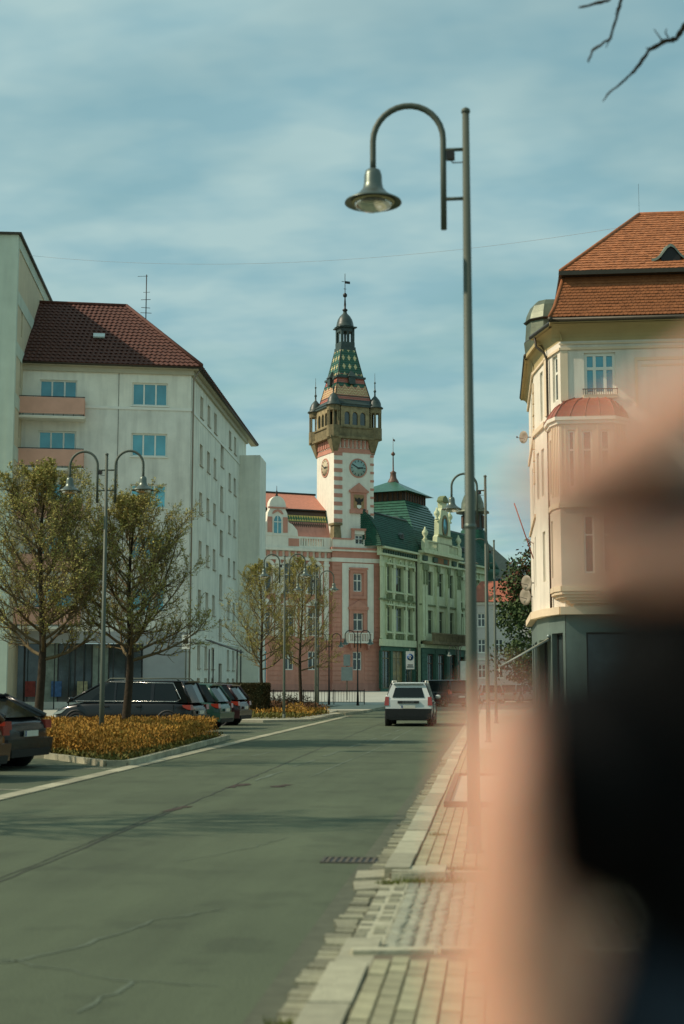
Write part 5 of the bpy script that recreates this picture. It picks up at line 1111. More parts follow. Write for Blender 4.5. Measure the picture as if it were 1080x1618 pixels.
# ------------------------------------------------------------------ trees
def make_tree(loc, H, Wd, seed, label, fork=2.3, r0=.12, limbs=30, leaves=1.0, group='young street trees just coming into leaf', low=.0, sub=11, leafm=None, trunklean=0, tw=6):
    r = random.Random(seed); t = thing('street_tree', loc, label, 'tree', group)
    tb = MB(); pts = []; rr = []
    n = 12
    lean = Vector((r.uniform(-.05, .05) + trunklean, r.uniform(-.05, .05), 0))
    for i in range(n + 1):
        f = i / n; pts.append(Vector((lean.x * f * H + .05 * math.sin(f * 9 + seed), lean.y * f * H + .05 * math.cos(f * 7 + seed), f * H * .97))); rr.append(max(.006, r0 * (1 - f) ** .9 + .004) if f > .02 else r0 * 1.25)
    tb.tube(pts, rr, 9); tb.build('trunk', M_bark, t, world=False)
    def lead(f):
        q = f * n; i = min(n - 1, int(q)); return pts[i].lerp(pts[i+1], q - i), rr[i]
    bb = MB(); lf = MB()
    def leaf(p):
        s = r.uniform(.014, .04) * leaves; a = Vector((r.uniform(-1, 1), r.uniform(-1, 1), r.uniform(-.3, 1))).normalized(); c = a.cross(Vector((r.uniform(-1, 1), r.uniform(-1, 1), r.uniform(-1, 1)))).normalized()
        lf.add([p, p + (a + c * .5) * s, p + a * s * 2, p + (a - c * .5) * s], [(0, 1, 2, 3)])
    def grow(p, d, L_, rad, lvl):
        n2 = 6 if lvl == 0 else (4 if lvl == 1 else 3); P_ = [p]; D = d.copy()
        for i in range(n2):
            up = .17 if lvl == 0 else .12
            D = (D + Vector((r.gauss(0, .13), r.gauss(0, .13), r.gauss(0, .08) + up))).normalized(); P_.append(P_[-1] + D * L_ / n2)
        R_ = [max(.003, rad * (1 - .8 * i / n2)) for i in range(n2 + 1)]
        bb.tube(P_, R_, 5 if lvl == 0 else 3, cap=False)
        if lvl < 2:
            cnt = (sub if lvl == 0 else tw)
            for j in range(cnt):
                f = .22 + .78 * (j + r.random()) / cnt; q = f * n2; i = min(n2 - 1, int(q)); pp = P_[i].lerp(P_[i+1], q - i); dd = (P_[i+1] - P_[i]).normalized()
                side = dd.cross(Vector((r.gauss(0, 1), r.gauss(0, 1), r.gauss(0, 1)))).normalized()
                nd = (dd * .75 + side * .8 + Vector((0, 0, .12))).normalized()
                grow(pp, nd, L_ * r.uniform(.28, .48) * (1.15 - .5 * f), rad * (1 - .8 * f) * .55 + .002, lvl + 1)
        else:
            for j in range(5):
                f = r.random(); q = f * n2; i = min(n2 - 1, int(q)); leaf(P_[i].lerp(P_[i+1], q - i))
    f0 = fork / H
    for k in range(limbs):
        f = f0 + (.93 - f0) * (k / limbs) ** 1.05; p, rad = lead(f); az = k * 2.4 + r.uniform(-.4, .4)
        env = math.sin(math.pi * min(1, (f - f0 + .30) / (1.24 - f0))) ** .7
        el = R(8 + 46 * (f - f0) / (1 - f0) + r.uniform(-6, 10))
        grow(p, Vector((math.cos(az) * math.cos(el), math.sin(az) * math.cos(el), math.sin(el))), max(.4, Wd * .62 * env * r.uniform(.85, 1.15)), max(.012, rad * .5), 0)
    bb.build('branches', M_twig, t, world=False); lf.build('leaves', leafm or M_leafy, t, world=False)
    return t
make_tree((-11.7, 36.2, 0), 7.6, 3.9, 11, 'budding street tree behind the parked dark car, leftmost of the young trees', r0=.13, limbs=42, sub=15, tw=12)
make_tree((-9.95, 38.3, 0), 7.0, 4.1, 5, 'budding street tree standing in front of the black minivan', r0=.13, limbs=44, sub=15, tw=12)
make_tree((-10.7, 66.5, 0), 7.7, 3.6, 21, 'slimmer budding tree left of the double lamp on the far bed', r0=.10, limbs=34, sub=13, tw=9)
make_tree((-9.9, 73.5, 0), 8.6, 3.8, 33, 'budding tree at the far end of the second planting bed', r0=.10, limbs=34, sub=13, tw=9)
make_tree((-9.3, 15.6, 0), 7.6, 4.0, 44, 'budding street tree nearest the camera, its shadow lying across the road', r0=.12, limbs=28, sub=9)
make_tree((-12.4, 27.4, 0), 8.6, 4.0, 45, 'budding street tree left of the parked cars, outside the picture edge', r0=.12, limbs=26, sub=8)
def leafy_tree(loc, H, rx, seed, label, m, cat='tree', n=14000, zc=.58, m2=None, size=.34):
    r = random.Random(seed); t = thing('leafy_tree', loc, label, cat)
    b = MB(); b.tube([(0, 0, 0), (.1, 0, H * .3), (0, .1, H * .6), (.1, .1, H * .92)], [.28, .2, .12, .03], 8)
    for k in range(14):
        a = k * 2.4; z = H * (.22 + .045 * k); q = rx * .75; b.tube([(0, 0, z), (math.cos(a) * q * .5, math.sin(a) * q * .5, z + .3), (math.cos(a) * q, math.sin(a) * q, z + 1)], [.08, .05, .01], 4)
    b.build('trunk', M_bark, t, world=False)
    cl = [(Vector((r.gauss(0, .42) * rx, r.gauss(0, .42) * rx, H * (.2 + .75 * r.random()))), r.uniform(.25, .55) * rx) for _ in range(46)]
    def crown(mm, sel, n):
        lf = MB(); c_ = [c for c in cl if sel(c[0])]
        for _ in range(n):
            c, s = r.choice(c_); taper = 1 - .55 * max(0, c.z / H - .55) / .45
            d = Vector((r.gauss(0, 1), r.gauss(0, 1), r.gauss(0, 1))).normalized() * s * r.uniform(.55, 1.1); p = Vector((c.x * taper, c.y * taper, c.z)) + d
            a = Vector((r.uniform(-1, 1), r.uniform(-1, 1), r.uniform(-1, 1))).normalized(); e = a.cross(Vector((r.uniform(-1, 1), r.uniform(-1, 1), 1))).normalized(); q = size * r.uniform(.5, 1.2)
            lf.add([p, p + (a + e * .6) * q * .5, p + a * q, p + (a - e * .6) * q * .5], [(0, 1, 2, 3)])
        return lf
    crown(m, lambda c: True, n).build('crown', m, t, world=False)
    if m2: crown(m2, lambda c: c.z > H * .62, n // 7).build('young_leaves', m2, t, world=False)
leafy_tree((3.6, 106, 0), 11.6, 3.3, 5, 'dense dark green leafy tree beyond the cream corner house', M_leafg, m2=M_leafr)
leafy_tree((-46, 150, 0), 9, 3, 9, 'small leafy tree far to the left beyond the apartment block', M_leafg, n=3000)
leafy_tree((9, 128, 0), 4.2, 2.6, 12, 'low green shrub under the leafy tree on the far corner', M_leafg, 'shrub', n=5000)
# bare tree on the right whose twigs reach into the top of the view
cm = Matrix.Translation(cam.location) @ cam.rotation_euler.to_matrix().to_4x4()
def cw(px, py, d): return cm @ Vector(((px - 540) / 2247 * d, (809 - py) / 2247 * d, -d))
t = thing('bare_tree', (3.4, 8.8, .115), 'bare tree whose knobbly twigs hang into the top right corner', 'tree')
b = MB(); b.tube([(3.4, 8.8, .1), (3.42, 8.8, 2.0), (3.35, 8.85, 4.2), (3.5, 8.9, 6.5), (3.4, 9.0, 8.4)], [.16, .13, .11, .07, .03], 10); b.build('trunk', M_bark, t)
def twig(pts, radii, stems=()):
    b = MB(); rr = random.Random(len(pts)); P_ = []; Q = []
    for i in range(len(pts) - 1):
        a, c = Vector(pts[i]), Vector(pts[i+1])
        for k in range(4):
            f = k / 4; P_.append(a.lerp(c, f) + Vector((rr.uniform(-1, 1), 0, rr.uniform(-1, 1))) * .004); Q.append((radii[i] * (1 - f) + radii[i+1] * f) * rr.uniform(.85, 1.35))
    P_.append(Vector(pts[-1])); Q.append(radii[-1]); b.tube(P_, Q, 6)
    for s in stems: b.tube([Vector(p) for p in s], [.005] * (len(s) - 1) + [.003], 5)
    return b.build('branch', M_bark, t)
D = 9.4
twig([(3.36, 8.85, 4.6), (2.2, 9.1, 5.9), tuple(cw(1110, 20, D)), tuple(cw(1080, 42, D)), tuple(cw(1068, 62, D)), tuple(cw(1047, 66, D)), tuple(cw(1025, 80, D)), tuple(cw(1005, 108, D)), tuple(cw(993, 121, D)), tuple(cw(966, 143, D)), tuple(cw(952, 160, D))], [.05, .035, .022, .018, .016, .014, .012, .009, .008, .006, .004],
     [(cw(1047, 66, D), cw(1033, 46, D)), (cw(1056, 60, D), cw(1051, 52, D), cw(1053, 45, D)), (cw(1030, 76, D), cw(1020, 76, D)), (cw(1068, 62, D), cw(1062, 68, D))])
twig([(3.4, 8.88, 5.6), (2.2, 9.2, 6.9), tuple(cw(990, -40, D)), tuple(cw(980, 0, D)), tuple(cw(976, 20, D)), tuple(cw(964, 60, D)), tuple(cw(953, 68, D)), tuple(cw(935, 80, D)), tuple(cw(929, 98, D))], [.045, .03, .02, .011, .011, .009, .008, .008, .007],
     [(cw(964, 60, D), cw(957, 75, D)), (cw(976, 20, D), cw(971, 22, D))])
twig([(2.2, 9.2, 6.9), tuple(cw(1000, -60, D)), tuple(cw(962, 0, D)), tuple(cw(945, 5, D)), tuple(cw(914, 12, D))], [.03, .02, .010, .010, .006])

# clipped hedge
def hedge(name, x0, x1, y0, y1, h, label):
    r = random.Random(3); t = thing(name, ((x0 + x1) / 2, (y0 + y1) / 2, 0), label, 'hedge')
    b = MB(); b.box(x0 + .1, x1 - .1, y0 + .1, y1 - .1, 0, h - .08); b.build('hedge_core', M_hedge, t)
    b = MB()
    for _ in range(26000):
        f = r.random(); ax = r.choice((0, 0, 0, 1, 1, 2))
        x = r.uniform(x0, x1); y = r.uniform(y0, y1); z = r.uniform(.05, h)
        if ax == 0: y = y0 + abs(r.gauss(0, .06))
        elif ax == 1: z = h - abs(r.gauss(0, .05))
        else: x = x1 - abs(r.gauss(0, .06))
        p = Vector((x, y, z)); a = Vector((r.uniform(-1, 1), r.uniform(-1, 1), r.uniform(-1, 1))).normalized(); e = a.cross(Vector((0, .3, 1))).normalized(); q = .06
        b.add([p, p + (a + e) * q * .5, p + a * q, p + (a - e) * q * .5], [(0, 1, 2, 3)])
    b.build('leaves', M_hedge, t)
hedge('clipped_hedge', -17.5, -10.3, 64.4, 66.2, 1.6, 'long clipped brown-green hedge behind the parked cars')
# ------------------------------------------------------------------ street lamps
def lamp_proto(double, H=7.02, scale=1.0, m=None, old=False):
    m = m or M_metal
    t = thing('street_lamp', (0, 0, 0), 'x', 'street lamp')
    b = MB(); b.tube([(0, 0, 0), (0, 0, 1.2), (0, 0, H)], [.062, .058, .034] if not old else [.09, .05, .03], 14); b.lathe([(.036, H - .01), (.045, H), (.04, H + .03), (.01, H + .05)], 12); b.build('pole', m, t, world=False)
    b = MB(); b.lathe([(.1, 0), (.1, .03), (.066, .04), (.066, .25)], 14); b.build('foot', m, t, world=False)
    sides = (-1, 1) if double else (-1,)
    k = scale
    for s in sides:
        b = MB(); pts = [(s * .22 * k, 0, H - 1.16 * k), (s * .22 * k, 0, H - .5 * k), (s * .22 * k, 0, H - .28 * k)]
        for a in range(0, 181, 12): pts.append((s * (.56 - .34 * math.cos(R(a))) * k, 0, H + (-.26 + .35 * math.sin(R(a))) * k))
        pts += [(s * .90 * k, 0, H - .45 * k), (s * .90 * k, 0, H - .54 * k)]
        b.tube(pts, .026 * k + .004, 10); arm = b.build('arm', m, t, world=False)
        b = MB(); b.tube([(0, 0, H - .37 * k), (s * .22 * k, 0, H - .37 * k)], .018, 8); b.build('bracket', m, t, world=False)
        b = MB(); b.tube([(0, 0, H - .86 * k), (s * .22 * k, 0, H - .86 * k)], .018, 8); b.build('bracket', m, t, world=False)
        b = MB(Matrix.Translation((s * .90 * k, 0, H))); b.lathe([(.02 * k, -.52 * k), (.07 * k, -.55 * k), (.085 * k, -.60 * k), (.088 * k, -.68 * k), (.10 * k, -.73 * k), (.14 * k, -.78 * k), (.19 * k, -.815 * k), (.272 * k, -.86 * k), (.276 * k, -.875 * k), (.265 * k, -.875 * k), (.15 * k, -.82 * k), (.02, -.80 * k)], 28)
        sh = b.build('lamp_shade', M_bell, t, world=False)
        b = MB(Matrix.Translation((s * .90 * k, 0, H))); b.lathe([(.21 * k, -.862 * k), (.205 * k, -.872 * k), (.12 * k, -.872 * k), (.1 * k, -.86 * k)], 24); b.build('reflector', M_bellin, sh, world=False)
        b = MB(Matrix.Translation((s * .90 * k, 0, H))); b.lathe([(.195 * k, -.874 * k), (.17 * k, -.91 * k), (.12 * k, -.935 * k), (.05 * k, -.947 * k), (.01, -.949 * k)], 24); b.build('glass_bowl', M_bowl, sh, world=False)
        if not old and s < 0:
            b = MB(); b.box(s * .19, s * .11, -.03, .03, H - .47, H - .385); b.tube([(s * .15, 0, H - .47), (s * .13, 0, H - .5), (s * .05, 0, H - .5), (0, 0, H - .49)], .006, 4); b.build('junction_box', M_metald, t, world=False)
    return t
one = lamp_proto(False); one.location = (-.19, 13.25, .10); tag(one, 'tall single-arm grey street lamp seen at full height against the sky', 'street lamp', 'hooked bell lamps on steel poles')
for (x, y, lb) in ((-.13, 37.9, 'second single-arm street lamp, half hidden by the tall one in front of it'), (.12, 55.5, 'farthest single-arm street lamp, mostly hidden behind the two before it')):
    c = copy_tree(one); c.location = (x, y, .09); c['label'] = lb
t = bpy.data.objects['street_lamp']
two = lamp_proto(True); two.location = (-9.15, 33.0, .05); tag(two, 'double-arm street lamp standing in the yellow shrubs', 'street lamp', 'hooked bell lamps on steel poles')
for (x, y, lb) in ((-8.9, 60.9, 'double-arm street lamp on the second planting bed'), (-8.7, 70.3, 'double-arm street lamp at the far tip of the second bed'), (-9.1, 74.5, 'plain pole lamp just left of the far double-arm lamp')):
    c = copy_tree(two); c.location = (x, y, .05); c['label'] = lb
    if y > 74:
        for ch in list(c.children):
            if not ch.name.startswith(('pole', 'foot')):
                for g in list(ch.children): bpy.data.objects.remove(g)
                bpy.data.objects.remove(ch)
        c['category'] = 'pole'; c['label'] = 'slim bare steel pole beside the far double-arm lamp'; c.name = 'bare_pole'; del c['group']
old = lamp_proto(True, 4.85, .92, M_metald, True); old.location = (-8.8, 93.6, .1); tag(old, 'dark double-arm lamp on the kerb corner before the pink town hall', 'street lamp', 'dark double lamps round the square')
for (x, y, lb) in ((-11.2, 98, 'dark double-arm lamp behind the walking pedestrian'), (-3.1, 132, 'dark double-arm lamp in front of the green building entrance'), (2.2, 118, 'dark double-arm lamp far down by the white townhouse')):
    c = copy_tree(old); c.location = (x, y, .05); c['label'] = lb; 
b = MB(Matrix.Translation((-.19, 13.25, .11))); b.lathe([(.050, 2.96), (.056, 2.965), (.056, 3.0), (.050, 3.005)], 14); b.build('clamp_band', M_bell, one, world=True)
# overhead wire
b = MB(); pts = []
a = Vector((-26.6, 78, 26.3)); c = Vector((7.0, 62, 21.8))
for i in range(31):
    f = i / 30; p = a.lerp(c, f); p.z -= 1.1 * 4 * f * (1 - f); pts.append(p)
b.tube(pts, .006, 4); tag(b.build('overhead_wire', mat('wire', (.32, .28, .26), .6)), 'thin overhead wire strung across the street between the buildings', 'wire')

# ------------------------------------------------------------------ vehicles (x forward, origin on the ground under the middle)
def car(name, label, loc, rz, L=4.5, W=1.8, Hh=1.62, belt=.98, paint=None, xb0=.05, xt0=.35, xt1=3.0, xb1=3.75, rails=False, hood=.98, cat='car', clad=False, group='cars parked at an angle in the bays', wheel=.34, gz=.2, plate=True, lamp='side', deck=None, chrome=False, wt=.80):
    t = thing(name, loc, label, cat, group, rz); w = W / 2; o = -L / 2
    ax = (.78, L - .9)
    st = [(0.0, .45, .74, .80), (.05, .33, belt - .12, .92), (.3, .24, belt - .01, .985), (.75, .22, belt, 1), (1.5, .2, belt, 1), (2.4, .2, belt, 1), (L - 1.35, .2, belt - .01, 1), (L - .95, .22, hood - .03, .99), (L - .5, .25, hood - .10, .95), (L - .15, .32, hood - .22, .84), (L, .42, hood - .36, .70)]
    b = MB(); vs = []; fs = []; n = 0
    for (x, zb, zt, wf) in st:
        h = zt - zb; q = [(0, zb), (.80 * w * wf, zb), (.95 * w * wf, zb + .06 * h), (1.0 * w * wf, zb + .30 * h), (1.0 * w * wf, zb + .6 * h), (.975 * w * wf, zb + .85 * h), (.92 * w * wf, zb + .97 * h), (.80 * w * wf, zt + .01), (0, zt + .03)]
        full = [(y, z) for y, z in q] + [(-y, z) for y, z in reversed(q[1:-1])]; n = len(full)
        vs += [(o + x, y, z) for y, z in full]
    for i in range(len(st) - 1):
        for k in range(n): fs.append((i * n + k, i * n + (k + 1) % n, (i + 1) * n + (k + 1) % n, (i + 1) * n + k))
    fs.append(tuple(reversed(range(n)))); fs.append(tuple((len(st) - 1) * n + k for k in range(n)))
    b.add(vs, [tuple(reversed(f)) for f in fs], True); body = b.build('body', paint, t, world=False)
    md = body.modifiers.new('sub', 'SUBSURF'); md.levels = 1; md.render_levels = 1
    # greenhouse
    wb = w * .93; wt_ = w * wt; zr = Hh - .05; bz = belt - .03
    g = MB(); G0 = [(o + xb0, -wb * .94, bz), (o + xb1, -wb * .96, bz - .0), (o + xb1, wb * .96, bz), (o + xb0, wb * .94, bz)]
    m0, m1 = xt0 + .05, xt1
    b0 = [(o + xb0, -wb * .93), (o + (xb0 + xt0) / 2 + .2, -wb), (o + (xb1 + xt1) / 2 - .2, -wb), (o + xb1, -wb * .86), (o + xb1 + .08, 0), (o + xb1, wb * .86), (o + (xb1 + xt1) / 2 - .2, wb), (o + (xb0 + xt0) / 2 + .2, wb), (o + xb0, wb * .93), (o + xb0 - .05, 0)]
    t0 = [(o + xt0, -wt_ * .93), (o + xt0 + .3, -wt_), (o + xt1 - .35, -wt_), (o + xt1, -wt_ * .88), (o + xt1 + .07, 0), (o + xt1, wt_ * .88), (o + xt1 - .35, wt_), (o + xt0 + .3, wt_), (o + xt0, wt_ * .93), (o + xt0 - .04, 0)]
    dz = deck if deck else 0
    zt = lambda i: zr - (dz if i in (0, 8, 9) else dz * .45 if i in (1, 7) else 0) - (.04 if i in (3, 4, 5) else 0)
    k = len(b0); g.add([(x, y, bz) for x, y in b0] + [(x, y, zt(i)) for i, (x, y) in enumerate(t0)], [(i, (i + 1) % k, k + (i + 1) % k, k + i) for i in range(k)]); gh = g.build('window_glass', M_carglass, t, world=False)
    cx = sum(x for x, y in t0) / k
    g = MB(); lv = [(1.015, -.02), (1.01, .012), (.93, .035), (.7, .05), (.0, .058)]; vs = []
    for s, z in lv: vs += [(cx + (x - cx) * (s if s > .9 else s), y * s, zt(i) + z) for i, (x, y) in enumerate(t0)]
    g.add(vs, [(j * k + i, j * k + (i + 1) % k, (j + 1) * k + (i + 1) % k, (j + 1) * k + i) for j in range(len(lv) - 1) for i in range(k)] + [tuple(reversed(range(k)))], True); g.build('roof', paint, t, world=False)
    g = MB()
    P3 = lambda A, i, z, e=.012: Vector((A[i][0], A[i][1] + (e if A[i][1] > 0 else -e if A[i][1] < 0 else 0), z))
    for i in (0, 3, 5, 8):
        a_, c_ = P3(b0, i, bz), P3(t0, i, zt(i)); g.tube([a_, c_], [.065 if i in (0, 8) else .04, .05 if i in (0, 8) else .035], 6)
    for sgn in (-1, 1):
        yb = sgn * (wb + .0); yt = sgn * (wt_ + .0)
        for xx, tt in ((xb0 + (xb1 - xb0) * .30, .055), (xb0 + (xb1 - xb0) * .60, .035)):
            xt = max(xt0 + .35, min(xt1 - .35, xx)); e = .012 * sgn
            g.add([(o + xx - tt, yb + e, bz), (o + xx + tt, yb + e, bz), (o + xt + tt, yt + e, zr), (o + xt - tt, yt + e, zr)], [(0, 1, 2, 3)])
    g.build('pillars', paint if not clad else M_blackpl, t, world=False)
    if chrome:
        g = MB()
        for sgn in (-1, 1): g.tube([(o + xb1 - .35, sgn * (wb + .005), bz + .05), (o + xb0 + .45, sgn * (wb + .01), bz + .04), (o + xb0 + .3, sgn * (wb - .02), bz + .12), (o + xt0 + .28, sgn * (wt_ + .015), zr - .05), (o + xt1 - .3, sgn * (wt_ + .018), zr - .01)], .012, 5)
        g.build('window_trim', M_chrome, t, world=False)
    # wheels
    for ax_ in ax:
        for sgn in (-1, 1):
            b = MB(Matrix.Translation((o + ax_, sgn * (w - .13), wheel)) @ Matrix.Rotation(R(-90 * sgn), 4, 'X')); b.lathe([(wheel * .62, -.1), (wheel * .97, -.1), (wheel, -.06), (wheel, .08), (wheel * .94, .125), (wheel * .66, .135), (wheel * .6, .1)], 24); wh = b.build('wheel', M_tyre, t, world=False)
            b = MB(Matrix.Translation((o + ax_, sgn * (w - .13), wheel)) @ Matrix.Rotation(R(-90 * sgn), 4, 'X'))
            b.lathe([(wheel * .63, .10), (wheel * .66, .125), (wheel * .6, .128), (wheel * .56, .08), (wheel * .18, .1), (.02, .11)], 20); b.build('rim', M_rim, wh, world=False)
            b = MB(Matrix.Translation((o + ax_, sgn * (w - .005), wheel)) @ Matrix.Rotation(R(-90 * sgn), 4, 'X')); b.lathe([(wheel * 1.18, -.14), (wheel * 1.18, .006), (wheel * 1.02, .006), (wheel * .9, -.14)], 24); b.build('wheel_arch', M_blackpl, t, world=False)
    # bumpers, sills, lights, plates
    b = MB(); b.frus(o - .03, o + .5, -w * .93, w * .93, .28, o - .05, o + .45, -w * .96, w * .96, .58 if not clad else .66); b.build('rear_bumper', M_blackpl if clad else paint, t, world=False)
    b = MB(); b.frus(o - .045, o + .3, -w * .8, w * .8, .24, o - .06, o + .3, -w * .82, w * .82, .38); b.frus(o + .9, o + L - 1.2, -w * 1.005, w * 1.005, .2, o + .9, o + L - 1.2, -w * 1.012, w * 1.012, .34); b.frus(o + L - .35, o + L + .02, -w * .72, w * .72, .24, o + L - .35, o + L + .03, -w * .76, w * .76, .42); b.build('lower_trim', M_blackpl, t, world=False)
    for sgn in (-1, 1):
        b = MB()
        if lamp == 'side': b.prism_y([(o - .0, belt - .26), (o + .015, belt - .10), (o + .30, belt - .10), (o + .26, belt - .17), (o + .12, belt - .24)], sgn * (w * .72) if sgn > 0 else -w * .985, sgn * (w * .985) if sgn > 0 else -w * .72)
        else: b.frus(o - .005, o + .22, min(sgn * w * .80, sgn * w * .99), max(sgn * w * .80, sgn * w * .99), belt - .22, o + .05, o + .26, min(sgn * w * .80, sgn * w * .955), max(sgn * w * .80, sgn * w * .955), belt + .10)
        b.build('tail_light', M_redl, t, world=False)
        b = MB(); b.prism_y([(o + L - .55, hood - .2), (o + L - .12, hood - .34), (o + L - .04, hood - .42), (o + L - .35, hood - .36)], min(sgn * w * .55, sgn * w * .93), max(sgn * w * .55, sgn * w * .93)); b.build('headlight', M_chrome, t, world=False)
        b = MB(Matrix.Translation((o + xb1 - .25, sgn * (w + .08), belt + .07))); b.lathe([(.03, -.06), (.1, -.05), (.12, 0), (.1, .06), (.03, .08)], 10, sx=.7, sy=.9); b.build('wing_mirror', paint, t, world=False)
        for xx in (.38, .64): b = MB(); x_ = o + xb0 + (xb1 - xb0) * xx; b.box(x_, x_ + .18, min(sgn * w * .985, sgn * (w + .02)), max(sgn * w * .985, sgn * (w + .02)), belt - .17, belt - .14); b.build('door_handle', paint, t, world=False)
    b = MB()
    for sgn in (-1, 1):
        for xx in (.10, .36, .66): x_ = o + xb0 + (xb1 - xb0) * xx + .1; b.box(x_, x_ + .008, min(sgn * w * .97, sgn * (w * 1.003)), max(sgn * w * .97, sgn * w * 1.003), .38, belt - .08)
    b.build('panel_gaps', M_blackpl, t, world=False)
    if plate:
        b = MB(); b.box(o - .06, o - .035, -.26, .26, .62 if not clad else .68, .73 if not clad else .79); pl = b.build('number_plate', M_plate, t, world=False)
        b = MB(); b.box(o - .063, o - .061, .21, .255, .625 if not clad else .685, .725 if not clad else .785); b.build('plate_band', mat('plate_blue', (.03, .06, .2), .5), pl, world=False)
    b = MB(); b.frus(o + xt0 - .14, o + xt0 + .1, -wt_ * .85, wt_ * .85, zr - dz - .03, o + xt0 - .16, o + xt0 + .1, -wt_ * .8, wt_ * .8, zr - dz + .02); b.build('spoiler', paint, t, world=False)
    if rails:
        for sgn in (-1, 1):
            b = MB(); yy = sgn * wt_ * .93; b.tube([(o + xt0 + .1, yy, zr + .02), (o + xt0 + .2, yy, zr + .1), (o + xt1 - .3, yy, zr + .1), (o + xt1 - .15, yy, zr + .0)], .022, 6); b.build('roof_rail', M_metal if not clad else M_white, t, world=False)
    return t
def paintm(n, c, rough=.22, metal=.0): return mat(n, c, rough, .05, 3, spec=.35, metal=metal, coat=.22)
K_black = paintm('car_black', (.010, .010, .010)); K_dark = paintm('car_anthracite', (.018, .02, .022)); K_white = paintm('car_white', (.55, .56, .52)); K_green = paintm('car_green', (.03, .075, .055))
K_maroon = paintm('car_maroon', (.035, .014, .016)); K_brown = paintm('car_brown', (.10, .04, .018)); K_navy = paintm('car_navy', (.012, .018, .028)); K_silver = paintm('car_silver', (.4, .42, .4))
# white compact SUV driving away
sv = car('compact_suv', 'white compact SUV with roof rails and black bumpers driving away', (-3.15, 55.9, 0), R(90), 4.3, 1.82, 1.64, 1.0, K_white, .12, .34, 2.9, 3.5, rails=True, clad=True, group=None, wheel=.35, lamp='vertical', wt=.74)
o_ = -2.15
b = MB(); b.box(o_ - .03, o_ + .03, -.40, .40, .86, .95); st_ = b.build('tailgate_strip', M_blackpl, sv, world=False)
fc = bpy.data.curves.new('lettering', 'FONT'); fc.body = 'DUSTER'; fc.size = .085; fc.align_x = 'CENTER'; fc.align_y = 'CENTER'; fc.extrude = .003; fc.space_character = 1.5; fc.materials.append(M_rim)
_t = bpy.data.objects.new('tmp', fc); col.objects.link(_t); _me = bpy.data.meshes.new_from_object(_t.evaluated_get(bpy.context.evaluated_depsgraph_get())); bpy.data.objects.remove(_t); fo = bpy.data.objects.new('lettering', _me); col.objects.link(fo); fo.parent = st_; fo.location = (o_ - .034, 0, .905); fo.rotation_euler = (R(90), 0, R(-90))
b = MB(); b.frus(o_ + .055, o_ + .1, -.60, .60, 1.08, o_ + .225, o_ + .27, -.50, .50, 1.44); b.build('rear_window', M_carglass, sv, world=False)
b = MB(); 
for (y0, y1, z0, z1, x0, x1) in ((-.80, -.62, .98, 1.58, .06, .30), (.62, .80, .98, 1.58, .06, .30)):
    b.frus(o_ + x0, o_ + x0 + .2, y0, y1, z0, o_ + x1, o_ + x1 + .2, y0 * .86, y1 * .86, z1)
b.frus(o_ + .04, o_ + .3, -.86, .86, .98, o_ + .27, o_ + .5, -.63, .63, 1.55); b.frus(o_ + .0, o_ + .3, -.86, .86, .66, o_ + .04, o_ + .3, -.865, .865, .98); b.build('tailgate_frame', K_white, sv, world=False)
b = MB(); b.tube([(o_ + .08, .0, 1.06), (o_ + .13, -.35, 1.12)], .01, 4); b.build('rear_wiper', M_blackpl, sv, world=False)
b = MB(); b.tube([(o_ + .12, -.84, 0.64), (o_ + .12, -.84, .5)], .01, 4)
# parked row on the left
car('minivan', 'black minivan with chrome window trim parked beyond the yellow shrubs', (-11.95, 46.6, -.004), R(173), 4.85, 1.9, 1.72, 1.02, K_black, .06, .38, 3.15, 4.35, rails=True, chrome=True, hood=1.0, wheel=.35)
car('hatchback_suv', 'dark green SUV parked between the minivan and the maroon one', (-11.65, 50.6, -.004), R(174), 4.45, 1.85, 1.64, 1.0, K_green, .08, .5, 3.0, 3.8, wheel=.36, deck=.04)
car('hatchback_suv', 'dark maroon SUV, farthest of the parked row', (-11.75, 55.2, -.004), R(174), 4.4, 1.85, 1.62, 1.02, K_maroon, .08, .5, 3.0, 3.8, wheel=.37, deck=.04)
car('coupe_suv', 'anthracite sloping-roof SUV parked in front of the yellow shrubs', (-11.1, 27.3, -.004), R(170), 4.5, 1.86, 1.55, 1.02, K_dark, .1, .95, 3.0, 3.8, wheel=.38, deck=.10)
car('hatchback_car', 'reddish brown car cut off by the left edge of the picture', (-10.75, 24.1, -.004), R(172), 4.3, 1.8, 1.5, .98, K_brown, .1, .5, 2.9, 3.6, wheel=.34)
# traffic and parked cars round the square
car('passenger_van', 'dark blue passenger van turning at the junction ahead of the white SUV', (-3.6, 98.2, 0), R(128), 4.9, 1.9, 1.80, 1.06, K_navy, .05, .22, 3.6, 4.3, group=None, hood=1.1, wt=.84, lamp='vertical')
car('hatchback_car', 'white car parked far down the street behind the lamp poles', (-.2, 108, 0), R(95), 4.2, 1.78, 1.48, .95, K_white, .1, .5, 2.9, 3.6, group='cars waiting far down the street')
car('hatchback_car', 'white estate car parked right of the two pedestrians far ahead', (2.1, 112, 0), R(60), 4.4, 1.78, 1.5, .95, K_white, .1, .4, 3.0, 3.7, group='cars waiting far down the street')
car('hatchback_car', 'silver car parked near the awning at the far corner', (3.9, 104, 0), R(95), 4.3, 1.78, 1.48, .95, K_silver, .1, .5, 2.9, 3.6, group='cars waiting far down the street')

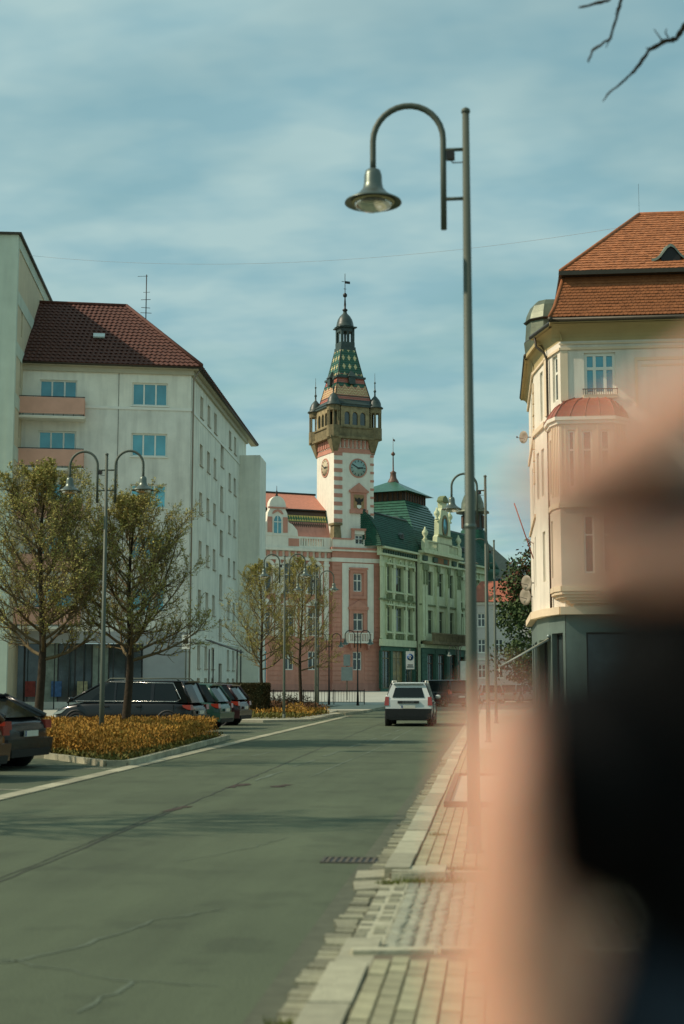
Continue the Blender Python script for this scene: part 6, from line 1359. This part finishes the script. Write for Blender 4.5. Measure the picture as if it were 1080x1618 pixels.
# ------------------------------------------------------------------ signs, railing, kerb frame
t = thing('parking_sign', (-6.4, 112, .05), 'white sign plate with round blue symbol on a grey post', 'sign')
b = MB(); b.tube([(0, 0, 0), (0, 0, 4.2)], .04, 8); b.build('post', M_metal, t, world=False)
b = MB(); b.box(-.33, .33, -.07, -.04, 2.6, 4.0); pl = b.build('plate', mat('sign_white', (.62, .64, .58), .5), t, world=False)
b = MB(Matrix.Translation((0, -.071, 3.55)) @ Matrix.Rotation(R(90), 4, 'X')); b.lathe([(.26, 0), (.26, .006)], 24); b.build('blue_disc', mat('sign_blue', (.03, .09, .22), .5), pl, world=False)
b = MB(); b.box(-.03, .04, -.09, -.08, 3.38, 3.6); b.lathe([(.01, 0), (.01, .01)], 5, c=(0, -.085)); b.prism_y([(-.12, 3.5), (.12, 3.56), (.12, 3.6), (-.12, 3.56)], -.09, -.08); b.box(-.035, .045, -.09, -.08, 3.63, 3.7); b.build('pictogram', M_white, pl, world=False)
b = MB(); b.box(-.25, .25, -.08, -.071, 2.75, 2.82); b.box(-.2, .2, -.08, -.071, 2.9, 2.97); b.build('small_bars', M_metald, pl, world=False)
t = thing('information_board', (-12.8, 126, .08), 'blue-grey information board on a post before the town hall', 'sign')
b = MB(); b.tube([(0, 0, 0), (0, 0, 4.0)], .05, 6); b.build('post', M_metal, t, world=False)
b = MB(); b.box(-.5, .5, -.1, -.04, 1.7, 2.9); b.box(-.3, .3, -.1, -.04, 3.0, 4.0); b.build('board', mat('board_blue_grey', (.14, .19, .19), .6, .2), t, world=False)
t = thing('information_board', (-2.9, 168, .3), 'tall pale notice board before the green building', 'sign')
b = MB(); b.box(-.9, .9, -.1, .1, .3, 3.8); b.build('board', mat('board_grey', (.24, .30, .28), .5, .3), t, world=False); b = MB(); b.box(-.95, -.85, -.12, .12, 0, 3.9); b.box(.85, .95, -.12, .12, 0, 3.9); b.build('post', M_metald, t, world=False)
t = thing('pedestrian_railing', (-17.5, 100, .09), 'thin dark metal railing along the pavement before the town hall', 'railing')
b = MB(); b.box(0, 8.6, -.02, .02, .95, 1.0); b.box(0, 8.6, -.02, .02, .15, .19); b.build('rail', M_metald, t, world=False)
bar = MB().box(-.012, .012, -.012, .012, .19, .95).mesh('bar', M_metald); po = MB().box(-.03, .03, -.03, .03, 0, 1.05).mesh('post', M_metald)
for k in range(44):
    o = bpy.data.objects.new('bar', bar); col.objects.link(o); o.parent = t; o.location = (.1 + k * .195, 0, 0)
for k in range(5):
    o = bpy.data.objects.new('post', po); col.objects.link(o); o.parent = t; o.location = (k * 2.14, 0, 0)
for k, (x, y) in enumerate(((-14.2, 98.5), (-16.8, 97))):
    t = thing('planter', (x, y, .09), ('low reddish planting by the railing, nearer one', 'low reddish planting by the railing, farther one')[k], 'shrub')
    rr_ = random.Random(k); b = MB()
    for _ in range(1500):
        p = Vector((rr_.gauss(0, .9), rr_.gauss(0, .4), abs(rr_.gauss(0, .28)))); a = Vector((rr_.uniform(-1, 1), rr_.uniform(-1, 1), 1)).normalized() * .12; e = Vector((rr_.uniform(-1, 1), rr_.uniform(-1, 1), 0)) * .05; b.add([p, p + a + e, p + a - e], [(0, 1, 2)])
    b.build('leaves', mat('brown_shrub', (.13, .065, .03), .9), t, world=False)
t = thing('tree_pit_frame', (-.62, 17.9, .118), 'brown steel frame set on the pavement just past the nearest lamp', 'tree pit frame')
Mf = mat('rusty_frame', (.12, .065, .035), .6, .3, 6, metal=.2)
for (x0, x1, y0, y1, z0, z1) in ((0, .06, 0, 5.6, 0, .07), (0.06, 1.2, 0, .06, 0, .07), (1.2, 1.26, 0, 5.6, 0, .07), (.06, 1.2, 5.54, 5.6, 0, .07)): b = MB(); b.box(x0, x1, y0, y1, z0, z1); b.build('frame_bar', Mf, t, world=False)
b = MB(); b.box(.07, 1.2, .07, 5.53, 0, .03); b.build('gravel_fill', M_concrete, t, world=False)
# house corner signs by the apartment block
t = thing('traffic_sign', (-17.2, 79.3, .1), 'small white bus-stop style sign on a thin post before the grey block', 'sign')
b = MB(); b.tube([(0, 0, 0), (0, 0, 4.3)], .035, 6); b.build('post', M_metal, t, world=False); b = MB(); b.box(-.22, .22, -.06, -.04, 3.4, 4.2); b.build('plate', M_white, t, world=False)
b = MB(); b.box(-.15, .15, -.07, -.061, 3.7, 3.95); b.build('symbol', M_metald, t, world=False)
t = thing('bin_shelter', (-15.9, 79.5, .1), 'small metal frame shelter at the corner of the grey block', 'shelter')
b = MB()
for (x, y) in ((0, 0), (1.6, 0), (0, 1.2), (1.6, 1.2)): b.tube([(x, y, 0), (x, y, 3.4)], .04, 6)
b.build('posts', M_metald, t, world=False); b = MB(); b.add([(-.2, -.2, 3.9), (1.8, -.2, 3.2), (1.8, 1.4, 3.2), (-.2, 1.4, 3.9), (-.2, -.2, 3.95), (1.8, -.2, 3.25), (1.8, 1.4, 3.25), (-.2, 1.4, 3.95)], [(0, 1, 2, 3), (7, 6, 5, 4), (0, 4, 5, 1)]); b.build('roof', M_metald, t, world=False)

# ------------------------------------------------------------------ pedestrians
def person(loc, rz, label, top, legs, hair=M_hair, H=1.78, stride=.22, bag=False):
    t = thing('person', loc, label, 'person', None, rz); k = H / 1.78
    V = lambda *p: (p[0] * k, p[1] * k, p[2] * k)
    body = []
    body += [(V(.02, 0, 1.62), .085 * k, V(.03, 0, 1.69), .088 * k), (V(0, 0, 1.45), .055 * k, V(.02, 0, 1.6), .05 * k), (V(.1, 0, 1.63), .02 * k, V(.115, 0, 1.62), .012 * k), (V(.07, 0, 1.57), .045 * k, V(.06, 0, 1.6), .05 * k)]
    for s in (-1, 1):
        f = s * stride
        body += [(V(0, .09 * s, .95), .085 * k, V(f * .55, .09 * s, .5), .055 * k), (V(f * .55, .09 * s, .5), .055 * k, V(f - .04, .09 * s, .1), .035 * k), (V(f - .06, .09 * s, .05), .04 * k, V(f + .12, .1 * s, .035), .03 * k)]
        body += [(V(0, .19 * s, 1.42), .05 * k, V(-f * .4, .23 * s, 1.12), .038 * k), (V(-f * .4, .23 * s, 1.12), .038 * k, V(-f * .7 + .06, .2 * s, .86), .028 * k), (V(-f * .7 + .06, .2 * s, .86), .035 * k, V(-f * .7 + .1, .2 * s, .77), .022 * k)]
    body += [(V(0, 0, 1.0), .13 * k, V(0, 0, 1.3), .14 * k)]
    capsules_mesh('body', body, .018, M_skin, t)
    for o in t.children: o.location = (0, 0, 0)
    j = [(V(0, 0, .98), .15 * k, V(0, 0, 1.32), .16 * k), (V(0, -.13, 1.38), .085 * k, V(0, .13, 1.38), .085 * k)]
    for s in (-1, 1): f = s * stride; j += [(V(0, .19 * s, 1.42), .068 * k, V(-f * .4, .23 * s, 1.12), .055 * k), (V(-f * .4, .23 * s, 1.12), .055 * k, V(-f * .7 + .05, .2 * s, .9), .042 * k)]
    capsules_mesh('jacket', j, .02, top, t)
    j = []
    for s in (-1, 1): f = s * stride; j += [(V(0, .07 * s, .97), .115 * k, V(f * .55, .09 * s, .5), .075 * k), (V(f * .55, .09 * s, .5), .075 * k, V(f - .04, .09 * s, .12), .055 * k)]
    capsules_mesh('trousers', j, .02, legs, t)
    capsules_mesh('hair', [(V(-.02, 0, 1.68), .094 * k, V(.01, 0, 1.72), .09 * k)], .016, hair, t)
    j = [(V(s * stride - .07, .095 * s, .06), .05 * k, V(s * stride + .13, .1 * s, .045), .038 * k) for s in (-1, 1)]
    capsules_mesh('shoes', j, .016, M_blackpl, t)
    return t
def fix_caps(t):
    pass
D_black = mat('dark_cloth', (.015, .012, .012), .9); D_red = mat('dark_red_cloth', (.05, .018, .015), .9)
person((-12.6, 117.5, .09), R(-60), 'pedestrian in dark clothes walking on the pavement before the town hall', D_red, D_black, stride=.14)
person((.55, 96, .12), R(80), 'distant pedestrian in a black coat near the parked white cars', D_black, D_black, H=1.78)
person((2.0, 97, .12), R(85), 'distant pedestrian in a dark red coat beside the parked white cars', D_red, D_black, H=1.75)
person((-.05, 62, .12), R(88), 'pedestrian in a dark jacket half hidden behind the nearest lamp pole', D_black, mat('grey_cloth', (.08, .09, .09), .9), H=1.7)

# ------------------------------------------------------------------ the photographer's companion, very close and out of focus
def cp(px, py, d): return cm @ Vector(((px - 540) / 2247 * d, (809 - py) / 2247 * d, -d))
def cv(x, y, z): return cm @ Vector((x, y, -z))
per = thing('person', tuple(cv(.42, 0, .45).xy) + (.115,), 'blurred person very close by, bare hands raising a black camera', 'person')
caps = []
def chain(pts, rad):
    for i in range(len(pts) - 1): caps.append((pts[i], rad[i], pts[i+1], rad[i+1]))
# left hand: wrist, palm, thumb up the side of the camera, four fingers curled under it
wr = cp(900, 1660, .43); hd = cp(880, 1500, .425)
chain([cv(.30, -.36, .40), cv(.16, -.235, .42), wr], [.042, .034, .026])
chain([wr, cp(850, 1500, .422), cp(845, 1440, .42)], [.026, .022, .018])
chain([cp(940, 1680, .445), cp(1010, 1640, .48), cp(1030, 1560, .51)], [.024, .020, .016])
chain([wr, cp(800, 1520, .42), cp(780, 1400, .41), cp(776, 1270, .405), cp(784, 1180, .40), cp(796, 1130, .395)], [.022, .020, .013, .0115, .0105, .009])
chain([cp(820, 1640, .40), cp(800, 1510, .40), cp(790, 1400, .39), cp(790, 1280, .385), cp(795, 1200, .385)], [.019, .016, .012, .0095, .008])
chain([cp(850, 1720, .385), cp(830, 1540, .38), cp(812, 1420, .372), cp(802, 1300, .372), cp(800, 1215, .376)], [.015, .012, .0080, .0066, .0060])
for k, (dx, r) in enumerate(((0, .0095), (1, .010), (2, .0095), (3, .008))):
    base = cp(965 + 12 * k, 1640, .47 + .018 * k); mid = cp(1050, 1600, .51 + .02 * k); m2_ = cp(1110, 1400, .53 + .012 * k); tip = cp(1150, 1320, .53 + .012 * k)
    chain([base, mid, m2_, tip], [r * 1.15, r * 1.05, r, r * .85])
# right hand: index and middle finger over the top, the others behind the grip
k0 = cp(1330, 660, .44)
for (a, b_, c, d, r) in ((cp(1240, 550, .43), cp(1100, 635, .42), cp(985, 712, .412), cp(862, 778, .405), .0130), (cp(1260, 850, .435), cp(1130, 885, .428), cp(1010, 890, .405), cp(935, 896, .395), .0106), (cp(1290, 930, .45), cp(1200, 1010, .46), cp(1130, 1060, .47), cp(1090, 1080, .475), .0105), (cp(1320, 1050, .46), cp(1240, 1140, .47), cp(1170, 1190, .48), cp(1130, 1210, .485), .009)):
    chain([k0.lerp(a, .3), a, b_, c, d], [r * 1.1, r * 1.1, r, r * .9, r * .7])
chain([k0, cp(1400, 900, .45), cp(1480, 1150, .47)], [.022, .026, .026])
chain([cp(1330, 850, .44), cp(1430, 1080, .46)], [.022, .024])
chain([cp(1480, 1150, .47), cv(.36, -.30, .62), cv(.40, -.22, .60)], [.026, .036, .04])
# head, neck, torso, legs of one continuous body (outside the frame, facing left)
hc = cv(.285, -.045, .44)
ri = Vector((math.cos(R(6)), math.sin(R(6)), 0)); fw = Vector((-math.sin(R(6)), math.cos(R(6)), 0)); up = Vector((0, 0, 1))
B0 = Vector((cv(.42, 0, .45).x, cv(.42, 0, .45).y, 0)); hh = hc.z
def L3(l, f, z): return B0 - ri * l + fw * f + up * z      # l: ahead of the person (to the left), f: away from the viewer
caps += [(hc + up * .02, .088, hc - ri * -.03 + up * .03, .092), (hc - ri * .05 - up * .06, .05, hc + up * -.04, .07), (hc - ri * .088 - up * .01, .016, hc - ri * .10 - up * .03, .012), (hc - ri * .07 - up * .075, .022, hc - ri * .06 - up * .09, .02), (hc + fw * .085 - up * .01, .014, hc + fw * .09 + up * .02, .012), (hc - fw * .085 - up * .01, .014, hc - fw * .09 + up * .02, .012)]
nz = hh - .17
caps += [(hc - up * .07 + ri * .02, .055, L3(.05, 0, nz - .03), .06), (L3(0, 0, 1.0), .14, L3(.02, 0, nz - .22), .15), (L3(.02, -.14, nz - .08), .06, L3(.02, .14, nz - .08), .06)]
for s in (-1, 1): caps += [(L3(0, .09 * s, .95), .085, L3(.03, .1 * s, .55), .055), (L3(.03, .1 * s, .55), .055, L3(-.02, .1 * s, .2), .036), (L3(-.04, .1 * s, .16), .038, L3(.14, .11 * s, .145), .028)]
sl, srr = L3(.02, -.19, nz - .09), L3(.02, .19, nz - .09); el, er = cv(.30, -.36, .40), cv(.36, -.30, .62)
caps += [(sl, .05, el, .042), (srr, .05, er, .04)]
capsules_mesh('body', caps, .0042, M_skin, per)
jk = [(L3(0, 0, .95), .16, L3(.02, 0, nz - .2), .17), (L3(.02, -.13, nz - .1), .085, L3(.02, .13, nz - .1), .085), (sl, .075, el, .062), (el, .062, cp(1190, 1800, .42), .050), (cp(1190, 1800, .42), .050, cp(1062, 1672, .424), .043), (srr, .072, er, .058), (er, .058, er.lerp(cp(1480, 1150, .47), .6), .045)]
capsules_mesh('jacket', jk, .009, M_denim, per)
capsules_mesh('trousers', [q for s in (-1, 1) for q in ((L3(0, .075 * s, .96), .125, L3(.03, .1 * s, .55), .08), (L3(.03, .1 * s, .55), .08, L3(-.02, .1 * s, .22), .06))], .014, D_black, per)
capsules_mesh('shoes', [(L3(-.05, .1 * s, .165), .05, L3(.16, .11 * s, .155), .038) for s in (-1, 1)], .012, M_blackpl, per)
capsules_mesh('hair', [(hc + up * .05 + ri * .02, .095, hc + ri * .045 - up * .0, .095)], .009, M_hair, per)
# the black camera held in those hands
camb = thing('held_camera', tuple(cp(1100, 1190, .43)), 'black camera held up in the blurred hands', 'camera', rz=R(6))
def rounded(name, x0, x1, y0, y1, z0, z1, r, m, parent):
    b = MB(); b.box(x0, x1, y0, y1, z0, z1); o = b.build(name, m, parent, world=False); md = o.modifiers.new('b', 'BEVEL'); md.width = r; md.segments = 5; return o
Kb = mat('camera_black', (.004, .004, .004), .7, .1, 20, spec=.08)
cb = rounded('camera_body', -.020, .030, -.030, .075, -.064, .048, .018, Kb, camb)
b = MB(Matrix.Translation((-.025, 0, -.010)) @ Matrix.Rotation(R(-90), 4, 'Y')); b.lathe([(.036, -.01), (.037, .010), (.036, .013), (.034, .024), (.031, .028), (.026, .029)], 36); ln = b.build('lens_barrel', Kb, camb, world=False)
b = MB(Matrix.Translation((-.054, 0, -.010)) @ Matrix.Rotation(R(-90), 4, 'Y')); b.lathe([(.026, -.002), (.018, .002), (.005, .004)], 24); b.build('lens_glass', mat('lens_glass', (.02, .03, .04), .03, spec=1), ln, world=False)
rounded('viewfinder', -.028, .035, .0, .05, .040, .088, .008, Kb, camb)

# ------------------------------------------------------------------ pieces that can be told apart become parts of their own
def explode(o, newname, limit=300):
    me = o.data; key = {}; par = []
    def find(a):
        while par[a] != a: par[a] = par[par[a]]; a = par[a]
        return a
    ids = []
    for v in me.vertices:
        k = (round(v.co.x, 3), round(v.co.y, 3), round(v.co.z, 3))
        if k not in key: key[k] = len(par); par.append(len(par))
        ids.append(key[k])
    for p in me.polygons:
        r0 = find(ids[p.vertices[0]])
        for v in p.vertices[1:]: par[find(ids[v])] = r0
    comp = {}
    for p in me.polygons: comp.setdefault(find(ids[p.vertices[0]]), []).append(p)
    if not 1 < len(comp) <= limit: return
    par_o = o.parent; mats_ = list(me.materials)
    for ps in comp.values():
        mp_ = {}; vs = []; fs = []
        for p in ps:
            f = []
            for v in p.vertices:
                if v not in mp_: mp_[v] = len(vs); vs.append(tuple(me.vertices[v].co))
                f.append(mp_[v])
            fs.append(f)
        m2 = bpy.data.meshes.new(newname); m2.from_pydata(vs, [], fs)
        for m in mats_: m2.materials.append(m)
        m2.polygons.foreach_set('use_smooth', [p.use_smooth for p in ps]); m2.update()
        q = bpy.data.objects.new(newname, m2); col.objects.link(q); q.parent = par_o; q.matrix_basis = o.matrix_basis.copy()
    for c in list(o.children): c.parent = par_o
    bpy.data.objects.remove(o)
RN = {'rustication': 'stone_block', 'frieze_blocks': 'frieze_block', 'corbels': 'corbel', 'quoins': 'quoin', 'quoin_stripes': 'pink_band', 'oriel_fluting': 'rib', 'frieze_consoles': 'console',
      'crossbars': 'crossbar', 'balustrade': 'baluster', 'attic_balustrade': 'baluster', 'stucco_ornament': 'ornament', 'wall': 'wall', 'wing_wall': 'wing_wall', 'string_course': 'string_course', 'cornice': 'cornice', 'gutter': 'gutter',
      'white_surround': 'white_surround', 'arch_surround': 'arch_stone', 'window_surround': 'window_surround', 'panel_bands': 'panel_band', 'attic': 'attic', 'attic_trim': 'attic_trim', 'attic_panel': 'attic_panel', 'pillars': 'window_pillar',
      'tail_light': 'tail_light', 'posts': 'post', 'tower_window_frame': 'window_frame', 'shopfront': 'shopfront', 'ground_floor_wall': 'ground_floor_wall', 'plinth': 'plinth', 'shop_cornice': 'shop_cornice', 'hip_ribs': 'hip_rib', 'lower_trim': 'lower_trim',
      'shop_wall': 'shop_wall', 'gable_trim': 'gable_trim', 'wall_panel': 'wall_moulding', 'hour_marks': 'hour_mark', 'clock_hands': 'clock_hand', 'small_bars': 'small_bar', 'bracket': 'bracket', 'rear_bumper': 'rear_bumper', 'window_guard': 'guard_bar', 'corner_turret': 'corner_turret', 'lantern': 'lantern', 'capital': 'capital', 'awning_frame': 'awning_bar', 'window_trim': 'window_trim', 'cornice_pink': 'cornice', 'panel_gaps': 'panel_gap', 'pictogram': 'pictogram', 'board': 'board', 'bracket.': 'bracket', 'ridge_tiles': 'ridge_tile'}
for o in list(col.objects):
    if o.type != 'MESH' or o.get('kind') or o.modifiers: continue
    base = o.name.split('.')[0]
    if base in RN and o.data.users == 1 and not o.children: explode(o, RN[base])
